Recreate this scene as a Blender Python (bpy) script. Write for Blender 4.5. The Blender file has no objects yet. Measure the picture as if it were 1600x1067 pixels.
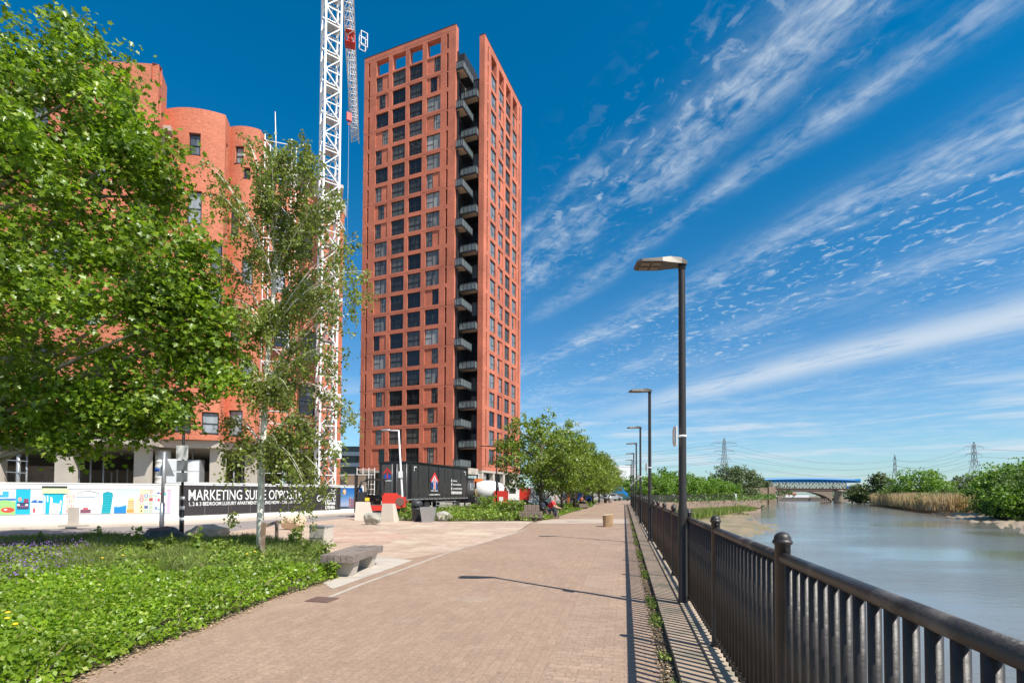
import bpy, math, random
import numpy as np
from mathutils import Vector, Matrix
R = math.radians
random.seed(7); rng = np.random.default_rng(7)
scene = bpy.context.scene
COL = scene.collection
# ------------------------------------------------------------ camera
F = 790.0; CYP = 747.5
cam_d = bpy.data.cameras.new('camera'); cam = bpy.data.objects.new('camera', cam_d); COL.objects.link(cam)
cam_d.sensor_width = 36; cam_d.lens = 36*F/1600; cam_d.shift_y = (CYP-533.5)/1600
cam_d.clip_start = .05; cam_d.clip_end = 9000
EYE = Vector((0, 0, 1.6))
CR = (Matrix.Rotation(R(91.5), 4, 'X') @ Matrix.Rotation(R(.3), 4, 'Z'))
cam.matrix_world = Matrix.Translation(EYE) @ CR
scene.camera = cam
CR3 = CR.to_3x3()
def ray(px, py): return CR3 @ Vector(((px-800)/F, -(py-CYP)/F, -1))
def at(px, py, Y):
    d = ray(px, py); return EYE + d*(Y/d.y)
def gp(px, py, z=0.0):
    d = ray(px, py); return EYE + d*((z-1.6)/d.z)
# ------------------------------------------------------------ materials
def newmat(name):
    m = bpy.data.materials.new(name); m.use_nodes = True
    nt = m.node_tree; return m, nt, nt.nodes['Principled BSDF']
def N(nt, t, **k):
    n = nt.nodes.new(t)
    for a, b in k.items():
        if hasattr(n, a): setattr(n, a, b)
        else: n.inputs[a].default_value = b
    return n
def c4(c): return (c[0], c[1], c[2], 1)
def mat(name, col, rough=.6, var=.25, scale=3.0, metal=0, bump=0, spec=.5, dirt=None, coords='Object'):
    m, nt, b = newmat(name)
    b.inputs['Roughness'].default_value = rough; b.inputs['Metallic'].default_value = metal
    b.inputs['Specular IOR Level'].default_value = spec
    tc = N(nt, 'ShaderNodeTexCoord')
    no = N(nt, 'ShaderNodeTexNoise', Scale=scale, Detail=7.0, Roughness=.65)
    nt.links.new(tc.outputs[coords], no.inputs['Vector'])
    mx = N(nt, 'ShaderNodeMix', data_type='RGBA')
    nt.links.new(no.outputs['Fac'], mx.inputs[0])
    mx.inputs[6].default_value = c4([x*(1-var) for x in col]); mx.inputs[7].default_value = c4([min(1, x*(1+var)) for x in col])
    out = mx.outputs[2]
    if dirt:
        n2 = N(nt, 'ShaderNodeTexNoise', Scale=scale*.37, Detail=5.0); nt.links.new(tc.outputs[coords], n2.inputs['Vector'])
        rp = N(nt, 'ShaderNodeValToRGB'); rp.color_ramp.elements[0].position = .5; rp.color_ramp.elements[1].position = .72
        nt.links.new(n2.outputs['Fac'], rp.inputs[0])
        m2 = N(nt, 'ShaderNodeMix', data_type='RGBA'); nt.links.new(rp.outputs[0], m2.inputs[0]); nt.links.new(out, m2.inputs[6]); m2.inputs[7].default_value = c4(dirt)
        out = m2.outputs[2]
    nt.links.new(out, b.inputs['Base Color'])
    if bump:
        n3 = N(nt, 'ShaderNodeTexNoise', Scale=scale*4, Detail=6.0); nt.links.new(tc.outputs[coords], n3.inputs['Vector'])
        bp = N(nt, 'ShaderNodeBump', Strength=bump, Distance=.03); nt.links.new(n3.outputs['Fac'], bp.inputs['Height']); nt.links.new(bp.outputs[0], b.inputs['Normal'])
    return m
def brickmat(name, c1, c2, mortar, bw, bh, mort=.01, uv=True, rot=0, rough=.8, big=.15, offset=.5, bump=.3, fleck=None, contrast=.5, patch=None):
    m, nt, b = newmat(name); b.inputs['Roughness'].default_value = rough
    tc = N(nt, 'ShaderNodeTexCoord')
    mp = N(nt, 'ShaderNodeMapping'); mp.inputs['Rotation'].default_value = (0, 0, rot)
    nt.links.new(tc.outputs['UV' if uv else 'Object'], mp.inputs[0])
    br = N(nt, 'ShaderNodeTexBrick', offset=offset); br.inputs['Scale'].default_value = 1
    br.inputs['Brick Width'].default_value = bw; br.inputs['Row Height'].default_value = bh
    br.inputs['Mortar Size'].default_value = mort; br.inputs['Mortar Smooth'].default_value = .2
    br.inputs['Color1'].default_value = c4(c1); br.inputs['Color2'].default_value = c4(c2); br.inputs['Mortar'].default_value = c4(mortar)
    br.inputs['Bias'].default_value = 0
    nt.links.new(mp.outputs[0], br.inputs['Vector'])
    no = N(nt, 'ShaderNodeTexNoise', Scale=big, Detail=8.0, Roughness=.6); nt.links.new(tc.outputs['Object'], no.inputs['Vector'])
    mr = N(nt, 'ShaderNodeMapRange'); mr.inputs['From Min'].default_value = .3; mr.inputs['From Max'].default_value = .7
    mr.inputs['To Min'].default_value = 1-contrast*.4; mr.inputs['To Max'].default_value = 1+contrast*.4
    nt.links.new(no.outputs['Fac'], mr.inputs[0])
    n2 = N(nt, 'ShaderNodeTexNoise', Scale=40.0 if not uv else 12.0, Detail=4.0); nt.links.new(tc.outputs['Object'], n2.inputs['Vector'])
    m2 = N(nt, 'ShaderNodeMapRange'); m2.inputs['From Min'].default_value = .3; m2.inputs['From Max'].default_value = .7; m2.inputs['To Min'].default_value = .80; m2.inputs['To Max'].default_value = 1.20; nt.links.new(n2.outputs['Fac'], m2.inputs[0])
    mu = N(nt, 'ShaderNodeMath', operation='MULTIPLY'); nt.links.new(mr.outputs[0], mu.inputs[0]); nt.links.new(m2.outputs[0], mu.inputs[1])
    vm = N(nt, 'ShaderNodeVectorMath', operation='SCALE'); nt.links.new(br.outputs['Color'], vm.inputs[0]); nt.links.new(mu.outputs[0], vm.inputs['Scale'])
    out = vm.outputs[0]
    if patch:
        pn = N(nt, 'ShaderNodeTexNoise', Scale=patch[1], Detail=6.0, Roughness=.7); nt.links.new(tc.outputs['Object'], pn.inputs['Vector'])
        rp = N(nt, 'ShaderNodeValToRGB'); rp.color_ramp.elements[0].position = patch[2]; rp.color_ramp.elements[1].position = patch[2]+.12
        rp.color_ramp.elements[1].color = (patch[3],)*3+(1,)
        nt.links.new(pn.outputs['Fac'], rp.inputs[0])
        mx = N(nt, 'ShaderNodeMix', data_type='RGBA'); nt.links.new(rp.outputs[0], mx.inputs[0]); nt.links.new(out, mx.inputs[6]); mx.inputs[7].default_value = c4(patch[0]); out = mx.outputs[2]
    if fleck:   # pale efflorescence flecks
        vo = N(nt, 'ShaderNodeTexNoise', Scale=fleck[1], Detail=3.0, Roughness=.8); nt.links.new(tc.outputs['Object'], vo.inputs['Vector'])
        rp = N(nt, 'ShaderNodeValToRGB'); rp.color_ramp.elements[0].position = fleck[2]; rp.color_ramp.elements[1].position = fleck[2]+.05
        nt.links.new(vo.outputs['Fac'], rp.inputs[0])
        mx = N(nt, 'ShaderNodeMix', data_type='RGBA'); nt.links.new(rp.outputs[0], mx.inputs[0]); nt.links.new(out, mx.inputs[6]); mx.inputs[7].default_value = c4(fleck[0]); out = mx.outputs[2]
    nt.links.new(out, b.inputs['Base Color'])
    bp = N(nt, 'ShaderNodeBump', Strength=bump, Distance=.01, invert=True); nt.links.new(br.outputs['Fac'], bp.inputs['Height']); nt.links.new(bp.outputs[0], b.inputs['Normal'])
    return m
def leafmat(name, c1, c2, trans=.35, rough=.45, c3=None):
    m, nt, b = newmat(name)
    g = N(nt, 'ShaderNodeNewGeometry')
    rp = N(nt, 'ShaderNodeValToRGB'); rp.color_ramp.elements[0].color = c4(c1); rp.color_ramp.elements[1].color = c4(c2)
    if c3:
        e = rp.color_ramp.elements.new(.9); e.color = c4(c2); rp.color_ramp.elements[2].color = c4(c3)
    nt.links.new(g.outputs['Random Per Island'], rp.inputs[0])
    tc = N(nt, 'ShaderNodeTexCoord'); no = N(nt, 'ShaderNodeTexNoise', Scale=.9, Detail=2.0); nt.links.new(tc.outputs['Object'], no.inputs['Vector'])
    mr = N(nt, 'ShaderNodeMapRange'); mr.inputs['From Min'].default_value = .35; mr.inputs['From Max'].default_value = .65; mr.inputs['To Min'].default_value = .75; mr.inputs['To Max'].default_value = 1.25
    nt.links.new(no.outputs['Fac'], mr.inputs[0])
    vm = N(nt, 'ShaderNodeVectorMath', operation='SCALE'); nt.links.new(rp.outputs[0], vm.inputs[0]); nt.links.new(mr.outputs[0], vm.inputs['Scale'])
    nt.links.new(vm.outputs[0], b.inputs['Base Color']); b.inputs['Roughness'].default_value = rough
    tr = N(nt, 'ShaderNodeBsdfTranslucent')
    tm = N(nt, 'ShaderNodeMix', data_type='RGBA', blend_type='MULTIPLY'); tm.inputs[0].default_value = 1; nt.links.new(vm.outputs[0], tm.inputs[6]); tm.inputs[7].default_value = (1.5, 1.6, .6, 1)
    nt.links.new(tm.outputs[2], tr.inputs[0])
    ms = N(nt, 'ShaderNodeMixShader'); ms.inputs[0].default_value = trans
    nt.links.new(b.outputs[0], ms.inputs[1]); nt.links.new(tr.outputs[0], ms.inputs[2])
    nt.links.new(ms.outputs[0], nt.nodes['Material Output'].inputs[0])
    return m
def glassmat(name, dark, light, rough=.04, wob=.02):
    m, nt, b = newmat(name)
    oi = N(nt, 'ShaderNodeObjectInfo'); rp = N(nt, 'ShaderNodeValToRGB'); rp.color_ramp.elements[0].color = c4(dark); rp.color_ramp.elements[1].color = c4(light)
    rp.color_ramp.elements[0].position = .45
    tc = N(nt, 'ShaderNodeTexCoord'); wv = N(nt, 'ShaderNodeTexNoise', Scale=1.4, Detail=4.0)
    mp = N(nt, 'ShaderNodeMapping'); mp.inputs['Scale'].default_value = (2.2, 2.2, .35); nt.links.new(tc.outputs['Object'], mp.inputs[0])
    ad = N(nt, 'ShaderNodeVectorMath', operation='ADD'); nt.links.new(mp.outputs[0], ad.inputs[0]); nt.links.new(oi.outputs['Location'], ad.inputs[1])
    nt.links.new(ad.outputs[0], wv.inputs['Vector'])
    am = N(nt, 'ShaderNodeMath', operation='MULTIPLY_ADD'); nt.links.new(wv.outputs['Fac'], am.inputs[0]); am.inputs[1].default_value = 1.1; nt.links.new(oi.outputs['Random'], am.inputs[2])
    a2 = N(nt, 'ShaderNodeMath', operation='MULTIPLY'); nt.links.new(am.outputs[0], a2.inputs[0]); a2.inputs[1].default_value = .6
    nt.links.new(a2.outputs[0], rp.inputs[0]); nt.links.new(rp.outputs[0], b.inputs['Base Color'])
    b.inputs['Roughness'].default_value = rough; b.inputs['IOR'].default_value = 1.6
    n3 = N(nt, 'ShaderNodeTexNoise', Scale=.8); nt.links.new(ad.outputs[0], n3.inputs['Vector'])
    bp = N(nt, 'ShaderNodeBump', Strength=wob, Distance=1.0); nt.links.new(n3.outputs['Fac'], bp.inputs['Height']); nt.links.new(bp.outputs[0], b.inputs['Normal'])
    return m
M = {}
PA = math.atan2(.2163, .9763)
M['brick'] = brickmat('brick_red', (.54, .145, .07), (.66, .20, .105), (.52, .23, .15), .225, .075, .008, fleck=((.62, .36, .28), 1.7, .695), contrast=.35, big=.25)
M['brick_tower'] = brickmat('brick_tower', (.50, .128, .065), (.62, .175, .095), (.48, .19, .13), .225, .075, .008, fleck=((.6, .33, .25), 1.2, .70), contrast=.7, big=.22)
M['pave'] = brickmat('block_paving', (.315, .214, .150), (.365, .25, .176), (.25, .176, .125), .2, .1, .0035, uv=False, rot=PA+R(90), big=.5, contrast=.22, patch=((.44, .36, .29), .9, .58, .5), bump=.25, fleck=((.20, .15, .12), 7, .665))
M['pave_edge'] = brickmat('edge_setts', (.32, .222, .158), (.38, .265, .19), (.22, .158, .115), .2, .1, .004, uv=False, rot=PA, big=.6, contrast=.35)
M['plaza'] = brickmat('plaza_paving', (.42, .30, .22), (.53, .395, .295), (.34, .28, .22), .3, .3, .012, uv=False, rot=.5, big=.22, contrast=.35, patch=((.58, .48, .36), .35, .5, .8))
M['redpave'] = brickmat('red_paving', (.47, .29, .22), (.56, .36, .27), (.36, .28, .22), .2, .1, .01, uv=False, rot=.3, patch=((.55, .46, .36), .9, .5, .9))
M['concrete'] = mat('concrete_pale', (.50, .44, .37), .85, .18, 2.5, bump=.15, dirt=(.33, .29, .25))
M['coping'] = mat('coping_concrete', (.47, .37, .27), .85, .22, 5, bump=.25, dirt=(.25, .23, .17))
M['kerbslab'] = mat('kerb_slab', (.36, .275, .20), .88, .25, 6, bump=.3, dirt=(.20, .18, .13))
M['asphalt'] = mat('asphalt_worn', (.26, .23, .215), .9, .15, 4, bump=.2, dirt=(.33, .28, .24))
M['footway'] = mat('footway_slabs', (.58, .50, .42), .88, .12, 2, dirt=(.5, .42, .33))
M['soil'] = mat('soil', (.10, .075, .045), .95, .4, 6, bump=.5)
M['ground'] = mat('far_ground', (.30, .27, .22), .95, .3, .08, dirt=(.10, .16, .05))
M['black'] = mat('black_metal', (.026, .022, .019), .48, .3, 8, spec=.5, bump=.06)
M['rail'] = mat('rail_paint', (.033, .028, .025), .46, .35, 9, bump=.12, dirt=(.062, .054, .046))
M['railtop'] = mat('rail_paint_worn', (.042, .037, .034), .46, .4, 14, bump=.2, dirt=(.16, .14, .12))
M['white'] = mat('white_paint', (.80, .80, .78), .5, .05, 2)
M['cranewhite'] = mat('crane_white', (.85, .84, .82), .45, .06, 2)
M['hoard'] = mat('hoarding_white', (.82, .82, .80), .5, .04, .8)
M['darkpanel'] = mat('dark_panel', (.038, .032, .034), .45, .15, .8)
M['frame'] = mat('window_frame', (.03, .032, .036), .4, .1, 3)
M['glass'] = glassmat('window_glass', (.012, .015, .02), (.42, .41, .38))
M['glass_dark'] = glassmat('window_glass_dark', (.006, .008, .01), (.13, .125, .11))
M['glass_blue'] = glassmat('window_glass_blue', (.02, .03, .045), (.36, .40, .42), wob=.05)
M['soffit'] = mat('balcony_soffit', (.50, .36, .25), .7, .1, 2)
M['balcmetal'] = mat('balcony_metal', (.035, .036, .038), .45, .15, 2)
M['conc_col'] = mat('column_concrete', (.52, .46, .39), .85, .12, 1.2, bump=.1, dirt=(.42, .37, .31))
M['conc_dark'] = mat('wall_concrete_brown', (.23, .18, .135), .9, .2, .8, dirt=(.30, .25, .19))
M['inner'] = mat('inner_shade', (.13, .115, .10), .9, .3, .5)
M['steel'] = mat('galvanised_steel', (.42, .43, .44), .45, .15, 5, metal=.6)
M['wood'] = mat('weathered_wood', (.22, .165, .13), .85, .35, 5, bump=.5, dirt=(.12, .10, .09))
M['woodgrey'] = mat('grey_bench_timber', (.25, .20, .17), .85, .35, 7, bump=.6, dirt=(.13, .11, .10))
M['stake'] = mat('stake_wood', (.24, .15, .10), .85, .4, 9, bump=.4, dirt=(.40, .35, .29))
M['stumpbark'] = mat('stump_bark', (.42, .28, .15), .9, .35, 9, bump=.6, dirt=(.22, .15, .09))
M['stumptop'] = mat('stump_cut', (.66, .52, .34), .8, .15, 9)
M['bark'] = mat('bark_brown', (.13, .10, .075), .9, .4, 6, bump=.6)
M['barkpale'] = mat('bark_pale', (.34, .31, .25), .85, .4, 4, bump=.4, dirt=(.15, .13, .10))
M['birch'] = mat('birch_bark', (.88, .80, .68), .75, .10, 5, bump=.3, dirt=(.40, .35, .29))
M['rock_grey'] = mat('rock_grey', (.38, .36, .30), .9, .35, 3, bump=.9, dirt=(.16, .155, .14))
M['rock_dark'] = mat('rock_dark', (.07, .08, .085), .7, .5, 3, bump=.9, dirt=(.14, .15, .14))
M['rock_sand'] = mat('rock_sandstone', (.66, .49, .35), .9, .2, 3, bump=.8, dirt=(.38, .27, .19))
M['bin'] = mat('bin_plastic', (.045, .045, .05), .45, .15, 3)
M['trucktarp'] = mat('truck_curtain', (.040, .038, .038), .5, .35, 1.2, bump=.05)
M['truckblack'] = mat('truck_paint', (.015, .015, .017), .25, .1, 2)
M['tyre'] = mat('tyre_rubber', (.02, .02, .02), .85, .2, 6)
M['rim'] = mat('rim_metal', (.42, .40, .37), .45, .2, 5, metal=.4)
M['machred'] = mat('machine_red', (.62, .045, .03), .35, .15, 3, dirt=(.35, .07, .05))
M['orange'] = mat('orange_paint', (.85, .22, .05), .4, .1, 3)
M['yellow'] = mat('yellow_paint', (.80, .58, .04), .4, .1, 3)
M['blue'] = mat('blue_paint', (.02, .10, .45), .4, .1, 3)
M['skyblue'] = mat('pipe_blue', (.005, .16, .40), .4, .12, .3)
M['rust'] = mat('bridge_rust', (.16, .10, .08), .85, .3, .5)
M['stone'] = mat('stone_pier', (.34, .29, .23), .9, .25, .5, dirt=(.12, .11, .07))
M['farbrick'] = mat('quay_brick', (.30, .21, .155), .9, .3, .4, dirt=(.19, .17, .10))
M['algae'] = mat('algae_wall', (.12, .13, .06), .9, .4, .4)
M['skin'] = mat('skin', (.55, .33, .24), .6, .05, 5)
M['hair'] = mat('hair', (.05, .035, .025), .8, .2, 9)
M['shirt'] = mat('red_shirt', (.65, .03, .035), .8, .15, 5)
M['hivis'] = mat('orange_hivis', (.85, .25, .06), .7, .1, 5)
M['jeans'] = mat('dark_jeans', (.04, .045, .06), .85, .2, 9)
M['navy'] = mat('navy_cloth', (.02, .025, .04), .85, .2, 9)
M['pylon'] = mat('pylon_steel', (.20, .21, .22), .6, .1, .2)
M['leaf_plane'] = leafmat('leaf_plane', (.09, .165, .012), (.24, .345, .03), .40, .36, (.40, .46, .10))
M['leaf_birch'] = leafmat('leaf_birch', (.12, .17, .03), (.27, .32, .07), .42, .42, (.30, .33, .11))
M['leaf_street'] = leafmat('leaf_street', (.10, .165, .018), (.24, .31, .045), .35, .42, (.38, .40, .13))
M['leaf_cover'] = leafmat('leaf_cover', (.09, .18, .010), (.25, .37, .02), .38, .38, (.40, .46, .10))
M['leaf_verge'] = leafmat('leaf_verge', (.10, .19, .015), (.24, .33, .04), .3, .5, (.42, .44, .12))
M['leaf_far'] = leafmat('leaf_far', (.075, .14, .03), (.17, .25, .055), .25, .55)
M['leaf_olive'] = leafmat('leaf_olive', (.075, .11, .05), (.15, .19, .08), .25, .55)
M['leaf_bright'] = leafmat('leaf_bright', (.09, .19, .02), (.20, .32, .04), .3, .5)
M['grass'] = leafmat('grass_blades', (.09, .15, .02), (.26, .32, .08), .3, .6, (.45, .40, .2))
M['reed'] = leafmat('reed_stems', (.42, .30, .17), (.66, .50, .32), .2, .7)
M['reedlow'] = leafmat('reed_leaves', (.14, .15, .06), (.30, .29, .12), .2, .7)
M['weed'] = leafmat('weed_leaves', (.12, .20, .03), (.28, .36, .08), .3, .6, (.45, .36, .22))
M['twig'] = mat('twig_brown', (.16, .10, .07), .8, .3, 9)
M['dry'] = leafmat('dry_leaves', (.30, .20, .12), (.55, .42, .28), .2, .8)
M['flower'] = leafmat('purple_petals', (.20, .09, .35), (.38, .22, .60), .3, .6)
M['dandelion'] = mat('yellow_petals', (.90, .62, .02), .6, .1, 20)
M['far_white'] = mat('far_white', (.75, .76, .78), .6, .05, .3)
_cc = {}
def flat(c, rough=.55):
    k = (round(c[0], 3), round(c[1], 3), round(c[2], 3))
    if k not in _cc: _cc[k] = mat('paint_%d' % len(_cc), c, rough, .06, 2)
    return _cc[k]
# ------------------------------------------------------------ object helpers
def tag(o, label, cat=None, group=None, kind=None):
    if label: o['label'] = label
    if cat: o['category'] = cat
    if group: o['group'] = group
    if kind: o['kind'] = kind
    return o
def thing(name, label, cat, loc=(0, 0, 0), rotz=0, group=None):
    o = bpy.data.objects.new(name, None); COL.objects.link(o); o.location = loc; o.rotation_euler = (0, 0, rotz); o.empty_display_size = .2
    return tag(o, label, cat, group)
def copy_tree(o, parent=None):
    c = o.copy(); COL.objects.link(c)
    if parent is not None: c.parent = parent
    for ch in list(o.children): copy_tree(ch, c)
    return c
class MB:
    def __init__(s): s.v = []; s.f = []; s.m = []; s.sm = []; s.uv = []; s.mi = 0; s.hasuv = False
    def face(s, pts, smooth=False, uv=None):
        i = len(s.v); s.v.extend([tuple(p) for p in pts]); s.f.append(list(range(i, i+len(pts)))); s.m.append(s.mi); s.sm.append(smooth)
        if uv: s.hasuv = True
        s.uv.append(uv)
    def grid(s, vs, fs, smooth=False):
        i = len(s.v); s.v.extend([tuple(p) for p in vs])
        for f in fs: s.f.append([i+k for k in f]); s.m.append(s.mi); s.sm.append(smooth); s.uv.append(None)
    def box(s, c, d, rz=0, mtx=None):
        x, y, z = d[0]/2, d[1]/2, d[2]/2
        vs = [Vector((a*x, b*y, e*z)) for e in (-1, 1) for b in (-1, 1) for a in (-1, 1)]
        m = Matrix.Rotation(rz, 3, 'Z') if mtx is None else mtx
        c = Vector(c); vs = [m @ v + c for v in vs]
        s.grid(vs, [(0, 2, 3, 1), (4, 5, 7, 6), (0, 1, 5, 4), (2, 6, 7, 3), (0, 4, 6, 2), (1, 3, 7, 5)])
    def b2(s, a, b):
        s.box([(a[i]+b[i])/2 for i in range(3)], [abs(b[i]-a[i]) for i in range(3)])
    def beam(s, p0, p1, w, h=None):
        p0, p1 = Vector(p0), Vector(p1); d = p1-p0; L = d.length
        if L < 1e-6: return
        q = d.to_track_quat('Y', 'Z').to_matrix(); s.box((p0+p1)/2, (w, L, h or w), mtx=q)
    def tube(s, pts, rad, n=8, caps=True):
        pts = [Vector(p) for p in pts]
        if not hasattr(rad, '__len__'): rad = [rad]*len(pts)
        i0 = len(s.v); up = None; vs = []
        for k, p in enumerate(pts):
            t = (pts[min(k+1, len(pts)-1)]-pts[max(k-1, 0)]).normalized()
            if up is None: up = Vector((0, 0, 1)) if abs(t.z) < .9 else Vector((1, 0, 0))
            a = (up - t*up.dot(t)).normalized(); b = t.cross(a); up = a
            for j in range(n):
                an = 2*math.pi*j/n; vs.append(p + (a*math.cos(an)+b*math.sin(an))*rad[k])
        fs = [(k*n+j, k*n+(j+1) % n, (k+1)*n+(j+1) % n, (k+1)*n+j) for k in range(len(pts)-1) for j in range(n)]
        s.grid(vs, fs, True)
        if caps:
            s.f.append([i0+j for j in reversed(range(n))]); s.f.append([i0+(len(pts)-1)*n+j for j in range(n)])
            for _ in range(2): s.m.append(s.mi); s.sm.append(False); s.uv.append(None)
    def lathe(s, prof, c=(0, 0, 0), n=16, axis=None, smooth=True):
        c = Vector(c); i0 = len(s.v); vs = []
        for r, z in prof:
            for j in range(n):
                an = 2*math.pi*j/n; p = Vector((r*math.cos(an), r*math.sin(an), z))
                if axis == 'x': p = Vector((p.z, p.x, p.y))
                if axis == 'y': p = Vector((p.y, p.z, p.x))
                vs.append(p+c)
        fs = [(k*n+j, k*n+(j+1) % n, (k+1)*n+(j+1) % n, (k+1)*n+j) for k in range(len(prof)-1) for j in range(n)]
        s.grid(vs, fs, smooth)
        s.f.append([i0+j for j in reversed(range(n))]); s.f.append([i0+(len(prof)-1)*n+j for j in range(n)])
        for _ in range(2): s.m.append(s.mi); s.sm.append(False); s.uv.append(None)
    def prism(s, poly, z0, z1):
        n = len(poly)
        vs = [(p[0], p[1], z0) for p in poly]+[(p[0], p[1], z1) for p in poly]
        s.grid(vs, [tuple(reversed(range(n))), tuple(range(n, 2*n))]+[(i, (i+1) % n, n+(i+1) % n, n+i) for i in range(n)])
    def build(s, name, mats, parent=None, loc=None):
        me = bpy.data.meshes.new(name); me.from_pydata(s.v, [], s.f); me.update()
        if not isinstance(mats, (list, tuple)): mats = [mats]
        for m in mats: me.materials.append(m)
        me.polygons.foreach_set('material_index', s.m); me.polygons.foreach_set('use_smooth', s.sm)
        if s.hasuv:
            ul = me.uv_layers.new(name='UVMap'); data = []
            for f, u in zip(s.f, s.uv): data.extend([c for p in (u or [(0, 0)]*len(f)) for c in p])
            ul.data.foreach_set('uv', data)
        o = bpy.data.objects.new(name, me); COL.objects.link(o)
        if parent is not None: o.parent = parent
        if loc is not None: o.location = loc
        return o
def arr_mesh(name, V, K, mat_, parent=None, faces=None):
    """V: (n*k,3) vertices, faces: (m,j) indices"""
    me = bpy.data.meshes.new(name); V = np.asarray(V, dtype=np.float32)
    me.vertices.add(len(V)); me.vertices.foreach_set('co', V.ravel())
    m, j = faces.shape
    me.loops.add(m*j); me.loops.foreach_set('vertex_index', faces.ravel().astype(np.int32))
    me.polygons.add(m); me.polygons.foreach_set('loop_start', (np.arange(m)*j).astype(np.int32)); me.polygons.foreach_set('loop_total', np.full(m, j, dtype=np.int32))
    me.update(calc_edges=True); me.validate()
    me.materials.append(mat_)
    o = bpy.data.objects.new(name, me); COL.objects.link(o)
    if parent is not None: o.parent = parent
    return o
SH = {
 'maple': (np.array([(0, 0, 0), (0, 1, 0), (-.38, .02, .1), (-.27, .3, .08), (-.58, .55, .14), (-.2, .66, .06), (.38, .02, .1), (.27, .3, .08), (.58, .55, .14), (.2, .66, .06)]), [(0, 1, 5, 4, 3, 2), (0, 6, 7, 8, 9, 1)]),
 'oval': (np.array([(0, 0, 0), (.3, .45, .1), (0, 1, 0), (-.3, .45, .1)]), [(0, 1, 2, 3)]),
 'wide': (np.array([(0, 0, 0), (.42, .35, .12), (0, 1, -.1), (-.42, .35, .12)]), [(0, 1, 2, 3)]),
 'blade': (np.array([(-.04, 0, 0), (.04, 0, 0), (.03, .6, .05), (0, 1, .2)]), [(0, 1, 2, 3)]),
}
def leaves(name, P, size, shape, mat_, parent=None, bias=(0, 0, .6), spread=1.0, outward=None, tbias=None):
    P = np.asarray(P, float); n = len(P); size = np.broadcast_to(size, (n,))
    nr = rng.normal(size=(n, 3))*spread + np.array(bias)
    if outward is not None: nr += outward
    nr /= np.linalg.norm(nr, axis=1)[:, None]+1e-9
    t = rng.normal(size=(n, 3))
    if tbias is not None: t += np.array(tbias)
    t -= nr*(t*nr).sum(1)[:, None]; t /= np.linalg.norm(t, axis=1)[:, None]+1e-9
    b = np.cross(t, nr)
    sv, sf = SH[shape]; k = len(sv)
    V = P[:, None, :] + size[:, None, None]*(sv[None, :, 0:1]*b[:, None, :] + sv[None, :, 1:2]*t[:, None, :] + sv[None, :, 2:3]*nr[:, None, :])
    fs = np.array(sf); faces = (np.arange(n)[:, None, None]*k + fs[None]).reshape(-1, fs.shape[1])
    return arr_mesh(name, V.reshape(-1, 3), k, mat_, parent, faces)
def inpoly(P, poly):
    x, y = P[:, 0], P[:, 1]; r = np.zeros(len(P), bool); n = len(poly)
    for i in range(n):
        x0, y0 = poly[i][:2]; x1, y1 = poly[(i+1) % n][:2]
        c = ((y0 > y) != (y1 > y)) & (x < (x1-x0)*(y-y0)/(y1-y0+1e-12)+x0); r ^= c
    return r
def scatter(poly, n):
    a = np.array([p[:2] for p in poly]); lo, hi = a.min(0), a.max(0); out = np.zeros((0, 2))
    while len(out) < n:
        q = rng.uniform(lo, hi, (n*2, 2)); out = np.vstack([out, q[inpoly(q, poly)]])
    return out[:n]
def sheet(name, pts, z, m, kind='structure'):
    mb = MB(); mb.face([(p[0], p[1], z) for p in pts]); o = mb.build(name, m)
    # outward (upward) normal
    if o.data.polygons[0].normal.z < 0: o.data.flip_normals()
    o['kind'] = kind; return o
def text(s, size, width, mat_, name, parent, loc, rot, bold=.0, depth=.004, align='LEFT'):
    cu = bpy.data.curves.new(name, 'FONT'); cu.body = s; cu.size = size; cu.extrude = depth; cu.offset = bold; cu.resolution_u = 3; cu.align_x = align
    o = bpy.data.objects.new('tmp', cu); COL.objects.link(o)
    dg = bpy.context.evaluated_depsgraph_get(); dg.update(); me = bpy.data.meshes.new_from_object(o.evaluated_get(dg)); bpy.data.objects.remove(o)
    me.name = name; me.materials.clear(); me.materials.append(mat_)
    xs = [v.co.x for v in me.vertices]; w = max(xs)-min(xs)
    if width:
        for v in me.vertices: v.co.x *= width/w
    o = bpy.data.objects.new(name, me); COL.objects.link(o); o.parent = parent; o.location = loc; o.rotation_euler = rot
    return o
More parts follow.
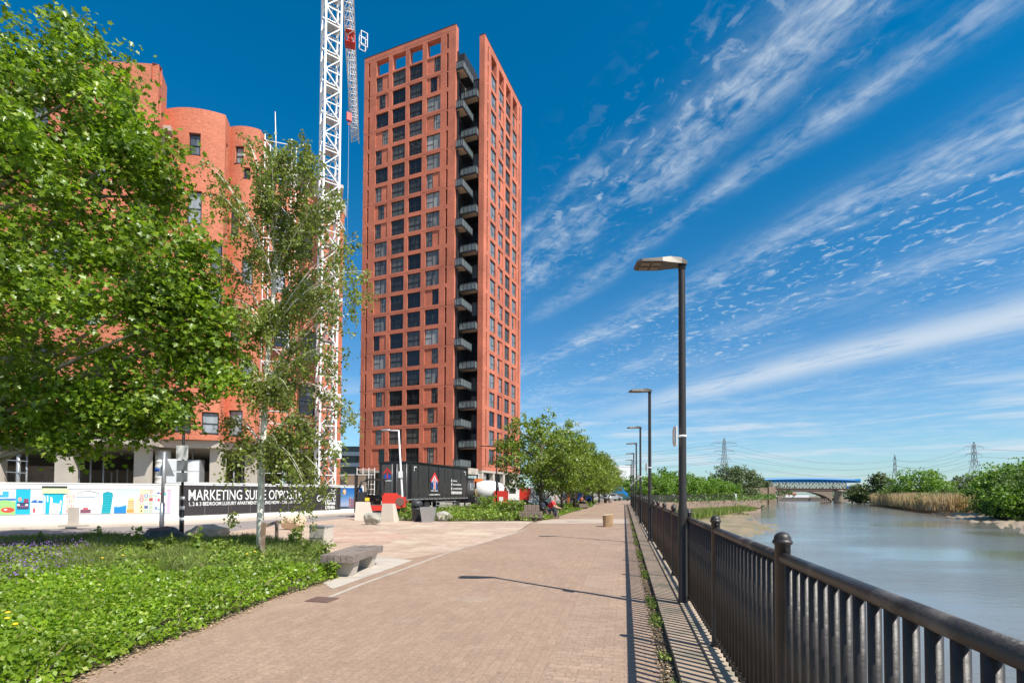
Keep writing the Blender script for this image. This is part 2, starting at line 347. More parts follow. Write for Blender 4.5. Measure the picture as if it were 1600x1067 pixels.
# ------------------------------------------------------------ world and sun
scene.view_settings.view_transform = 'Standard'; scene.view_settings.look = 'None'; scene.view_settings.exposure = 0.42; scene.view_settings.gamma = 1
SD = Vector((.735, -.678, 0)).normalized(); EL = R(52.5); SD = Vector((SD.x*math.cos(EL), SD.y*math.cos(EL), math.sin(EL)))
ld = bpy.data.lights.new('sun', 'SUN'); ld.energy = 4.9; ld.angle = R(.5); ld.color = (1, .95, .87)
lo = bpy.data.objects.new('sun', ld); COL.objects.link(lo); lo.rotation_euler = SD.to_track_quat('Z', 'Y').to_euler(); lo.location = (0, 0, 50)
w = bpy.data.worlds.new('World'); scene.world = w; w.use_nodes = True; nt = w.node_tree
bg = nt.nodes['Background']
class E:
    def __init__(s, sock): s.s = sock
    @staticmethod
    def op(o, *a, clamp=False):
        n = nt.nodes.new('ShaderNodeMath'); n.operation = o; n.use_clamp = clamp
        for i, x in enumerate(a):
            if isinstance(x, E): nt.links.new(x.s, n.inputs[i])
            else: n.inputs[i].default_value = x
        return E(n.outputs[0])
    def __add__(s, o): return E.op('ADD', s, o)
    __radd__ = __add__
    def __mul__(s, o): return E.op('MULTIPLY', s, o)
    __rmul__ = __mul__
    def __sub__(s, o): return E.op('SUBTRACT', s, o)
    def __rsub__(s, o): return E.op('SUBTRACT', o, s)
    def __truediv__(s, o): return E.op('DIVIDE', s, o)
def step(x, a, b):
    n = nt.nodes.new('ShaderNodeMapRange'); n.interpolation_type = 'SMOOTHSTEP'; nt.links.new(x.s, n.inputs[0]); n.inputs[1].default_value = a; n.inputs[2].default_value = b
    return E(n.outputs[0])
def gauss(x, c, wd): d = (x-c)*(1/wd); return E.op('EXPONENT', (d*d)*-1.0)
def noise(vec, scale, detail=6, rough=.6, dist=0):
    n = nt.nodes.new('ShaderNodeTexNoise'); n.inputs['Scale'].default_value = scale; n.inputs['Detail'].default_value = detail; n.inputs['Roughness'].default_value = rough; n.inputs['Distortion'].default_value = dist
    nt.links.new(vec, n.inputs['Vector']); return E(n.outputs['Fac'])
tc = nt.nodes.new('ShaderNodeTexCoord'); sx = nt.nodes.new('ShaderNodeSeparateXYZ'); nt.links.new(tc.outputs['Generated'], sx.inputs[0])
X, Y, Z = E(sx.outputs[0]), E(sx.outputs[1]), E(sx.outputs[2])
Zc = E.op('MAXIMUM', Z, .012)
px_, py_ = X/Zc, Y/Zc
U = py_*.906 - px_*.424      # along the streaks
V = px_*.906 + py_*.424      # across them
def comb(a, b, c=0.0):
    n = nt.nodes.new('ShaderNodeCombineXYZ')
    for i, x in enumerate((a, b, c)):
        if isinstance(x, E): nt.links.new(x.s, n.inputs[i])
        else: n.inputs[i].default_value = x
    return n.outputs[0]
warp = noise(comb(U*.5, V*.8), 1.0, 3); warp2 = noise(comb(U*1.6, V*3.0, 5.0), 1.0, 4)
Vw = V + (warp-.5)*.30 + (warp2-.5)*.10
nF = noise(comb(U*1.5, Vw*5.5), 1.8, 10, .70)             # fibrous
nS = noise(comb(U*5.0, V*6.0, 3.0), 3.0, 8, .60, .6)    # mackerel flecks
nC = noise(comb(U*.8, V*1.4, 7.0), 1.1, 4, .6)
nP = noise(comb(U*1.5, Vw*1.9, 11.0), 1.2, 5, .6)        # patchiness of the bands
# broad bands: v is the distance across the parallel streaks, u along them
bandA = gauss(Vw, 1.05, .10) * (1.12 - step(U, 2.0, 3.2))
bandA2 = gauss(Vw, 1.33, .055) * .7 * (1.0-step(U, 1.9, 2.9))
bandA0 = gauss(Vw, .865, .030) * step(U, 1.05, 1.3) * (1.0-step(U, 1.7, 2.05)) * .7
bandC = gauss(Vw, 1.83, .13) * .85
bandD = gauss(Vw, 3.75, .38) * step(px_, .6, 2.2) * step(nF*.5+nP*.5, .28, .52)
bandF = gauss(Vw, 2.55, .16) * .55
cov = E.op('MAXIMUM', E.op('MAXIMUM', bandA, bandA2), E.op('MAXIMUM', bandA0, E.op('MAXIMUM', bandF, bandC)))
smooth_ = E.op('MAXIMUM', cov * step(nF*.35+nS*.25+nP*.40, .40, .64), bandD)
field = step(V, 1.62, 1.95) * (1.0-step(V, 3.4, 7.0))
fl_a = E.op('MAXIMUM', field*.85, gauss(Vw, 1.02, .17)*.75)
flecks = fl_a * step(nS*.88+nF*.12, .51, .67) * step(nC, .42, .58)
veil = step(V, 1.9, 3.8) * step(nP*.6+nF*.4, .40, .72) * .34
con1 = gauss(Z - X*.085, .065, .0020) * step(nF, .35, .6) * .5 * step(X, -.05, .25)
con2 = gauss(Z - X*.045, .125, .0016) * step(nF, .35, .6) * .4 * step(X, .0, .2) * (1.0-step(X, .35, .5))
hor = noise(comb(X*3.0, Z*26.0, 2.0), 1.5, 6, .6)
horc = step(hor, .46, .68) * (1.0-step(Z, .10, .24)) * .8
dens = E.op('MAXIMUM', E.op('MAXIMUM', smooth_*.80, flecks*.72), E.op('MAXIMUM', E.op('MAXIMUM', con1, con2), E.op('MAXIMUM', horc, veil)))
dens = dens * step(Z, -.01, .03)
sky = nt.nodes.new('ShaderNodeTexSky'); sky.sky_type = 'NISHITA'; sky.sun_disc = False; sky.sun_elevation = EL; sky.sun_rotation = math.atan2(SD.x, SD.y)
sky.air_density = 1.0; sky.dust_density = .35; sky.ozone_density = 2.5; sky.altitude = 30
# deepen the blue overhead as in the photograph (polarised, saturated)
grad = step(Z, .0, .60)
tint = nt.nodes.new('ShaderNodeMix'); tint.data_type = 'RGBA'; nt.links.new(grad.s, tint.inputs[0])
back = step(Y, -.35, .25); tz = nt.nodes.new('ShaderNodeMix'); tz.data_type = 'RGBA'; nt.links.new(back.s, tz.inputs[0]); tz.inputs[6].default_value = (.85, .92, .95, 1); tz.inputs[7].default_value = (.0, .78, 1.10, 1); nt.links.new(tz.outputs[2], tint.inputs[7])  # unseen sky behind the camera tinted redder, added to warm the shadow fill
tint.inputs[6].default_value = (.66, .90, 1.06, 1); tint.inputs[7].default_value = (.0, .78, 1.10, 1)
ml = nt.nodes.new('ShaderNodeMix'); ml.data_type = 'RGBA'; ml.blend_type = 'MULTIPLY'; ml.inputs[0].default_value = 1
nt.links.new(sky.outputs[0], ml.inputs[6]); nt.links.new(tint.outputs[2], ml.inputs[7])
mc = nt.nodes.new('ShaderNodeMix'); mc.data_type = 'RGBA'; nt.links.new(dens.s, mc.inputs[0]); nt.links.new(ml.outputs[2], mc.inputs[6]); mc.inputs[7].default_value = (5.2, 5.9, 6.6, 1)
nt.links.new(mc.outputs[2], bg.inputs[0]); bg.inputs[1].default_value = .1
# ------------------------------------------------------------ lie of the land
FX, FS = .90, .2215           # fence line X = FX + FS*Y
def fl(Y, off=0.0):           # a point on the fence line, off metres to its right
    return Vector((FX+FS*Y + off*.9763, Y - off*.2163, 0))
quay = [fl(-30, .32), fl(0, .32), fl(66, .32), Vector((22, 76, 0)), Vector((34, 92, 0)), Vector((49, 110, 0)), Vector((62, 126, 0)), Vector((82, 168, 0)), Vector((104, 212, 0)), Vector((113, 236, 0)), Vector((122, 262, 0)), Vector((190, 420, 0)), Vector((330, 700, 0)), Vector((900, 1700, 0))]
sheet('ground', [(-4000, -400), (quay[0].x, -400)] + [(q.x, q.y) for q in quay] + [(2000, 6000), (-4000, 6000)], -.03, M['ground'])
# ground carries on to the left and right as two sheets joined under the river
sheet('river_bed', [(-4000, -500), (6000, -500), (6000, 7000), (-4000, 7000)], -6, M['soil'])
# water
m, ntw, b = newmat('river_water')
b.inputs['Base Color'].default_value = (.18, .175, .16, 1); b.inputs['Roughness'].default_value = .10; b.inputs['IOR'].default_value = 1.55; b.inputs['Specular IOR Level'].default_value = .7
tcw = N(ntw, 'ShaderNodeTexCoord'); mp = N(ntw, 'ShaderNodeMapping'); mp.inputs['Scale'].default_value = (.55, 1.5, 1); mp.inputs['Rotation'].default_value = (0, 0, .35); ntw.links.new(tcw.outputs['Object'], mp.inputs[0])
n1 = N(ntw, 'ShaderNodeTexNoise', Scale=2.2, Detail=5.0, Roughness=.6); n2 = N(ntw, 'ShaderNodeTexNoise', Scale=.09, Detail=5.0)
ntw.links.new(mp.outputs[0], n1.inputs['Vector']); ntw.links.new(mp.outputs[0], n2.inputs['Vector'])
mm = N(ntw, 'ShaderNodeMapRange'); mm.inputs['From Min'].default_value = .35; mm.inputs['From Max'].default_value = .65; mm.inputs['To Min'].default_value = .06; mm.inputs['To Max'].default_value = .62; ntw.links.new(n2.outputs['Fac'], mm.inputs[0])
bp = N(ntw, 'ShaderNodeBump', Distance=.10); ntw.links.new(mm.outputs[0], bp.inputs['Strength']); ntw.links.new(n1.outputs['Fac'], bp.inputs['Height']); ntw.links.new(bp.outputs[0], b.inputs['Normal'])
sheet('river_water', [(-60, -300), (2500, -300), (2500, 2600), (-60, 2600)], -3, m)
# quay wall below the railing
mb = MB(); zt, zb = .10, -5.5
for i in range(len(quay)-2):
    a, c = quay[i], quay[i+1]; z = zt if i < 7 else -.02
    n_ = max(1, int((c-a).length/8))
    mb.face([(a.x, a.y, zb), (c.x, c.y, zb), (c.x, c.y, z), (a.x, a.y, z)], uv=[(0, zb), ((c-a).length, zb), ((c-a).length, z), (0, z)])
o = mb.build('quay_wall', M['farbrick']); tag(o, 'brown river wall dropping from the railing walk to the mud', 'wall')
# coping under the railing, kerb slab beside it, then weeds gap
def strip(name, o0, o1, z0, z1, m, Y0=-6, Y1=66, kind='structure', seg=24, lab=None, parent=None):
    mb = MB()
    for k in range(seg):
        ya, yb = Y0+(Y1-Y0)*k/seg, Y0+(Y1-Y0)*(k+1)/seg
        a, b_, c, d = fl(ya, o0), fl(ya, o1), fl(yb, o1), fl(yb, o0)
        mb.face([(a.x, a.y, z1), (b_.x, b_.y, z1), (c.x, c.y, z1), (d.x, d.y, z1)])
        if z1 > z0: mb.face([(a.x, a.y, z0), (a.x, a.y, z1), (d.x, d.y, z1), (d.x, d.y, z0)])
    o = mb.build(name, m); o['kind'] = kind; return o
strip('kerb_coping', -.13, .32, .075, .105, M['coping'])
strip('kerb', -.42, -.13, .0, .075, M['kerbslab'])
strip('kerb_joint', -.56, -.42, 0, .012, M['soil'])
strip('path_edge_setts', -1.55, -.56, 0, .012, M['pave_edge'])
# path
LE = [(-5.6, 4.2), (-5.0, 6), (-3.9, 8.6), (-2.6, 11.8), (-1.7, 13.4), (0, 18.9), (1.2, 27), (4.6, 40), (9.2, 57), (13.5, 80), (17, 96)]
pl = [(-5.5, -6), (-4.6, 2)] + LE + [(24.5, 96), (19.5, 78)] + [tuple(fl(66, -1.55)[:2]), tuple(fl(30, -1.55)[:2]), tuple(fl(-6, -1.55)[:2])]
sheet('path', pl, .008, M['pave'])
# plaza, road, footway
HA, HB, HC = Vector((-45, 11.5, 0)), gp(276, 815), gp(566, 800.3)
HB.z = HC.z = 0
pz = [(-30, 8), (-3.6, 8.5), (-2.4, 11.8), (-1.7, 13.4), (0, 18.9), (1.2, 27.6), (-6, 28.4), gp(600, 807), gp(560, 807.5), gp(420, 822), gp(330, 834), gp(260, 846), gp(0, 858), (-34, 13)]
sheet('plaza', [(p[0], p[1]) for p in pz], .004, M['plaza'])
rp_ = [gp(500, 829), gp(585, 826), gp(640, 838), gp(600, 850), gp(505, 846)]
sheet('plaza_red_band', [(p[0], p[1]) for p in rp_], .009, M['redpave'])
road = [(-60, 8), gp(0, 858), gp(260, 846), gp(330, 834), gp(420, 822), gp(560, 807.5), (-8, 33), (-2.5, 40), (6, 60), (13, 85), (16, 100), (8, 104), (-2, 75), gp(600, 797), gp(566, 801.5), gp(420, 812), gp(280, 820), gp(0, 828), (-60, 17)]
sheet('road', [(p[0], p[1]) for p in road], 0, M['asphalt'])
fw = [(-60, 17), gp(0, 828), gp(280, 820), gp(420, 812), gp(566, 801.5), gp(600, 797), (-8, 46), (-14, 46), (HC.x, HC.y), (HB.x, HB.y), (HA.x, HA.y), (-60, 8)]
mb = MB(); mb.prism([(p[0], p[1]) for p in [gp(-60, 830), gp(0, 828), gp(280, 820), gp(420, 812), gp(566, 801.5), (-9, 46), (-12, 46), (HC.x-.1, HC.y+.2), (HB.x-.1, HB.y+.2), (HA.x, HA.y+.4), (-46, 10)]], -.02, .09)
o = mb.build('footway', M['footway']); o['kind'] = 'structure'
kp = [gp(640, 915), gp(512, 925), gp(515, 872), gp(655, 872)]
sheet('concrete_pad', [(p[0], p[1]) for p in [gp(645, 876), gp(520, 921), gp(505, 912), gp(520, 868), gp(600, 870)]], .013, M['concrete'])
M['band'] = mat('band_concrete', (.46, .37, .29), .85, .15, 4, dirt=(.40, .31, .24))
sheet('path_concrete_band', [(p[0], p[1]) for p in [gp(846, 813.5), gp(880, 811), gp(982, 811), gp(984, 818), gp(838, 818)]], .013, M['band'])
mb = MB()   # pale joint line where path meets plaza
L2 = [gp(x, y) for x, y in ((500, 938), (560, 914), (640, 885), (700, 863), (760, 846), (820, 828))]
for a, c in zip(L2, L2[1:]): mb.face([(a.x, a.y, .0125), (a.x+.07, a.y, .0125), (c.x+.07, c.y, .0125), (c.x, c.y, .0125)])
o = mb.build('path_joint', M['concrete']); o['kind'] = 'structure'
mb = MB(); g0 = gp(503, 938); mb.box((g0.x, g0.y, .016), (.36, .30, .014), rz=-PA)
for k in range(-4, 5): mb.box((g0.x+k*.036*math.cos(-PA), g0.y+k*.036*math.sin(-PA), .026), (.014, .26, .008), rz=-PA)
tag(mb.build('drain_cover', M['rust']), 'small rusty drain grate at the edge of the brick path', 'drain cover')
# ------------------------------------------------------------ mud, banks
def banded(name, lines, m, seed=3, amp=.12, sub=6):
    """a terrain sheet lofted through polylines with equal point counts"""
    rr = np.random.default_rng(seed); rows = []
    L = [np.array([tuple(p) for p in l], float) for l in lines]
    def resamp(l, n):
        t = np.linspace(0, len(l)-1, n); return np.stack([np.interp(t, range(len(l)), l[:, i]) for i in range(3)], 1)
    n = (max(len(l) for l in L)-1)*sub+1; L = [resamp(l, n) for l in L]
    for a, c in zip(L, L[1:]):
        for k in range(sub):
            t = k/sub; rows.append(a*(1-t)+c*t)
    rows.append(L[-1]); G = np.array(rows); h, w_, _ = G.shape
    nz = rr.normal(size=(h, w_))*amp; nz[0] = 0; G[..., 2] += nz
    idx = np.arange(h*w_).reshape(h, w_)
    f = np.stack([idx[:-1, :-1], idx[:-1, 1:], idx[1:, 1:], idx[1:, :-1]], -1).reshape(-1, 4)
    o = arr_mesh(name, G.reshape(-1, 3), 1, m, None, f); o.data.polygons.foreach_set('use_smooth', [True]*len(f))
    if o.data.polygons[len(f)//2].normal.z < 0: o.data.flip_normals()
    o['kind'] = 'structure'; return o
def zc(p, z): return (p[0], p[1], z)
M['mud'] = mat('river_mud', (.35, .27, .185), .55, .3, .35, bump=.4, dirt=(.24, .17, .10))
M['mudgreen'] = mat('mud_algae', (.26, .20, .12), .6, .45, .5, bump=.6, dirt=(.14, .17, .04))
wl = [(60, 30), (56, 45), gp(1600, 836, -3), gp(1560, 826, -3), gp(1500, 812, -3), gp(1450, 801, -3), gp(1395, 790.5, -3), gp(1352, 783.5, -3), (170, 250), (200, 330), (260, 480)]
bl = [(84, 20), (84, 55), gp(1640, 808, -2.4), gp(1580, 803.5, -2.4), gp(1517, 799, -2.4), gp(1455, 793, -2.4), gp(1396, 786.5, -2.4), (158, 205), (178, 252), (212, 330), (272, 478)]
bl2 = [(p[0]+5+.02*i, p[1]+3, 0) for i, p in enumerate(bl)]
banded('mud_bank', [[zc(p, -3.12) for p in wl], [zc(p, -2.4) for p in bl], [zc(p, -1.2) for p in bl2]], M['mud'], 3, .13, 9)
banded('far_bank', [[zc(p, -1.22) for p in bl2], [(p[0]+16, p[1]+4, -.1) for p in bl2], [(p[0]+400, p[1]+30, 0) for p in bl2], [(p[0]+4500, p[1]*6, 0) for p in bl2]], M['ground'], 4, .1)
# near foreshore: against the quay wall
ql = [fl(20, .3), fl(40, .3), fl(55, .3), fl(66, .3), Vector((22.2, 75.8, 0)), Vector((34.2, 91.8, 0)), Vector((49.2, 109.8, 0)), Vector((62.2, 125.8, 0)), Vector((82, 167, 0)), Vector((104, 211, 0)), Vector((113, 235, 0))]
ml_ = [gp(1090, 870, -3), gp(1110, 852, -3), gp(1177, 838.6, -3), gp(1232, 829, -3), gp(1222, 821, -3), gp(1185, 814, -3), gp(1172, 801, -3), gp(1184, 793, -3), gp(1198, 787, -3), gp(1204, 785.2, -3), (121, 232)]
mid = [((a[0]*.6+b_[0]*.4), (a[1]*.6+b_[1]*.4)) for a, b_ in zip(ql, ml_)]
banded('foreshore', [[zc(p, -3.12) for p in ml_], [zc(p, -2.55) for p in mid], [zc(p, -1.9) for p in ql]], M['mudgreen'], 5, .12, 12)
# ------------------------------------------------------------ riverside railing
fence = thing('railing', 'long black railing with ball-topped posts between the brick path and the river', 'railing', (FX, 0, 0), -PA)
def FY(Y): return Y/.9763
BAY = 2.1/.9763; y0 = FY(2.88)
mb = MB()
mb.lathe([(.051, .09), (.051, .13), (.041, .15), (.041, 1.308), (.046, 1.311), (.052, 1.318), (.053, 1.325), (.051, 1.332), (.046, 1.336), (.045, 1.341), (.043, 1.354), (.036, 1.366), (.025, 1.375), (.012, 1.380), (.001, 1.381)], n=24)
post = mb.build('post', M['rail'], fence)
ks = list(range(-2, 31))
for k in ks:
    p = post if k == ks[0] else post.copy()
    if p is not post: COL.objects.link(p)
    p.location = (0, y0+k*BAY, 0)
mb = MB(); mb.tube([(0, .04, 1.235), (0, BAY-.04, 1.235)], .032, 14); rail = mb.build('top_rail', M['railtop'], fence)
mb = MB(); mb.box((0, BAY/2, .2), (.045, BAY-.1, .018)); brail = mb.build('bottom_rail', M['rail'], fence)
mb = MB(); mb.tube([(0, 0, .15), (0, 0, 1.212)], .0225, 10); mb.lathe([(.028, .209), (.028, .222), (.022, .228)], n=10); bar = mb.build('baluster', M['rail'], fence)
allbars = []
for k in ks[:-1]:
    for src in (rail, brail):
        o = src if k == ks[0] else src.copy()
        if k != ks[0]: COL.objects.link(o)
        o.location = (0, y0+k*BAY, 0)
    for j in range(1, 18): allbars.append(y0+k*BAY+j*BAY/18)
order = sorted(allbars, key=lambda y: abs(y-1.6)); near_, rest = order[:96], order[96:]
for i, y in enumerate(near_):
    o = bar if i == 0 else bar.copy()
    if i: COL.objects.link(o)
    o.location = (0, y, 0)
mb = MB()
for y in rest: mb.tube([(0, y, .15), (0, y, 1.212)], .0225, 6)
mb.build('balusters', M['rail'], fence)['kind'] = 'stuff'
# ------------------------------------------------------------ lamps along the railing
def make_lamp(name, label, cat, group, H, pm, side=-1):
    t = thing(name, label, cat, group=group)
    mb = MB(); mb.lathe([(.07, 0), (.07, .02), (.062, .03), (.062, 1.25), (.058, 1.30), (.052, 1.34), (.045, H-.1), (.045, H-.03)], n=18); mb.build('pole', pm, t)
    mb = MB(); L = .64
    prof = [(-.06, .055, .052), (0.02, .085, .085), (.18, .12, .09), (.30, .155, .065), (L-.06, .155, .045), (L, .13, .03)]
    vs = []
    for x, hw, hh in prof:
        x *= side
        vs += [(x, -hw, H-.04), (x, -hw*.85, H-.04+hh), (x, hw*.85, H-.04+hh), (x, hw, H-.04)]
    fs = [(4*k+j, 4*k+(j+1) % 4, 4*k+4+(j+1) % 4, 4*k+4+j) for k in range(len(prof)-1) for j in range(4)] + [(0, 1, 2, 3), tuple(4*(len(prof)-1)+j for j in (3, 2, 1, 0))]
    mb.grid(vs, fs)
    for k in range(7): mb.box((side*(.28+.045*k), 0, H+.018), (.012, .2, .02))
    h = mb.build('lamp_head', M['lamphead'], t)
    mb = MB()
    for k in range(2):
        for j in (-1, 1): mb.box((side*(.37+.15*k), j*.07, H-.045), (.12, .10, .012))
    mb.build('light_panel', M['ledpanel'], h)
    mb = MB(); mb.lathe([(.05, H-.10), (.052, H-.02)], n=14); mb.build('bracket', pm, t)
    mb = MB(); mb.box((.0, .064, .62), (.085, .012, .42)); mb.box((0, .072, .78), (.02, .01, .02)); mb.build('access_door', pm, t)
    return t
M['lamphead'] = mat('lamp_head', (.075, .065, .055), .4, .2, 6, metal=.3)
M['ledpanel'] = mat('led_panel', (.16, .115, .08), .35, .3, 30)
L1 = make_lamp('street_lamp', '', 'street lamp', 'black lamps along the riverside railing', 4.70, M['black'])
mb = MB(); mb.box((-.10, 0, 2.28), (.012, .16, .27)); mb.box((-.115, 0, 2.28), (.012, .12, .20)); mb.tube([(-.1, 0, 2.28), (-.04, 0, 2.28)], .01, 6); mb.lathe([(.056, 2.265), (.056, 2.295)], n=12); pw = mb.build('notice_plate', M['white'], L1)
names = ['nearest black lamp post beside the railing, its lamp head above the river view', 'second black lamp post along the railing, next behind the tallest one', 'third black lamp post along the railing, between the second and fourth', 'fourth black lamp post along the railing counting from the camera', 'fifth black lamp post along the railing counting from the camera', 'sixth black lamp post along the railing, small with distance', 'farthest and smallest black lamp post along the railing']
for i, (Yl, nm) in enumerate(zip([6.95, 15.8, 24.8, 33, 41.5, 50, 58.5], names)):
    o = L1 if i == 0 else copy_tree(L1)
    p = fl(Yl, -.09); o.location = (p.x, p.y, .1); o.rotation_euler = (0, 0, 0.03*((i*7) % 3-1)); o['label'] = nm
# far railing where the walk bends right
fr = thing('far_railing', 'distant black railing on the river wall where the walk bends right', 'railing')
mbp = []; Q = [fl(66, 0), Vector((21.7, 76.2, 0)), Vector((33.7, 92.2, 0)), Vector((48.7, 110.2, 0))]
post2 = None
for a, c in zip(Q, Q[1:]):
    L = (c-a).length; n_ = int(L/2.1); d = (c-a)/n_; an = math.atan2(d.y, d.x)
    for k in range(n_):
        mb = MB(); p = a+d*k; q = p+d
        mb.beam((p.x, p.y, 1.2), (q.x, q.y, 1.2), .06); mb.beam((p.x, p.y, .2), (q.x, q.y, .2), .04)
        for j in range(1, 15): r_ = p+d*(j/15); mb.box((r_.x, r_.y, .68), (.03, .03, 1.0))
        o = mb.build('railing_panel', M['rail'], fr)
        o = MB(); o.box((p.x, p.y, .68), (.09, .09, 1.3)); o.build('post', M['rail'], fr)
mb = MB(); p = Vector((48.7, 110.2, 0)); mb.box((p.x, p.y, .7), (.35, .35, 1.5)); mb.build('end_post', M['white'], fr)
# ------------------------------------------------------------ walls with real openings
def wallgrid(mb, pts, z0, z1, ops, depth=.25, inset=None, cap=.3, back=1.0, s_off=0):
    """pts: plan polyline (x,y), the outside on the right hand when walking it; ops: (s0,s1,za,zb[,depth])"""
    P = [Vector((p[0], p[1])) for p in pts]; S = [0.0]
    for a, c in zip(P, P[1:]): S.append(S[-1]+(c-a).length)
    def pos(s):
        for i in range(len(P)-1):
            if s <= S[i+1]+1e-9 or i == len(P)-2:
                t = (s-S[i])/(S[i+1]-S[i]); d = (P[i+1]-P[i]).normalized(); return P[i]+(P[i+1]-P[i])*t, Vector((d.y, -d.x))
    us = sorted(set([round(x, 4) for x in S]+[round(x, 4) for o in ops for x in o[:2]])); zs = sorted(set([z0, z1]+[round(x, 4) for o in ops for x in o[2:4]]))
    def v(s, z, d=0, side=0):
        p, n = pos(s+side*1e-5); return (p.x-n.x*d, p.y-n.y*d, z)
    for a, b_ in zip(us, us[1:]):
        if b_-a < 1e-3: continue
        sm = (a+b_)/2
        col = [o for o in ops if o[0] < sm < o[1]]
        zc_ = sorted(set([z0, z1]+[round(x, 4) for o in col for x in o[2:4]]))
        for c, d in zip(zc_, zc_[1:]):
            zm = (c+d)/2
            if any(o[2] < zm < o[3] for o in col): continue
            mb.face([v(a, c, 0, 1), v(b_, c, 0, -1), v(b_, d, 0, -1), v(a, d, 0, 1)], uv=[(a, c), (b_, c), (b_, d), (a, d)])
    for o in ops:
        s0, s1, za, zb_ = o[:4]; dp = o[4] if len(o) > 4 else depth
        mb.face([v(s0, za), v(s0, zb_), v(s0, zb_, dp), v(s0, za, dp)][::-1], uv=[(0, za), (0, zb_), (dp, zb_), (dp, za)][::-1])
        mb.face([v(s1, za), v(s1, zb_), v(s1, zb_, dp), v(s1, za, dp)], uv=[(0, za), (0, zb_), (dp, zb_), (dp, za)])
        mb.face([v(s0, za), v(s1, za), v(s1, za, dp), v(s0, za, dp)][::-1], uv=[(s0, 0), (s1, 0), (s1, dp), (s0, dp)][::-1])
        mb.face([v(s0, zb_), v(s1, zb_), v(s1, zb_, dp), v(s0, zb_, dp)], uv=[(s0, 0), (s1, 0), (s1, dp), (s0, dp)])
    if cap:
        for i in range(len(P)-1):
            a, c = P[i], P[i+1]; n0 = pos(S[i]+1e-4)[1]; n1 = pos(S[i+1]-1e-4)[1]
            A = (a.x, a.y); C = (c.x, c.y); A2 = (a.x-n0.x*cap, a.y-n0.y*cap); C2 = (c.x-n1.x*cap, c.y-n1.y*cap)
            mb.face([(*A, z1), (*C, z1), (*C2, z1), (*A2, z1)], uv=[(0, 0), (1, 0), (1, .3), (0, .3)])
            mb.face([(*A2, z1), (*C2, z1), (*C2, z1-back), (*A2, z1-back)], uv=[(S[i], z1), (S[i+1], z1), (S[i+1], z1-back), (S[i], z1-back)])
            mb.face([(*A, z0), (*A2, z0), (*C2, z0), (*C, z0)], uv=[(0, 0), (0, .3), (1, .3), (1, 0)])
    return pos
def window_mesh(wd, ht, vs, hs, fr=.06, dp=.07):
    """frame centred on x, from z=0 up; faces -y"""
    f = MB(); h = wd/2
    f.b2((-h, -dp/2, 0), (-h+fr, dp/2, ht)); f.b2((h-fr, -dp/2, 0), (h, dp/2, ht)); f.b2((-h+fr, -dp/2, 0), (h-fr, dp/2, fr)); f.b2((-h+fr, -dp/2, ht-fr), (h-fr, dp/2, ht))
    for x in vs: f.b2((-h+wd*x-fr/2, -dp/2+.004, fr), (-h+wd*x+fr/2, dp/2-.004, ht-fr))
    for (x0, x1, z) in hs: f.b2((-h+wd*x0+fr*.5, -dp/2+.008, ht*z-fr/2), (-h+wd*x1-fr*.5, dp/2-.008, ht*z+fr/2))
    g = MB(); g.face([(-h+.01, .012, .01), (h-.01, .012, .01), (h-.01, .012, ht-.01), (-h+.01, .012, ht-.01)])
    return f, g
WK = {}
def place_window(key, spec, parent, loc, rz, gm, fm='frame'):
    if key not in WK:
        f, g = window_mesh(*spec); fo = f.build('window', M[fm], parent); go = g.build('pane', gm, fo); WK[key] = (fo, go); o = fo
    else:
        fo, go = WK[key]; o = fo.copy(); COL.objects.link(o); o.parent = parent; q = go.copy(); COL.objects.link(q); q.parent = o
    o.location = loc; o.rotation_euler = (0, 0, rz); return o
# ------------------------------------------------------------ the tall brick tower
NW = 3.6; CW = at(712.5, 60, 80); CW.z = 0; dl = Vector((.928, -.374, 0)).normalized(); OW = CW + dl*NW
tower = thing('tower_block', 'tall red brick tower of flats with corner balconies behind the black lorry', 'tower block', (OW.x, OW.y, 0), math.atan2(dl.y, dl.x))
ZT, ZB = at(712, 38, 80).z, 5.1
NR = 21; Z0 = at(648, 724, 82.8).z; FP = (at(648, 101, 82.8).z-Z0-2.5)/20; WH = 2.56
wx = [-NW-15.58, -NW-12.21, -NW-8.82, -NW-5.40]; ww = [2.6, 2.65, 2.57, 2.61]
pat = {0: 'RMFRFMLFLFFRFFMLFMRMF', 3: 'RMFRFFLFFLFFRFRFRFRMR'}   # top row first
pat[0] = 'LMFRLFLMLFFFRFLFFMFMRML'[:21]; pat[3] = 'RMFRFFLFFLFFRFFRFRMRM'
def ops_for(cols, w_, depthw, slots, crown):
    o = []
    for c, x in enumerate(cols):
        for r in range(NR): o.append((x, x+w_[c], Z0+FP*r, Z0+FP*r+WH, depthw))
        if crown: o.append((x+.02, x+w_[c]-.02, Z0+FP*NR-.35, Z0+FP*NR+2.35, .93))
    for x in slots:
        for r in range(NR+1): o.append((x, x+.36, Z0+FP*r+(.0 if r % 2 else -.5), Z0+FP*r+2.55, .5))
    return o
mb = MB()
Lx = -18.1-NW
colsL = [x-Lx for x in wx]
opsL = ops_for(colsL, ww, .32, [Lx*-1-NW-1.70, .85], True)
wallgrid(mb, [(Lx, 0), (-NW, 0)], ZB, ZT, opsL, .32, cap=.9, back=.94)
RY0 = 3.3; RL = 17.1
colsR = [2.65, 5.95, 9.15, 12.45]; wR = [2.25, 2.25, 2.25, 2.2]
opsR = ops_for(colsR, wR, .32, [1.2, 15.75], True)
wallgrid(mb, [(0, RY0), (0, RY0+RL)], ZB, ZT, opsR, .32, cap=.95, back=.94)
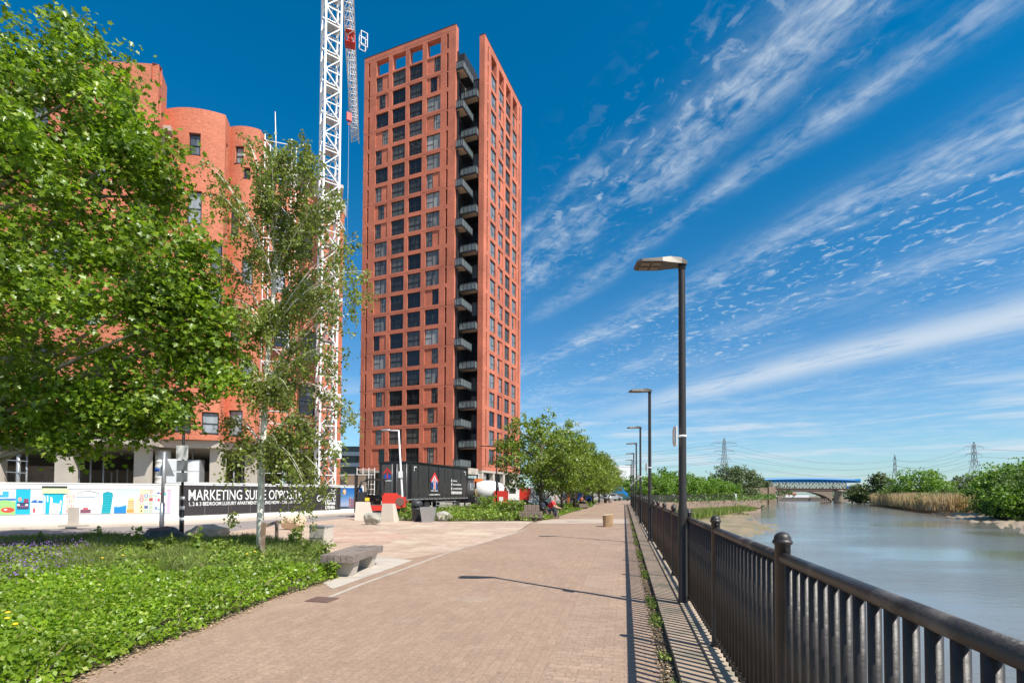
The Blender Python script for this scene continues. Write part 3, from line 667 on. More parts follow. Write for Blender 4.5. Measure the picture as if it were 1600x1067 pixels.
def qf(a, b_, z0=ZB, z1=ZT):    # plain vertical brick face from a to b
    L = math.hypot(b_[0]-a[0], b_[1]-a[1]); mb.face([(*a, z0), (*b_, z0), (*b_, z1), (*a, z1)], uv=[(0, z0), (L, z0), (L, z1), (0, z1)])
qf((-NW, 0), (-NW, .9)); qf((-NW, .9), (-4.1, .9)); qf((-.95, RY0), (0, RY0)); qf((-.95, 6.2), (-.95, RY0))
qf((Lx, 20.4), (Lx, 0)); qf((0, RY0+RL), (Lx, RY0+RL))
def crown_back(cols, w_, L, o0, fixed, axis):
    e = [o0]+[v for c, x in enumerate(cols) for v in (o0+x+.02, o0+x+w_[c]-.02)]+[o0+L]
    za, zb_, zc_ = Z0+FP*NR-1.0, Z0+FP*NR-.35, ZT-.9
    def q(a, b_, z0, z1):
        if axis == 'L': mb.face([(a, fixed, z0), (a, fixed, z1), (b_, fixed, z1), (b_, fixed, z0)], uv=[(a, z0), (a, z1), (b_, z1), (b_, z0)])
        else: mb.face([(fixed, a, z0), (fixed, a, z1), (fixed, b_, z1), (fixed, b_, z0)], uv=[(a, z0), (a, z1), (b_, z1), (b_, z0)])
    for i in range(0, len(e), 2): q(e[i], e[i+1], zb_, zc_)
    q(o0, o0+L, za, zb_)
crown_back(colsL, ww, -NW-Lx, Lx, .9, 'L'); crown_back(colsR, wR, RL, RY0, -.95, 'R')
# slots and half bays closed by brick set back behind the face
for x in (Lx*-1-NW-1.70+Lx, .85+Lx):
    pass
# infill brick beside narrow windows
def infill(x0, x1, z, axis):
    if axis == 'L': mb.face([(x0, .13, z), (x1, .13, z), (x1, .13, z+WH), (x0, .13, z+WH)], uv=[(x0, z), (x1, z), (x1, z+WH), (x0, z+WH)])
    else: mb.face([(-.13, x0, z), (-.13, x1, z), (-.13, x1, z+WH), (-.13, x0, z+WH)], uv=[(x0, z), (x1, z), (x1, z+WH), (x0, z+WH)])
wins = []
full = (2.56, 2.54, (.5,), ((0, .5, .42),)); dark = (2.56, 2.54, (.5,), ((0, 1, .38), (0, 1, .44))); half = (1.22, 2.54, (.35,), ((.35, 1, .45),))
for r in range(NR):
    z = Z0+FP*(NR-1-r)
    for c in range(4):
        x0 = wx[c]; x1 = x0+ww[c]
        if c in (1, 2): wins.append(('dark%d' % (r % 2), dark, ((x0+x1)/2, .22, z+.01), 0, 'glass_dark', r)); continue
        k = pat[c][r]
        if k == 'F': wins.append(('full', full, ((x0+x1)/2, .22, z+.01), 0, 'glass', r))
        else:
            xa = {'L': x0+.02, 'M': x0+.68, 'R': x1-1.25}[k]
            if xa-x0 > .1: infill(x0, xa, z, 'L')
            if x1-(xa+1.22) > .1: infill(xa+1.22, x1, z, 'L')
            wins.append(('half', half, (xa+.61, .22, z+.01), 0, 'glass', r))
fullR = (2.23, 2.54, (.5,), ((.5, 1, .42),)); halfR = (1.1, 2.54, (), ((0, 1, .42),))
patR = 'FLRFLRRFLLRFLRLRFLLRL'
for r in range(NR):
    z = Z0+FP*(NR-1-r)
    for c in range(4):
        y0_ = RY0+colsR[c]; y1_ = y0_+wR[c]; k = 'F' if c in (0, 2) else patR[(r+c*3) % 21]
        if c == 3: k = 'F' if r % 3 else 'L'
        if k == 'F': wins.append(('fR%d' % (c == 2), fullR, (-.22, (y0_+y1_)/2, z+.01), R(90), 'glass_dark' if c == 2 else 'glass_blue', r+40))
        else:
            ya = y0_+.02 if k == 'L' else y1_-1.14
            if ya-y0_ > .1: infill(y0_, ya, z, 'R')
            if y1_-ya-1.1 > .1: infill(ya+1.1, y1_, z, 'R')
            wins.append(('hR', halfR, (-.22, ya+.55, z+.01), R(90), 'glass_blue', r+40))
mb.build('wall', M['brick_tower'], tower)
wins.sort(key=lambda q: (q[3] > 0, -q[5]))
for q in wins[:98]: place_window('t'+q[0], q[1], tower, q[2], q[3], M[q[4]])
f = MB(); g = MB()
for q in wins[98:]:
    a, c = window_mesh(*q[1]); m4 = Matrix.Translation(q[2]) @ Matrix.Rotation(q[3], 4, 'Z')
    a.v = [tuple(m4 @ Vector(v)) for v in a.v]; c.v = [tuple(m4 @ Vector(v)) for v in c.v]
    i = len(f.v); f.v += a.v; f.f += [[i+k for k in fc] for fc in a.f]; f.m += [0]*len(a.f); f.sm += a.sm; f.uv += a.uv
    i = len(f.v); f.v += c.v; f.f += [[i+k for k in fc] for fc in c.f]; f.m += [2 if q[4] == 'glass_dark' else 1]*len(c.f); f.sm += c.sm; f.uv += c.uv
f.build('windows', [M['frame'], M['glass_blue'], M['glass_dark']], tower)['kind'] = 'stuff'
# slot backs (dark panel strip), floors behind glass, roof set back
mb = MB()
mb.face([(Lx, .46, ZB), (-3.2, .46, ZB), (-3.2, .46, Z0+FP*NR-.6), (Lx, .46, Z0+FP*NR-.6)]); mb.face([(-.46, RY0+.3, ZB), (-.46, RY0+RL, ZB), (-.46, RY0+RL, Z0+FP*NR-.6), (-.46, RY0+.3, Z0+FP*NR-.6)])
for q in (Lx*-1-NW-1.70+Lx, .85+Lx): mb.face([(q-.1, .42, ZB), (q+.5, .42, ZB), (q+.5, .42, ZT-1), (q-.1, .42, ZT-1)])
for q in (RY0+1.2, RY0+15.75): mb.face([(-.42, q-.1, ZB), (-.42, q+.5, ZB), (-.42, q+.5, ZT-1), (-.42, q-.1, ZT-1)])
mb.build('slot_backing', M['frame'], tower)
mb = MB(); mb.b2((Lx+.95, 3.0, 66), (-4.0, RY0+RL-3, Z0+FP*NR-.9)); mb.b2((Lx+.8, .95, Z0+FP*NR-1.2), (-4.1, RY0+RL-.3, Z0+FP*NR-.95)); mb.b2((-4.05, 6.2, 60), (-.97, RY0+RL-.3, Z0+FP*NR-.95))
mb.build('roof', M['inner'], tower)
mb = MB()
for r in range(0, NR+2, 2):
    z = Z0+FP*r-.42
    if z < ZB+.1 or z > ZT: continue
    mb.face([(Lx, -.004, z), (-NW, -.004, z), (-NW, -.004, z+.045), (Lx, -.004, z+.045)]); mb.face([(.004, RY0, z), (.004, RY0+RL, z), (.004, RY0+RL, z+.045), (.004, RY0, z+.045)])
mb.build('movement_joint', flat((.12, .045, .03)), tower)
mb = MB(); mb.b2((-7.5, 4, Z0+FP*NR-.95), (-4.1, 9, 76)); mb.build('plant_room', M['balcmetal'], tower)
mb = MB(); mb.face([(Lx-.03, -.03, ZT), (-NW+.02, -.03, ZT), (-NW+.02, .93, ZT), (Lx-.03, .93, ZT)]); mb = MB()
mb.b2((Lx-.03, -.03, ZT+.003), (-NW+.02, .93, ZT+.10)); mb.b2((-.98, RY0-.03, ZT+.003), (.03, RY0+RL+.03, ZT+.10)); mb.build('parapet_coping', M['frame'], tower)
mb = MB(); mb.face([(Lx, 0, ZB), (0, RY0+RL, ZB), (Lx, RY0+RL, ZB)])
for x0, x1, y0_, y1_ in ((Lx, -NW, .02, RY0+RL-.02), (-NW, -.02, RY0+.05, RY0+RL-.02)): mb.b2((x0+.02, y0_, ZB-.35), (x1, y1_, ZB-.004))
mb.build('ground_floor_ceiling', M['conc_col'], tower)
# recessed corner: dark glazing and balconies
mb = MB(); mb.b2((-4.3, .95, ZB), (-4.1, 6.2, Z0+FP*NR-1)); mb.b2((-4.1, 6.2, ZB), (-.95, 6.35, Z0+FP*NR-1)); mb.build('corner_wall', M['balcmetal'], tower)
cg = (2.0, 2.45, (.5,), ())
for r in range(NR): place_window('tc', cg, tower, (-2.5, 6.14, ZB+.65+FP*r), 0, M['glass_blue'])
M['slabdark'] = mat('balcony_fascia', (.028, .029, .032), .45, .15, 2)
def balcony(x0, x1, y0_, y1_, z):
    mb = MB(); mb.b2((x0, y0_, z+.06), (x1, y1_, z+.32)); sl = mb.build('balcony', M['slabdark'], tower)
    s = MB(); s.b2((x0+.18, y0_+.18, z+.03), (x1-.15, y1_-2.0, z+.055)); s.build('soffit_board', M['soffit'], sl)
    g = MB(); t = .015
    g.b2((x0+.03, y0_+.03, z+.35), (x1-.03, y0_+.03+t, z+1.35)); g.b2((x1-.03-t, y0_+.06, z+.35), (x1-.03, y1_, z+1.35)); g.b2((x0+.03, y0_+.06, z+.35), (x0+.03+t, y1_-.5, z+1.35))
    g.build('glass_panel', M['balglass'], sl)
    h = MB(); h.b2((x0, y0_, z+1.36), (x1, y0_+.06, z+1.42)); h.b2((x1-.06, y0_+.06, z+1.36), (x1, y1_, z+1.42))
    for k in range(5):
        x = x0+(x1-x0)*k/4; h.box((min(max(x, x0+.03), x1-.03), y0_+.03, z+.85), (.04, .05, 1.02)); 
        y = y0_+(y1_-y0_)*k/4; h.box((x1-.03, max(y, y0_+.03), z+.85), (.05, .04, 1.02))
    h.build('handrail', M['balcmetal'], sl)
m, ntg, b = newmat('balcony_glass'); b.inputs['Base Color'].default_value = (.25, .30, .31, 1); b.inputs['Roughness'].default_value = .05; b.inputs['Alpha'].default_value = .40; M['balglass'] = m
for r in range(NR):
    z = Z0-.75+FP*r
    if (NR-1-r) % 2 == 0: balcony(-3.9, -2.25, .05, 3.9, z-.1)
    else: balcony(-3.9, -.98, 2.4, 5.6, z-.1)
# stair wing set back on the left with open landings
mb = MB(); wallgrid(mb, [(Lx-1.35, 2.6), (Lx-.02, 2.6)], ZB, 72.6, [], cap=.4); mb.face([(Lx-1.35, 2.6, ZB), (Lx-1.35, 2.6, 72.6), (Lx-1.35, 4.5, 72.6), (Lx-1.35, 4.5, ZB)]); mb.build('side_wall', M['brick_tower'], tower)
mb = MB(); mb.b2((Lx-2.0, 6.5, ZB), (Lx-.1, 9, 66)); mb.build('landing_core', M['brick_tower'], tower)
for r in range(20):
    mb = MB(); z = 6.6+(FP-.02)*r; mb.b2((Lx-2.9, 3.4, z), (Lx-.1, 6.4, z+.22)); o = mb.build('landing', M['conc_col'], tower)
    g = MB(); g.b2((Lx-2.88, 3.42, z+1.2), (Lx-1.4, 3.47, z+1.25))
    for k in range(12): g.box((Lx-2.86+k*.13, 3.44, z+.7), (.02, .03, 1.0))
    g.build('handrail', M['balcmetal'], o)
# ground floor: columns, dark shopfront, white lattice screen, concrete canopy
mb = MB(); mb.b2((Lx+1, 2.2, 0), (-3.2, 2.4, ZB-.4)); mb.b2((-1.2, RY0+.4, 0), (-1.0, RY0+RL-.5, ZB-.4)); mb.build('shopfront', M['glass_dark'], tower)
for x in (Lx+.6, -16, -11.5, -7.2, -3.5):
    mb = MB(); mb.b2((x-.35, .3, 0), (x+.35, 1.0, ZB-.35)); mb.build('column', M['conc_col'], tower)
for y in (RY0+.5, RY0+5, RY0+9.5, RY0+14, RY0+RL-.6):
    mb = MB(); mb.b2((-.75, y-.35, 0), (-.1, y+.35, ZB-.35)); mb.build('column', M['conc_col'], tower)
mb = MB(); mb.b2((-3.6, -.3, 4.35), (-.6, 3.2, 5.3)); mb.build('canopy', M['concrete'], tower)
mb = MB()
for k in range(7): mb.box((-.4+.0*k, RY0-.4+k*.45, 2.3), (.06, .06, 4.5))
for k in range(9): mb.box((-.4, RY0+.95, .4+k*.5), (.05, 2.8, .05))
for k in range(7): mb.box((-3+k*.45, RY0-.7, 2.3), (.06, .06, 4.5))
for k in range(9): mb.box((-1.65, RY0-.7, .4+k*.5), (2.8, .05, .05))
mb.build('entrance_screen', M['white'], tower)
# ------------------------------------------------------------ scalloped brick block behind the hoarding
blk = thing('apartment_block', 'curved red brick apartment block under construction behind the white hoarding', 'apartment block')
def arc(a, b_, bulge, n=14):
    a, b_ = Vector(a), Vector(b_); d = b_-a; nn = Vector((d.y, -d.x)).normalized()
    return [a+d*t+nn*bulge*4*t*(1-t) for t in [k/n for k in range(n+1)]]
def P2(px, Y): p = at(px, 700, Y); return (p.x, p.y)
ZT1 = at(234, 101, 35.4).z
b1a, b1b, b1r = P2(-90, 37), P2(234, 35.4), P2(247.5, 37.4)
b2b, b2r = P2(342, 38.0), P2(350, 39.3)
b3b, b3r = P2(398, 39.6), P2(412, 41.2)
bays = [(arc(P2(-330, 36), b1a, .5), [(b1a[0]+.4, b1a[1]+2.0)], ZT1), (arc(b1a, b1b, .85, 18), [b1r], ZT1), (arc(b1r, b2b, .42, 12), [b2r], at(342, 180, 38).z), (arc(b2r, b3b, .26, 10), [b3r], at(398, 203, 39.6).z)]
BB = 5.35
def sof(pts, px):      # arc length at which a ray through px meets the curve
    S = 0; best = None
    for a, c in zip(pts, pts[1:]):
        ra = a.x/a.y; rc = c.x/c.y; r_ = at(px, 700, 30); r_ = r_.x/r_.y
        if min(ra, rc) <= r_ <= max(ra, rc) and abs(rc-ra) > 1e-6:
            t = (r_-ra)/(rc-ra); return S+(c-a).length*t
        S += (c-a).length
    return S
def zat(px, py, Y): return at(px, py, Y).z
# windows read as (px0, px1, top y, bottom y) on each bay
W1 = [(-60, -25, 150, 200), (30, 60, 165, 210), (110, 132, 140, 184), (160, 183, 138, 183), (40, 75, 270, 320), (130, 158, 245, 300), (205, 224, 290, 330), (60, 100, 370, 420), (203, 224, 350, 392), (-50, 0, 420, 470), (110, 150, 460, 510), (195, 222, 480, 525), (30, 75, 540, 590), (140, 165, 560, 610), (-70, -30, 620, 670), (98, 120, 637, 668), (152, 211, 637, 671)]
W2 = [(284, 303, 206, 240), (283, 307, 296, 347), (262, 274, 384, 430), (322, 350 - 9, 372, 421), (322, 341, 437, 500), (285, 305, 455, 505), (266, 286, 540, 590), (318, 340, 548, 596), (267, 297, 625, 674), (314, 341, 642, 676)]
W3 = [(358, 372, 225, 252), (372, 387 - 4, 258, 275), (352, 366, 315, 365), (372, 390, 400, 440), (355, 372, 480, 530), (375, 393, 560, 605), (356, 378, 640, 680)]
bmb = MB(); wl_ = []
for bi, (pts, ret, zt_) in enumerate(bays):
    pts = [Vector(p) for p in pts]; W_ = [[], W1, W2, W3][bi]; ops = []
    for (p0, p1, t_, b_) in W_:
        s0, s1 = sof(pts, p0), sof(pts, p1)
        if s1-s0 < .3: continue
        Y_ = (pts[0].y+pts[-1].y)/2-.5; za, zb_ = zat(p0, b_, Y_), zat(p0, t_, Y_)
        ops.append((round(s0, 3), round(s1, 3), round(za, 3), round(zb_, 3)))
    pos = wallgrid(bmb, pts, BB, zt_, ops, .28, cap=.4, back=1.2)
    for (s0, s1, za, zb_) in ops:
        p, n = pos((s0+s1)/2); wl_.append((s1-s0, zb_-za, (p.x-n.x*.22, p.y-n.y*.22, za), math.atan2(n.x, -n.y)))
    # soldier-course band lines standing 12 mm proud
    last = pts[-1]
    for q in ret:
        q = Vector(q); wallgrid(bmb, [last, q], BB, zt_, [(.35, .75, zt_-3.6, zt_-1.9)] if bi > 0 else [], .25, cap=.4, back=1.2); last = q
bmb.build('wall', M['brick'], blk)
for i, (wd, ht, loc, rz) in enumerate(wl_):
    fr, gl = window_mesh(wd-.02, ht-.02, (.5,) if wd > 1.5 else (), ((0, 1, .47),), .07)
    o = fr.build('window', M['frame'], blk); o.location = (loc[0], loc[1], loc[2]+.01); o.rotation_euler = (0, 0, rz); gl.build('pane', M['glass_blue'], o)
    s = MB(); s.b2((-wd/2-.03, -.24, -.055), (wd/2+.03, .0, -.004)); s.build('sill', M['frame'], o)
# inside slabs and the concrete ground storey
foot = [P2(-330, 36.2)]+[tuple(b1a)]+[tuple(p) for p in arc(b1a, b1b, .85, 8)]+[b1r, b2b, b2r, b3b, b3r]
back_ = [(-24, 52), (-60, 60)]
mb = MB(); mb.prism([(p[0], p[1]+.12) for p in foot]+back_, BB-.55, BB-.01); mb.build('floor_slab', M['conc_col'], blk)
mb = MB(); mb.prism([(p[0]+(.0), p[1]+1.4) for p in foot]+back_, 28.2, 28.6); mb.build('roof', M['conc_col'], blk)
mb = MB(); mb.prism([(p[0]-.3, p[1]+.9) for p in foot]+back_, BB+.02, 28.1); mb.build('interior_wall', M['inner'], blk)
cols_px = [(-40, 37.2), (22-30, 36.8), (103, 36), (223, 36.9), (340, 38.9), (394, 40.6)]
for px, Yc in cols_px:
    p = at(px, 760, Yc); mb = MB(); mb.box((p.x, p.y, 2.4), (1.25 if px < 150 else 1.0, .5, 4.8)); mb.build('column', M['conc_col'], blk)
mb = MB(); a = at(-120, 760, 43); c = at(420, 760, 50); mb.beam((a.x, a.y, 1.7), (c.x, c.y, 1.7), .3, 3.4); mb.build('retaining_wall', M['conc_dark'], blk)
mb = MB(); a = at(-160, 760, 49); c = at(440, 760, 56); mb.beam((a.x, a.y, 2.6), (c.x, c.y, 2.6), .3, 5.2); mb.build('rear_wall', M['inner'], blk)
mb = MB(); a = at(-60, 760, 38); c = at(92, 760, 39.4); mb.beam((a.x, a.y, 1.7), (c.x, c.y, 1.7), .15, 3.4); mb.build('formwork_wall', M['wood'], blk)
for px, Yc, h in [(28, 36.2, 4.8), (41, 36.4, 4.8), (123, 36.6, 4.7), (141, 38, 4.7), (161, 38.4, 4.7), (174, 40, 3.0), (183, 40, 3.2), (199, 40, 3.3), (209, 40, 3.6), (236, 37.5, 4.7), (300, 39, 4.7), (365, 40.5, 4.7), (378, 41.5, 4.7)]:
    p = at(px, 760, Yc); mb = MB(); mb.tube([(p.x, p.y, 0), (p.x, p.y, h)], .06 if px != 28 else .13, 8); mb.build('steel_prop', M['steel'], blk)
mb = MB()
for k in range(3): p = at(8, 760, 36.2); q = at(42, 760, 36); mb.beam((p.x, p.y, 2.0+k*.85), (q.x, q.y, 1.9+k*.85), .06)
mb.build('scaffold_bracket', M['steel'], blk)
# unfinished concrete frame section to the right
fa, fb, fcn = at(411, 700, 42.5), at(531, 700, 46.5), at(531, 700, 60)
sc_ = [(fa.x, fa.y), (fb.x, fb.y), (fb.x*58/46.5-.5, 58), (fa.x, 58)]
for k in range(10):
    mb = MB(); z = BB-.3+k*2.75; mb.prism(sc_, z, z+.3); mb.build('floor_slab', M['conc_col'], blk)
for k in range(9):
    z = BB+k*2.75
    d = Vector((fb.x-fa.x, fb.y-fa.y))
    for t in (.03, .3, .6): mb = MB(); q = Vector((fa.x, fa.y))+d*t; mb.box((q.x, q.y+.5, z+1.2), (.45, .45, 2.42)); mb.build('column', M['conc_col'], blk)
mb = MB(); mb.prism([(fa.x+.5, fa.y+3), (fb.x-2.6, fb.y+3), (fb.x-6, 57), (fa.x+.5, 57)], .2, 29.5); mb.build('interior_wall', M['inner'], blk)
mb = MB(); wallgrid(mb, [(fb.x-1.75, fb.y-.6), (fb.x+.15, fb.y-.25)], 0, 27.4, [], cap=.4); wallgrid(mb, [(fb.x+.15, fb.y-.25), (fb.x*58/46.5-.3, 58)], 0, 27.4, [], cap=.4); mb.build('wall', M['brick'], blk)
mb = MB(); mb.b2((fb.x-2.4, fb.y-.9, 27.4), (fb.x+.1, fb.y+.6, 28.5)); mb.build('cladding_panel', M['concrete'], blk)
# brick skin already built up over the lower floors of the frame
fd = (fb-fa); fd.z = 0; fn_ = Vector((fd.y, -fd.x, 0)).normalized()*.35
sk0, sk1 = fa+fn_, fa+fd*.80+fn_
spts = [Vector((sk0.x, sk0.y)), Vector((sk1.x, sk1.y))]; ops = []
for (p0, p1, t_, b_) in [(417, 441, 335, 392), (455, 482, 352, 402), (418, 440, 418, 466), (462, 486, 432, 478), (424, 448, 498, 548), (466, 492, 515, 562), (418, 442, 585, 632), (464, 490, 600, 648)]:
    s0, s1 = sof(spts, p0), sof(spts, p1); ops.append((round(s0, 3), round(s1, 3), round(zat(p0, b_, 44), 3), round(zat(p0, t_, 44), 3)))
mb = MB(); pos = wallgrid(mb, spts, BB, at(430, 296, 43.5).z, ops, .28, cap=.3); mb.build('wall', M['brick'], blk)
for (s0, s1, za, zb_) in ops:
    p, n = pos((s0+s1)/2); wd, ht = s1-s0, zb_-za; fr, gl = window_mesh(wd-.02, ht-.02, (.5,) if wd > 1.4 else (), ((0, 1, .47),), .07)
    o = fr.build('window', M['frame'], blk); o.location = (p.x-n.x*.22, p.y-n.y*.22, za+.01); o.rotation_euler = (0, 0, math.atan2(n.x, -n.y)); gl.build('pane', M['glass_blue'], o)
# scaffold at the bay corner
sf = thing('scaffold', 'white scaffold tower against the corner of the curved brick block', 'scaffold')
p0 = at(414, 700, 41.2); mb = MB(); ww_ = 1.9
for i in (0, 1):
    for j in (0, 1): mb.tube([(p0.x+i*ww_, p0.y-.9+j*.9+i*.6, 0), (p0.x+i*ww_, p0.y-.9+j*.9+i*.6, 30.5)], .045, 6); 
for k in range(15):
    z = 2+k*2; a = (p0.x, p0.y-.9, z); c = (p0.x+ww_, p0.y-.3, z); mb.beam(a, c, .05); mb.beam((a[0], a[1], z-1), (c[0], c[1], z-1), .05); mb.beam((a[0], a[1], z), (a[0], a[1]+.9, z), .05)
    mb.beam(a, (c[0], c[1], z-2), .04)
mb.build('pole_frame', M['white'], sf)
mb = MB()
for k in range(7): mb.box((p0.x+ww_/2, p0.y-.2, 4.05+k*4), (ww_, .7, .06), rz=.3)
mb.build('walkway', M['wood'], sf)
# ------------------------------------------------------------ tower crane
crp = at(507.5, 760, 42); crane = thing('tower_crane', 'tall white lattice tower crane rising between the two brick buildings', 'crane', (crp.x, crp.y, 0), R(35))
MW = .64; HZ = 65
mb = MB()
for i in (-1, 1):
    for j in (-1, 1): mb.box((i*MW, j*MW, HZ/2), (.15, .15, HZ))
st = 1.35
for k in range(int(HZ/st)):
    z = .2+k*st
    for (a, c) in (((-1, -1), (1, -1)), ((1, -1), (1, 1)), ((1, 1), (-1, 1)), ((-1, 1), (-1, -1))):
        A = (a[0]*MW, a[1]*MW, z); C = (c[0]*MW, c[1]*MW, z); mb.beam(A, C, .07)
        D = (c[0]*MW, c[1]*MW, z+st); mb.beam(A, D, .07) if k % 2 else mb.beam(C, (A[0], A[1], z+st), .07)
mb.build('mast', M['cranewhite'], crane)
mb = MB()
for k in range(int(HZ/2.7)): 
    z = .5+k*2.7; mb.beam((-.3, -.2, z), (.3, .25, z+2.7), .05); mb.beam((-.3, .1, z), (.3, .5, z+2.7), .05)
    mb.box((0, 0, z), (1.2, 1.2, .04))
mb.build('ladder', M['steel'], crane)
mb = MB(); mb.lathe([(1.1, HZ), (1.1, HZ+.6)], n=20); mb.b2((-1.2, -1.2, HZ+.6), (1.2, 1.2, HZ+1.0)); mb.build('slewing_ring', M['cranewhite'], crane)
mb = MB(); mb.b2((1.1, -1, HZ+.9), (2.5, .6, HZ+2.9)); mb.build('cab', M['white'], crane)
Rl = crane.matrix_basis.copy() if False else Matrix.Translation((crp.x, crp.y, 0)) @ Matrix.Rotation(R(35), 4, 'Z'); inv = Rl.inverted()
J0 = inv @ Vector((crp.x, crp.y, 66)); J1 = inv @ at(555.5, 203, 92)
J1.z = 66
def lattice(p0, p1, w_, h_, st_, tri=True, cr=.09, br=.045):
    mb = MB(); p0, p1 = Vector(p0), Vector(p1); d = p1-p0; L = d.length; u = d/L; s = u.cross(Vector((0, 0, 1))).normalized(); up = s.cross(u); n_ = int(L/st_)
    def c(k, i): q = p0+u*(L*k/n_); return q+s*w_/2 if i == 0 else q-s*w_/2 if i == 1 else q+up*h_
    for i in range(3): mb.beam(c(0, i), c(n_, i), cr)
    for k in range(n_):
        mb.beam(c(k, 0), c(k, 1), br); mb.beam(c(k, 0), c(k+1, 1), br)
        for i in (0, 1): mb.beam(c(k, i), c(k+.5, 2), br); mb.beam(c(k+.5, 2), c(k+1, i), br)
    return mb
lattice(J0, J1, 1.3, 1.3, 1.3, cr=.14, br=.075).build('jib', M['cranewhite'], crane)
cd = (J0-J1).normalized(); lattice(J0, J0+cd*14, 1.3, 1.0, 1.3).build('counter_jib', M['cranewhite'], crane)
cw = J0+cd*12; mb = MB(); mb.box((cw.x, cw.y, cw.z-.8), (1.6, 1.6, 2.2), rz=math.atan2(cd.y, cd.x)); mb.build('counterweight', M['concrete'], crane)
tq = J0+(J1-J0)*((70-42)/(92-42)); tz = tq.z
mb = MB(); an = math.atan2((J1-J0).y, (J1-J0).x)
for i in (-1, 1):
    for j in (-1, 1): mb.box(tq+Vector((i*.6*math.cos(an)-j*.65*math.sin(an), i*.6*math.sin(an)+j*.65*math.cos(an), -.4)), (.12, .12, 1.7), rz=an)
mb.box(tq+Vector((0, 0, -1.3)), (1.3, 1.4, .10), rz=an); mb.box(tq+Vector((0, 0, .4)), (1.3, 1.4, .10), rz=an); mb.box(tq+Vector((0, 0, -.5)), (.6, .6, .5), rz=an); o = mb.build('trolley', M['machred'], crane)
mb = MB(); cc = tq+Vector((1.8*math.cos(an-1.5), 1.8*math.sin(an-1.5), -.2))
for i in (-1, 1):
    for j in (-1, 1): mb.box(cc+Vector((i*.45, j*.45, 0)), (.07, .07, 2.0))
for z in (-1, 0, 1):
    for i in (-1, 1): mb.box(cc+Vector((i*.45, 0, z)), (.06, .9, .06)); mb.box(cc+Vector((0, i*.45, z)), (.9, .06, .06))
mb.build('basket', M['white'], o)
hz = tz-11; mb = MB(); mb.tube([tq+Vector((.1, 0, -1)), tq+Vector((.1, 0, hz-tz))], .03, 5); mb.tube([tq+Vector((-.25, 0, -1)), tq+Vector((-.1, 0, hz-tz))], .03, 5); mb.tube([tq+Vector((0, 0, hz-tz-1.5)), tq+Vector((0, 0, -38))], .022, 5); mb.build('cable', M['steel'], crane)
mb = MB(); mb.box(tq+Vector((0, 0, hz-tz-.7)), (.7, .35, 1.1)); mb.tube([tq+Vector((0, 0, hz-tz-1.2)), tq+Vector((.2, 0, hz-tz-1.6)), tq+Vector((.0, 0, hz-tz-1.9)), tq+Vector((-.2, 0, hz-tz-1.7))], .07, 6); mb.build('hook', M['machred'], crane)
mb = MB()
for zt2 in (9.5, 17.5, 25.5): 
    a = Vector((.7, .7, zt2)); c = inv @ Vector((fa.x+5.5, fa.y+3.4, zt2)); mb.beam(a, c, .12); mb.beam(Vector((-.7, .7, zt2)), c, .12)
    for i in (-1, 1): mb.box((0, i*.85, zt2), (1.9, .12, .25)); mb.box((i*.85, 0, zt2), (.12, 1.9, .25))
mb.build('wall_tie', M['cranewhite'], crane)
mb = MB(); mb.box((.55, -.95, 5.0), (1.0, .05, 1.5)); o = mb.build('site_sign', M['white'], crane)
# ------------------------------------------------------------ hoarding
H = thing('hoarding', 'long site hoarding, white with a painted mural then black with white lettering', 'hoarding')
HTOP = 1.86
def seg(a, c, z0, z1, th, m, name, par, off=0):
    d = (c-a).normalized(); n = Vector((d.y, -d.x, 0)); mb = MB(); A = a+n*(off+th/2); C = c+n*(off+th/2)
    mb.beam((A.x, A.y, (z0+z1)/2), (C.x, C.y, (z0+z1)/2), th, z1-z0); return mb.build(name, m, par)
seg(HA, HB, .09, HTOP, .12, M['hoard'], 'white_panel', H)
seg(HB, HC, .09, HTOP+.10, .12, M['hoard'], 'backing_panel', H)
seg(HA, HB, HTOP+.004, HTOP+.05, .18, M['hoard'], 'top_cap', H, -.03); seg(HB, HC, HTOP+.104, HTOP+.15, .18, M['hoard'], 'top_cap', H, -.03)
dB = (HC-HB).normalized(); nB = Vector((dB.y, -dB.x, 0)); LB = (HC-HB).length; angB = math.atan2(dB.y, dB.x)
dA = (HB-HA).normalized(); nA = Vector((dA.y, -dA.x, 0)); angA = math.atan2(dA.y, dA.x)
def hb(s, off, z): p = HB+dB*s+nB*(.12+off); return Vector((p.x, p.y, z))
def s_px(px, A=HB, D=dB):   # where the ray through px meets the fence line
    r_ = at(px, 760, 30); r_ = r_.x/r_.y; return (r_*A.y-A.x)/(D.x-r_*D.y)
sP = s_px(530)
bp_ = seg(HB+dB*.02, HB+dB*sP, .30, HTOP-.0, .02, M['darkpanel'], 'black_panel', H, .122)
mb = MB()
for k in range(1, 9):
    p = hb(k*sP/8.3, .0235, (.3+HTOP)/2); mb.box(p, (.012, .004, HTOP-.3), rz=angB)
mb.build('panel_joint', M['steel'], bp_)
TR = (R(90), 0, angB)
w1 = s_px(468)-s_px(291)
text('MARKETING SUITE OPPOSITE', .80, w1, M['white'], 'lettering', H, hb(s_px(291), .024, 1.08), TR, .003)
text('1, 2 & 3 BEDROOM LUXURY APARTMENTS SELLING NOW - CALL IN TODAY', .27, s_px(470)-s_px(292), M['white'], 'lettering', H, hb(s_px(292), .024, .80), TR, .003)
x0 = s_px(492.5); x1 = s_px(521.5)
text('Galliard', .60, x1-x0, M['white'], 'lettering', H, hb(x0, .024, .90), TR, .003)
text('Homes', .34, x1-s_px(506), M['white'], 'lettering', H, hb(s_px(506), .024, .66), TR, .010)
text("O'SHEA", .30, x1-s_px(506), M['white'], 'lettering', H, hb(s_px(506), .024, .37), TR, .010)
mb = MB()    # the line emblem over the name
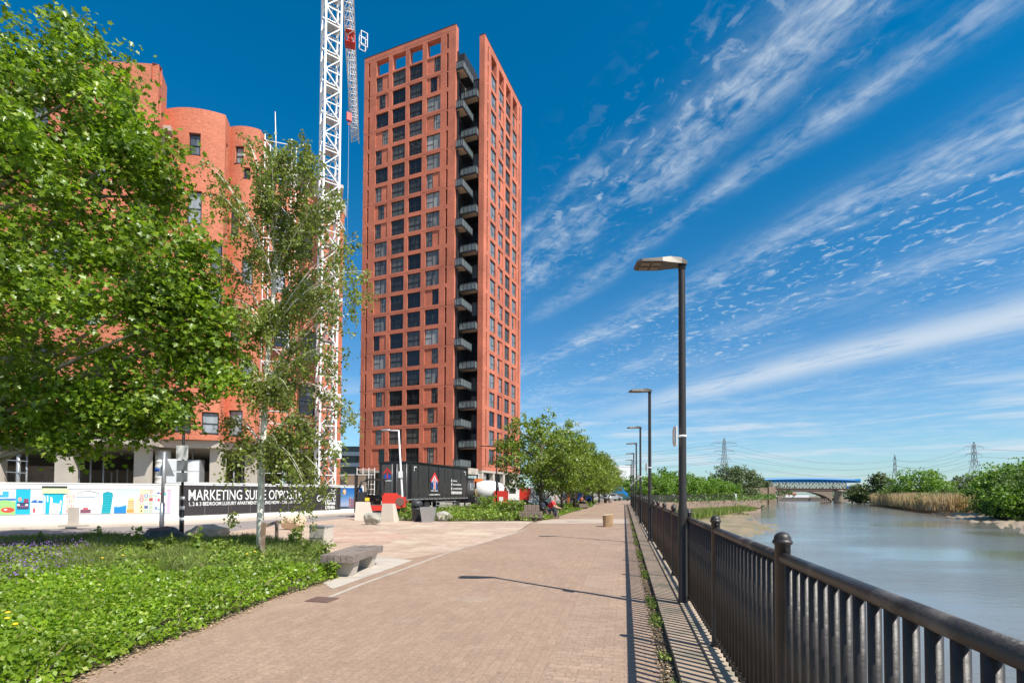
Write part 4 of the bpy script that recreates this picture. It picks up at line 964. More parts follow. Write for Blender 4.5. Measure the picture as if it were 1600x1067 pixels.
def em(pts):
    for a, c in zip(pts, pts[1:]):
        p, q = hb(x0+(x1-x0)*a[0], .03, a[1]-.07), hb(x0+(x1-x0)*c[0], .03, c[1]-.07); mb.beam(p, q, .02, .045)
em([(.55, 1.44), (.75, 1.56), (.80, 1.50), (1.03, 1.80)]); em([(.78, 1.80), (.84, 1.58), (.95, 1.46)]); em([(.70, 1.50), (.80, 1.62), (.95, 1.68)]); em([(.86, 1.50), (.98, 1.56), (.93, 1.45)])
mb.build('emblem', M['white'], H)
# picture poster of the development at dusk
pm_ = MB(); mats_ = []
def shape(mb_, mlist, pts, col, lay, fn):
    m_ = flat(col)
    if m_ not in mlist: mlist.append(m_)
    mb_.mi = mlist.index(m_); q = [fn(u, z, lay) for u, z in pts]
    n = (q[1]-q[0]).cross(q[2]-q[0]); 
    mb_.face(q)
sQ0, sQ1 = sP, LB-.15
def pf(u, z, lay): return hb(sQ0+(sQ1-sQ0)*u, .004+lay*.004, .32+z*(HTOP-.34))
def rect(u0, z0, u1, z1): return [(u0, z0), (u1, z0), (u1, z1), (u0, z1)]
for k in range(10): shape(pm_, mats_, rect(0, k/10, 1, (k+1)/10), (.02+.5*(1-k/9)**2.2, .14+.32*(1-k/9)**1.5, .42+.12*(1-k/9)), 0, pf)
shape(pm_, mats_, [(0, .12), (.1, .28), (.22, .22), (.3, .36), (.4, .24), (.4, .1)], (.30, .36, .5), 1, pf)
shape(pm_, mats_, rect(0, 0, 1, .12), (.05, .07, .12), 1, pf)
for (u0, u1, h) in ((.38, .5, .52), (.5, .57, .42), (.57, .66, .5), (.66, .72, .62), (.72, .86, .86)):
    shape(pm_, mats_, rect(u0, .05, u1-.01, h), (.12, .04, .12), 2, pf)
    for k in range(int(h/.07)): shape(pm_, mats_, rect(u0+.015, .08+k*.07, u1-.025, .11+k*.07), (.55, .25, .25) if k % 2 else (.7, .5, .35), 3, pf)
shape(pm_, mats_, [(.17+.07*math.cos(t*.5), .8+.13*math.sin(t*.5)) for t in range(13)], (.9, .4, .15), 2, pf)
shape(pm_, mats_, [(.17+.03*math.cos(t*.8), .8+.07*math.sin(t*.8)) for t in range(8)], (.95, .8, .6), 3, pf)
shape(pm_, mats_, [(.93, .03), (.86, .33), (.93, .62), (1, .62), (1, .03)], (.35, .62, .85), 2, pf)
shape(pm_, mats_, [(.95, .08), (.90, .33), (.95, .57), (1, .57), (1, .08)], (.02, .16, .5), 3, pf)
pm_.build('poster', mats_, H)
# mural of painted panels on the white part
def s_pa(px): return s_px(px, HA, dA)
def mural(px0, px1, shapes):
    mbp, ml = MB(), []; u0, u1 = s_pa(px0), s_pa(px1)
    def fn(u, z, lay): p = HA+dA*(u0+(u1-u0)*u)+nA*(.123+lay*.004); return Vector((p.x, p.y, .47+z*1.13))
    for (pts, col, lay) in shapes: shape(mbp, ml, pts, col, lay, fn)
    return mbp.build('mural_panel', ml, H)
def circ(cx, cy, rx, ry, n=14): return [(cx+rx*math.cos(2*math.pi*k/n), cy+ry*math.sin(2*math.pi*k/n)) for k in range(n)]
rr = random.Random(3); Wt = (.82, .82, .82); TQ = (.01, .42, .62); GR = (.30, .62, .20)
mural(-28, 27, [(rect(0, 0, 1, 1), Wt, 0), ([(0, 0), (1, 0), (1, .5), (.7, .58), (.3, .5), (0, .52)], GR, 1), (rect(0, .55, 1, .64), (.05, .2, .5), 1), (circ(.78, .18, .2, .11), (.8, .08, .05), 2), (circ(.72, .2, .05, .03), Wt, 3), (rect(.35, .68, .75, .78), (.05, .35, .6), 1), (rect(.62, .68, .8, .92), (.05, .4, .6), 2), (rect(.86, .66, .98, .93), (.5, .7, .75), 1), (circ(.2, .4, .1, .06), (.75, .55, .4), 2)])
mural(27, 50, [(rect(0, 0, 1, 1), TQ, 0), (rect(.1, .2, .9, .48), (.04, .06, .14), 1), (rect(.55, .45, .88, .62), (.25, .05, .12), 1), (circ(.28, .6, .13, .09), (.6, .35, .25), 1), (rect(.1, .30, .9, .34), (.3, .12, .2), 2), (circ(.2, .38, .1, .04), Wt, 2), (circ(.75, .38, .1, .04), Wt, 2)])
mural(50, 70, [(rect(0, 0, 1, 1), Wt, 0), ([(.05, .46), (.95, .44), (.97, .54), (.3, .58), (.08, .52)], (.02, .14, .45), 1), (circ(.3, .16, .09, .12), (.8, .06, .12), 1), (circ(.3, .28, .05, .06), (.3, .5, .3), 2), (rect(.5, .49, .62, .53), Wt, 2)])
mural(70, 104, [(rect(0, 0, 1, 1), TQ, 0), ([(.02, 0), (.1, 0), (.1, .7), (.04, .78)], (.72, .6, .75), 1), ([(.28, 0), (.42, 0), (.42, .65), (.32, .72)], Wt, 1), ([(.42, 0), (.75, 0), (.72, .42), (.45, .45)], Wt, 1), ([(.72, .1), (.8, .1), (.84, .55), (.76, .55)], Wt, 2), ([(.86, 0), (1, 0), (1, .8), (.92, .76)], Wt, 1), (rect(.16, .5, .22, .75), Wt, 1)]+[(circ(.48+.06*(k % 4), .18+.1*(k//4)+.02*(k % 2), .014, .02, 6), (.05, .05, .08), 2) for k in range(8)])
mural(104, 121, [(rect(0, 0, 1, 1), (.72, .76, .82), 0)]+[(rect(.1+.2*(k % 4), .03+.2*(k//4), .25+.2*(k % 4), .19+.2*(k//4)), (.78, .38+.1*(k % 3), .36), 1) for k in range(18)])
mural(121, 158, [(rect(0, 0, 1, 1), Wt, 0), ([(0, .82), (.2, .93), (.6, .95), (1, .84), (1, .81), (.6, .92), (.2, .9), (0, .79)], (.15, .17, .2), 1), (rect(0, .66, .8, .69), (.05, .15, .3), 1), (rect(.18, .02, .62, .18), (.2, .08, .12), 1), (rect(.3, .15, .5, .25), (.45, .08, .12), 2)]+[(rect(.08+.16*k, .38, .14+.16*k, .56-.04*(k % 2)), (.6, .63, .66), 1) for k in range(6)])
mural(158, 180, [(rect(0, 0, 1, 1), Wt, 0), ([(.1, 0), (.75, 0), (.92, .8), (.85, .88), (.5, .93), (.18, .85), (.2, .5)], (.0, .32, .40), 1)]+[([(.14+.01*k, .1*k+.04), (.78+.01*k, .1*k+.06), (.78+.01*k, .1*k+.08), (.14+.01*k, .1*k+.06)], (.05, .5, .58), 2) for k in range(8)])
mural(180, 219, [(rect(0, 0, 1, 1), (.55, .76, .86), 0), ([(0, 0), (.48, 0), (.48, .34), (.2, .27), (0, .28)], (.01, .22, .55), 1), ([(.5, 0), (.78, 0), (.8, .62), (.68, .68), (.56, .62)], (.85, .6, .3), 1), ([(.8, 0), (1, 0), (1, .65), (.86, .6)], (.88, .72, .45), 1), (rect(.5, .03, .8, .17), (.85, .3, .08), 2), (circ(.74, .7, .07, .07), Wt, 1)]+[(rect(.53, .22+.09*k, .8, .25+.09*k), (.6, .2, .1), 2) for k in range(4)])
mural(219, 241, [(rect(0, 0, 1, 1), (.85, .75, .55), 0)]+[(rect(.02+.33*(k % 3), .02+.165*(k//3), .3+.33*(k % 3), .16+.165*(k//3)), [(.7, .1, .15), (.9, .8, .3), (.1, .2, .5), (.8, .35, .4), (.3, .55, .5), (.85, .5, .55)][rr.randrange(6)], 1) for k in range(18)]+[(circ(.16+.33*(k % 3), .09+.165*(k//3), .07, .045, 8), [(.9, .9, .85), (.15, .1, .1), (.8, .45, .3)][rr.randrange(3)], 2) for k in range(18)])
mural(241, 262, [(rect(0, 0, 1, 1), (.82, .84, .84), 0)]+[(circ(rr.uniform(.12, .88), rr.uniform(.1, .9), rr.uniform(.06, .13), rr.uniform(.03, .08), 9), [(.8, .1, .12), (.1, .5, .6), (.85, .4, .5), (.1, .15, .4), (.3, .6, .3)][rr.randrange(5)], 1+k % 3) for k in range(16)])
mural(262, 268, [(rect(0, 0, 1, 1), (.9, .45, .58), 0)])
mb = MB(); p = HA+dA*s_pa(88)+nA*.15; mb.box((p.x, p.y, 1.55), (.9, .02, .26), rz=angA); mb.build('notice_board', flat((.62, .72, .40)), H)
mb = MB(); mb.box((p.x-.01, p.y-.01, 1.71), (.9, .03, .09), rz=angA); mb.build('notice_header', M['frame'], H)
for zz in (.45, 1.62):
    a, c = HA+dA*s_pa(-40), HA+dA*s_pa(268); seg(a, c, zz-.012, zz+.012, .01, M['steel'], 'mural_batten', H, .122)
# site gate and panels beyond the hoarding
g = thing('site_gate', 'white framed steel mesh gate above the poster end of the hoarding', 'gate', at(540, 790, 50).xy.to_3d())
g.location.z = 0; mb = MB()
for x in (-1.25, 1.25): mb.b2((x-.07, -.05, 0), (x+.07, .05, 3.2))
mb.b2((-1.18, -.05, 3.08), (1.18, .05, 3.2)); mb.b2((-1.18, -.04, 1.6), (1.18, .04, 1.7)); mb.build('gate_frame', M['concrete'], g)
mb = MB()
for k in range(22): mb.box((-1.12+k*.107, 0, 1.6), (.02, .02, 2.9))
mb.build('mesh_infill', M['steel'], g)
pn = thing('boundary_wall', 'blank brown grey concrete wall panel between the site gate and the tower', 'wall', (at(557, 790, 49).x, 49, 0)); mb = MB(); mb.b2((-.95, -.1, 0), (.85, .1, 3.1)); mb.build('slab', M['conc_dark'], pn); mb = MB(); mb.b2((-1.0, -.13, 3.104), (.9, .13, 3.2)); mb.build('coping', M['concrete'], pn)
sc2 = thing('scaffold', 'white scaffold grid at the foot of the tall tower beside the truck', 'scaffold', (at(571, 790, 52).x, 52, 0)); mb = MB()
for x in (-.9, -.3, .3, .9): mb.box((x, 0, 2), (.07, .07, 4))
for k in range(8): mb.box((0, 0, .3+k*.5), (1.9, .05, .06))
mb.build('pole_frame', M['white'], sc2)
# far flats between the buildings
ff = thing('far_flats', 'pale distant flats with balconies glimpsed between the crane and the tower', 'flats', (at(543, 760, 130).x, 130, 0)); mb = MB(); mb.b2((-5, 0, 0), (5, 10, 12.8)); mb.build('wall', M['conc_dark'], ff)
for k in range(4):
    mb = MB(); mb.b2((-5, -1.2, 2.2+k*2.8), (3.5, -.004, 3.2+k*2.8)); mb.build('balcony', M['far_white'], ff)
    mb = MB(); mb.b2((-4.5, -.06, 3.3+k*2.8), (3, -.02, 4.7+k*2.8)); mb.build('window', M['glass_dark'], ff)
silo = thing('silo', 'white ribbed silo with a blue band behind the hoarding', 'silo', (at(254, 760, 38.5).x, 38.5, 0)); mb = MB(); mb.lathe([(.5, 0), (.5, .01)]+[(r_, 0+z) for k in range(11) for z, r_ in ((.1+k*.4, .50), (.13+k*.4, .52), (.17+k*.4, .50))]+[(.5, 4.6)], n=20); mb.build('drum', M['white'], silo); mb = MB(); mb.lathe([(.53, 3.0), (.53, 3.22)], n=20); mb.build('band', M['blue'], silo)
for i, (px, lab) in enumerate([(275, 'pale grey site cabinet left of the black sign post'), (304, 'pale grey site cabinet behind the hoarding, right of the black sign post')]):
    cb = thing('site_cabinet', lab, 'cabinet', (at(px, 760, 37.6+i).x, 37.6+i, 0)); mb = MB(); mb.b2((-.55, -.3, 0), (.55, .3, 3.9)); mb.build('housing', M['steel'] if i else M['white'], cb)
    mb = MB(); mb.b2((-.5, -.34, 2.1), (.5, -.304, 3.0)); mb.b2((-.5, -.34, 3.04), (.5, -.304, 3.8)); mb.build('door', M['far_white'], cb)
# ------------------------------------------------------------ helpers for street things
def G0(px, py, z=0): p = gp(px, py, z); return (p.x, p.y, z)
def stone(name, label, cat, px0, px1, ybase, ytop, m, seed, flat_=.75, rz=0, sub=3, rough=.16):
    import bmesh
    p = gp((px0+px1)/2, ybase); D = p.y; W = (px1-px0)*D/F; Hh = (ybase-ytop)*D/F
    bm = bmesh.new(); bmesh.ops.create_icosphere(bm, subdivisions=sub, radius=1)
    r_ = random.Random(seed); pl_ = [(Vector((r_.gauss(0, 1), r_.gauss(0, 1), r_.gauss(0, .8))).normalized(), r_.uniform(.62, .9)) for _ in range(11)]
    from mathutils import noise as mn
    for v in bm.verts:
        c = v.co.copy()
        for n, d in pl_:
            k = c.dot(n)
            if k > d: c -= n*(k-d)*.9
        c *= 1+rough*mn.noise(c*2.3+Vector((seed, 0, 0)))+rough*.4*mn.noise(c*6+Vector((0, seed, 0)))
        v.co = c
    xs = [v.co.x for v in bm.verts]; zs = [v.co.z for v in bm.verts]
    for v in bm.verts:
        x = (v.co.x-min(xs))/(max(xs)-min(xs))-.5; z = (v.co.z-min(zs))/(max(zs)-min(zs))
        v.co = Vector((x*W, v.co.y*W*.34, z*Hh*1.12-Hh*.12))
    me = bpy.data.meshes.new(name); bm.to_mesh(me); bm.free(); me.materials.append(m)
    o = bpy.data.objects.new(name, me); COL.objects.link(o); o.location = (p.x, p.y+W*.15, 0); o.rotation_euler = (0, 0, rz)
    return tag(o, label, cat)
stone('boulder', 'dark grey boulder at the back edge of the planting bed', 'boulder', 222, 284, 850, 823, M['rock_dark'], 5)
stone('boulder', 'flat buff sandstone slab rock lying right of the dark boulder', 'boulder', 281, 350, 843, 819, M['rock_sand'], 11)
stone('boulder', 'upright pale buff rock behind the hanging birch twigs', 'boulder', 437, 476, 828, 804, M['rock_sand'], 21)
stone('boulder', 'rounded cracked grey boulder in front of the white wedge blocks', 'boulder', 567, 596, 820, 800.5, M['rock_grey'], 31)
stone('boulder', 'pale grey split rock right of the zinc planter on the verge edge', 'boulder', 680, 707, 814, 798, M['rock_grey'], 43, rz=.3)
# white wedge blocks
for i, (px, yb, W, Hh, lab) in enumerate([(569, 812, 1.0, 1.0, 'white wedge-shaped concrete block, left one by the grey boulder'), (609, 815, .78, .95, 'white wedge-shaped concrete block, right one beside the red machine')]):
    p = gp(px, yb); o = MB(); a, b_ = W*.5, W*.30; d = .3
    vs = [(-a, -d, 0), (a, -d, 0), (a, d, 0), (-a, d, 0), (-a*.9, -d*.5, Hh), (b_, -d*.5, Hh), (b_, d*.5, Hh), (-a*.9, d*.5, Hh)]
    o.grid(vs, [(3, 2, 1, 0), (4, 5, 6, 7), (0, 1, 5, 4), (1, 2, 6, 5), (2, 3, 7, 6), (3, 0, 4, 7)])
    q = o.build('wedge_block', M['footway']); q.location = (p.x, p.y, 0); q.rotation_euler = (0, 0, .25-.5*i); tag(q, lab, 'concrete block', 'white wedge blocks at the plaza edge')
# litter bin
p = gp(651, 814); t = thing('litter_bin', 'round black litter bin beside the zinc planter', 'litter bin', (p.x, p.y, 0))
mb = MB(); mb.lathe([(.25, 0), (.27, .03), (.27, .62), (.29, .64), (.29, .70)], n=20); mb.build('body', M['bin'], t)
mb = MB(); mb.lathe([(.30, .84), (.31, .86), (.31, .98), (.27, 1.06), (.15, 1.12), (.01, 1.13)], n=20)
for a in (0, 1, 2, 3): mb.box((.27*math.cos(a*1.57+.78), .27*math.sin(a*1.57+.78), .77), (.07, .07, .15), rz=a*1.57+.78)
mb.build('lid', M['bin'], t); mb = MB(); mb.lathe([(.22, .60), (.22, .8)], n=16); mb.build('liner', M['frame'], t)
# zinc planter
p = gp(669, 815.5); t = thing('planter', 'tapered grey zinc planter between the litter bin and the split rock', 'planter', (p.x, p.y, 0))
mb = MB(); a, c, h = .27, .38, .78
mb.grid([(-a, -a, 0), (a, -a, 0), (a, a, 0), (-a, a, 0), (-c, -c, h), (c, -c, h), (c, c, h), (-c, c, h), (-c+.04, -c+.04, h), (c-.04, -c+.04, h), (c-.04, c-.04, h), (-c+.04, c-.04, h), (-c+.06, -c+.06, h-.1), (c-.06, -c+.06, h-.1), (c-.06, c-.06, h-.1), (-c+.06, c-.06, h-.1)],
        [(3, 2, 1, 0)]+[(i, (i+1) % 4, 4+(i+1) % 4, 4+i) for i in range(4)]+[(4+i, 4+(i+1) % 4, 8+(i+1) % 4, 8+i) for i in range(4)]+[(8+i, 8+(i+1) % 4, 12+(i+1) % 4, 12+i) for i in range(4)])
mb.build('box', M['steel'], t); mb = MB(); mb.b2((-c+.05, -c+.05, h-.12), (c-.05, c-.05, h-.08)); mb.build('compost', M['soil'], t)
# grey utility box in the planting
p = gp(502, 857); t = thing('utility_box', 'squat grey concrete utility box behind the timber bench', 'utility box', (p.x, p.y, 0), -.35)
mb = MB(); mb.b2((-.24, -.2, 0), (.24, .2, .60)); mb.build('housing', M['concrete'], t); mb = MB(); mb.b2((-.25, -.21, .604), (.25, .21, .64)); mb.build('cap', M['steel'], t)
mb = MB()
for z in (.30, .38, .46, .54): mb.b2((-.244, -.16, z), (-.2405, .16, z+.03))
mb.b2((-.242, -.206, .3), (.242, -.2005, .31)); mb.build('vent', M['frame'], t)
# bench
e0, e1 = gp(552, 868, .42), gp(608, 849, .42); ax = (e1-e0); ax.z = 0; Lb = 1.75; ax.normalize()
nd = Vector((-ax.y, ax.x, 0)); t = thing('bench', 'backless grey timber bench on tapered concrete legs beside the brick path', 'bench', (e0.x, e0.y, 0), math.atan2(ax.y, ax.x))
WB = .62
for k in range(5):
    mb = MB(); y = .003+k*WB/5; mb.b2((0+.01*(k % 2), y, .29), (Lb-.012*(k % 3), y+WB/5-.012, .425+.003*(k % 2))); mb.build('plank', M['woodgrey'], t)
for x in (.22, Lb-.5):
    mb = MB(); y0_, y1_ = .05, WB-.04
    mb.grid([(x, y0_+.06, -.02), (x+.22, y0_+.06, -.02), (x+.22, y1_-.12, -.02), (x, y1_-.12, -.02), (x-.02, y0_, .285), (x+.26, y0_, .285), (x+.26, y1_, .285), (x-.02, y1_, .285)], [(3, 2, 1, 0), (4, 5, 6, 7), (0, 1, 5, 4), (1, 2, 6, 5), (2, 3, 7, 6), (3, 0, 4, 7)])
    mb.build('leg', M['conc_col'], t)
# tree guard frame (stake and rail by the birch)
t = thing('tree_stake', 'weathered wooden stake frame standing in front of the birch trunk', 'tree stake')
a, c = gp(409, 874), gp(432, 850)
mb = MB(); mb.beam((a.x, a.y, -.1), (a.x+.03, a.y, .86), .085, .075); mb.build('post', M['stake'], t)
mb = MB(); mb.beam((c.x, c.y, -.1), (c.x, c.y, .70), .08, .075); mb.build('post', M['wood'], t)
mb = MB(); mb.beam((a.x+.06, a.y+.03, .78), (c.x, c.y-.05, .66), .05, .07); mb.build('rail', M['wood'], t)
# stump seat
p = gp(950, 823); t = thing('stump_seat', 'short log stump standing on the brick path', 'stump', (p.x, p.y, 0))
mb = MB(); n = 18; rad = lambda r_, k: r_*(1+.06*math.sin(k*1.3)+.04*math.sin(k*2.9))
vs = []; prof = [(.24, 0), (.235, .15), (.25, .42), (.26, .56)]
for r_, z in prof: vs += [(rad(r_, k)*math.cos(2*math.pi*k/n), rad(r_, k)*math.sin(2*math.pi*k/n), z+(.03*math.cos(2*math.pi*k/n) if z > .5 else 0)) for k in range(n)]
mb.grid(vs, [(j*n+k, j*n+(k+1) % n, (j+1)*n+(k+1) % n, (j+1)*n+k) for j in range(3) for k in range(n)], True); mb.build('bark', M['stumpbark'], t)
mb = MB(); mb.face([(v[0]*.995, v[1]*.995, v[2]+.003) for v in vs[-n:]]); mb.build('cut_top', M['stumptop'], t)
# timber block seats
def block_seat(px0, px1, yb, label, tiers, rz=0, W=None):
    p = gp((px0+px1)/2, yb); D = p.y; W = W or (px1-px0)*D/F; t = thing('block_bench', label, 'seat', (p.x, p.y+.5, 0), rz)
    mb = MB(); mb.b2((-W*.45, -.42, 0), (W*.45, .5, .16)); mb.build('plinth', M['rust'], t)
    for k in range(8):
        mb = MB(); x = -W/2+W*k/8; mb.b2((x+.006, -.5, .16), (x+W/8-.006, .55, .48+.006*(k % 3))); mb.build('sleeper', M['wood'], t)
    if tiers:
        for k in range(4):
            mb = MB(); x = -W*.28+W*.66*k/4; mb.b2((x+.006, .1, .50), (x+W*.66/4-.006, .6, .86+.005*(k % 2))); mb.build('sleeper', M['wood'], t)
    return t
block_seat(811, 848, 813.5, 'stepped dark timber block seat at the verge corner, left of the person in red', True)
block_seat(846, 868, 809.5, 'low timber block seat under the person in the red shirt', False, .5)
block_seat(902, 917, 795, 'small distant timber block seat under the person in orange', False, .3)
# ------------------------------------------------------------ signs and posts
t = thing('sign_post', 'grey post carrying a triangular road sign seen from behind', 'road sign', G0(252.5, 829)); D = t.location.y
mb = MB(); mb.tube([(0, 0, 0), (.0, 0, 1.1)], .085, 12); mb.tube([(0, 0, 1.1), (.04, 0, 3.1)], .06, 12); mb.build('post', M['steel'], t)
mb = MB(); mb.grid([(-.32, .09, 2.15), (.40, .09, 2.15), (.04, .09, 2.95), (-.32, .10, 2.15), (.40, .10, 2.15), (.04, .10, 2.95)], [(0, 1, 2), (5, 4, 3), (0, 3, 4, 1), (1, 4, 5, 2), (2, 5, 3, 0)]); mb.build('sign_plate', M['steel'], t)
t = thing('sign_post', 'slim black post with white plates stacked on it beside the sandstone slab rock', 'sign post', G0(283.5, 835)); t.scale = (1, 1, 1)
D = t.location.y; hh = at(284, 625, D).z
mb = MB(); mb.tube([(0, 0, 0), (0, 0, .95)], .075, 12); mb.tube([(0, 0, .95), (0, 0, hh)], .045, 10); mb.build('post', M['black'], t)
sz = [at(284, y, D).z for y in (696, 717.5, 719, 736, 738, 753)]
for i, mm_ in enumerate((M['white'], M['steel'], M['steel'])):
    mb = MB(); mb.b2((-.20+.03*(i > 0), -.09, sz[2*i+1]), (.22+.0*i, -.07, sz[2*i])); mb.build('sign_plate', mm_, t)
for z in (.5, 1.25, .9): mb = MB(); mb.lathe([(.078, z), (.078, z+.12)], n=12); mb.build('sticker', M['white'], t)
# white street lamp by the lorry
t = thing('street_lamp', 'thin white street lamp column leaning in front of the black lorry', 'street lamp', G0(630, 803)); D = t.location.y
top = at(623, 672, D)-Vector(t.location); hd = at(601, 672, D)-Vector(t.location)
mb = MB(); mb.tube([(0, 0, 0), (top.x*.2, 0, top.z*.2), (top.x, 0, top.z)], [.10, .075, .05], 12); mb.tube([(top.x, 0, top.z-.03), (hd.x+.3, 0, hd.z-.02)], .04, 8); mb.build('column', M['white'], t)
mb = MB(); mb.lathe([(.02, -.5), (.12, -.42), (.16, -.1), (.13, .12), (.05, .2)], (0, 0, 0), 12, axis='x'); o = mb.build('lamp_head', M['steel'], t, (hd.x+.25, 0, hd.z)); o.scale = (1, 1, .55)
mb = MB(); mb.box((top.x*.5, -.1, top.z*.47), (.30, .04, .45)); mb.build('notice_plate', M['white'], t)
# slim dark lamps near the tower's right face
for px, yb, yt, lab in ((775.5, 791, 697, 'slim dark street lamp in front of the red brick tower right face'),):
    p = gp(px, yb); t = thing('street_lamp', lab, 'street lamp', (p.x, 46, 0)); p = at(px, yb, 46); t.location.x = p.x; top = at(px, yt, 46).z
    mb = MB(); mb.tube([(0, 0, 0), (0, 0, top)], .06, 8); mb.build('column', M['black'], t); mb = MB(); mb.tube([(-1.5, 0, top+.02), (-.2, 0, top-.02), (.3, 0, top)], [.03, .07, .03], 6); mb.build('lamp_head', M['black'], t)
# white marker block lying by the hoarding
p = gp(115, 826); t = thing('marker_post', 'short white marker block on a flat base in front of the mural', 'marker post', (p.x, p.y, .09), .1)
mb = MB(); mb.b2((-.45, -.2, 0), (.45, .2, .07)); mb.build('base', M['concrete'], t); mb = MB(); mb.b2((-.17, -.1, .07), (.13, .1, .78)); mb.build('block', M['footway'], t)
# ------------------------------------------------------------ the black curtain-sided lorry
def wheel(parent, loc, r, w_, side=1, name='wheel'):
    mb = MB(); mb.lathe([(r*.62, -w_/2), (r*.92, -w_/2), (r, -w_*.38), (r, w_*.38), (r*.92, w_/2), (r*.62, w_/2)], n=24, axis='x'); o = mb.build('wheel', M['tyre'], parent, loc)
    mb = MB(); s = side; mb.lathe([(r*.60, -w_*.3), (r*.60, w_*.42), (r*.45, w_*.3), (r*.30, w_*.22), (r*.28, w_*.48), (r*.12, w_*.5)], n=20, axis='x')
    q = mb.build('rim', M['rim'], o)
    if side < 0: q.rotation_euler = (0, 0, math.pi)
    return o
c0 = at(640, 790, 37); c1 = at(730, 790, 47.5); dv = Vector((c1.x-c0.x, c1.y-c0.y, 0)); LT = dv.length; dv.normalize()
lorry = thing('lorry', 'black curtain-sided lorry with a red arrow emblem parked on the road', 'lorry', (c0.x, c0.y, 0), math.atan2(dv.y, dv.x)-math.pi/2)
# local: y forward (away), x to the right (the side seen is +x... the near corner is the right rear), body spans x -2.5..0
TB, TT = .98, 3.72
mb = MB(); mb.b2((-2.5, .0, TB+.02), (0, LT, TT)); mb.build('body', M['truckblack'], lorry)
mb = MB(); n = 60; vs = []
for k in range(n+1):
    y = .22+(LT-.4)*k/n; x = .012+.012*math.sin(k*1.9)+.008*math.sin(k*.7); vs += [(x+.01, y, TB+.10), (x, y, (TB+TT)/2), (x, y, TT-.14)]
mb.grid(vs, [(3*k+j, 3*k+3+j, 3*k+4+j, 3*k+1+j) for k in range(n) for j in (0, 1)], True); cur = mb.build('curtain', M['trucktarp'], lorry)
mb = MB(); mb.b2((-.02, -.03, TB-.02), (.05, LT+.02, TB+.08)); mb.b2((-2.52, -.06, TB-.04), (.03, -.005, TB+.06)); mb.build('side_rail', M['steel'], lorry)
mb = MB(); mb.b2((-2.54, -.04, TT+.002), (.05, LT+.04, TT+.09)); mb.b2((.0, -.05, TB+.08), (.055, .2, TT)); mb.b2((-2.54, -.05, TB+.08), (-2.40, -.004, TT)); mb.b2((-1.32, -.04, TB+.08), (-1.18, -.003, TT)); mb.b2((0, LT-.15, TB+.08), (.05, LT, TT)); mb.build('body_frame', M['truckblack'], lorry)
mb = MB()
for k in range(13): y = .5+k*(LT-1)/12; mb.b2((.03, y, TB-.02), (.075, y+.05, TB+.45))
mb.build('buckle_strap', M['frame'], lorry); 
mb = MB()
for k in range(13): y = .5+k*(LT-1)/12; mb.b2((.076, y+.01, TB+.06), (.085, y+.045, TB+.18))
mb.build('buckle', M['steel'], lorry)
mb = MB(); mb.b2((-2.35, -.03, TB+.1), (-1.35, -.012, TT-.15)); mb.b2((-1.15, -.03, TB+.1), (-.12, -.012, TT-.15))
mb.build('rear_door', mat('lorry_door', (.085, .078, .072), .55, .25, 2), lorry)
mb = MB()
for x in (-1.45, -.25, -1.05): mb.tube([(x, -.05, TB+.05), (x, -.05, TT-.1)], .02, 6)
mb.build('lock_rod', M['steel'], lorry)
mb = MB()
for x in (-2.1, -.2): mb.b2((x-.15, -.10, TB-.20), (x+.15, -.065, TB-.08))
mb.build('tail_light', M['machred'], lorry)
mb = MB(); mb.b2((-2.1, .2, .72), (-1.8, LT+2, .95)); mb.b2((-.75, .2, .72), (-.45, LT+2, .95)); mb.b2((-2.3, .1, .45), (-.2, .25, .6)); mb.build('chassis', M['frame'], lorry)
mb = MB(); mb.b2((-.04, 4.4, .42), (.0, 8.4, .50)); mb.b2((-.04, 4.4, .70), (.0, 8.4, .78))
for y in (4.5, 6.4, 8.2): mb.b2((-.06, y, .42), (-.045, y+.08, TB-.03))
mb.build('side_guard', M['steel'], lorry)
for y in (1.3, 3.0, 9.0): wheel(lorry, (-.25, y, .48), .48, .32); wheel(lorry, (-2.25, y, .48), .48, .32, -1)
for y in (1.3, 3.0):
    mb = MB(); n = 10
    pts = [(.5+.12)*Vector((0, math.cos(a), math.sin(a))) for a in [math.pi*k/n for k in range(n+1)]]
    vs = [(x, y+q.y, .48+q.z) for q in pts for x in (-.45, -.02)]; mb.grid(vs, [(2*k, 2*k+1, 2*k+3, 2*k+2) for k in range(n)], True)
    mb.build('mudguard', M['truckblack'], lorry)
mb = MB(); mb.b2((-2.42, LT+.35, .55), (-.08, LT+2.2, 1.6)); mb.b2((-2.38, LT+.35, 1.604), (-.12, LT+2.05, 2.9)); mb.build('cab', M['truckblack'], lorry)
mb = MB(); mb.b2((-.115, LT+.9, 1.75), (-.10, LT+1.8, 2.45)); mb.build('side_window', M['glass_blue'], lorry)
mb = MB(); mb.b2((-.0, LT+1.9, 1.9), (.16, LT+2.0, 2.6)); mb.build('mirror', M['truckblack'], lorry)
# emblem: red and white arrow over a blue UK, contact lines, address line
def tq_(y, z, lay=0): return Vector((.055+.006*lay, y, z))
em_, ml2 = MB(), []
yc, zt_, zb_ = 3.95, 3.18, 1.75
def S(pts, col, lay): shape(em_, ml2, pts, col, lay, tq_)
RD, WH_, BL = (.75, .03, .03), (.8, .8, .8), (.02, .10, .40)
S([(yc, zt_), (yc-.75, zt_-.72), (yc-.62, zt_-.86), (yc, zt_-.26), (yc+.62, zt_-.86), (yc+.75, zt_-.72)][::1], RD, 1)
S([(yc, zt_-.28), (yc-.60, zt_-.87), (yc-.52, zt_-.95), (yc, zt_-.42), (yc+.52, zt_-.95), (yc+.60, zt_-.87)], WH_, 1)
S([(yc, zt_-.46), (yc-.46, zt_-.92), (yc-.46, zt_-1.0), (yc+.46, zt_-1.0), (yc+.46, zt_-.92)], BL, 1)
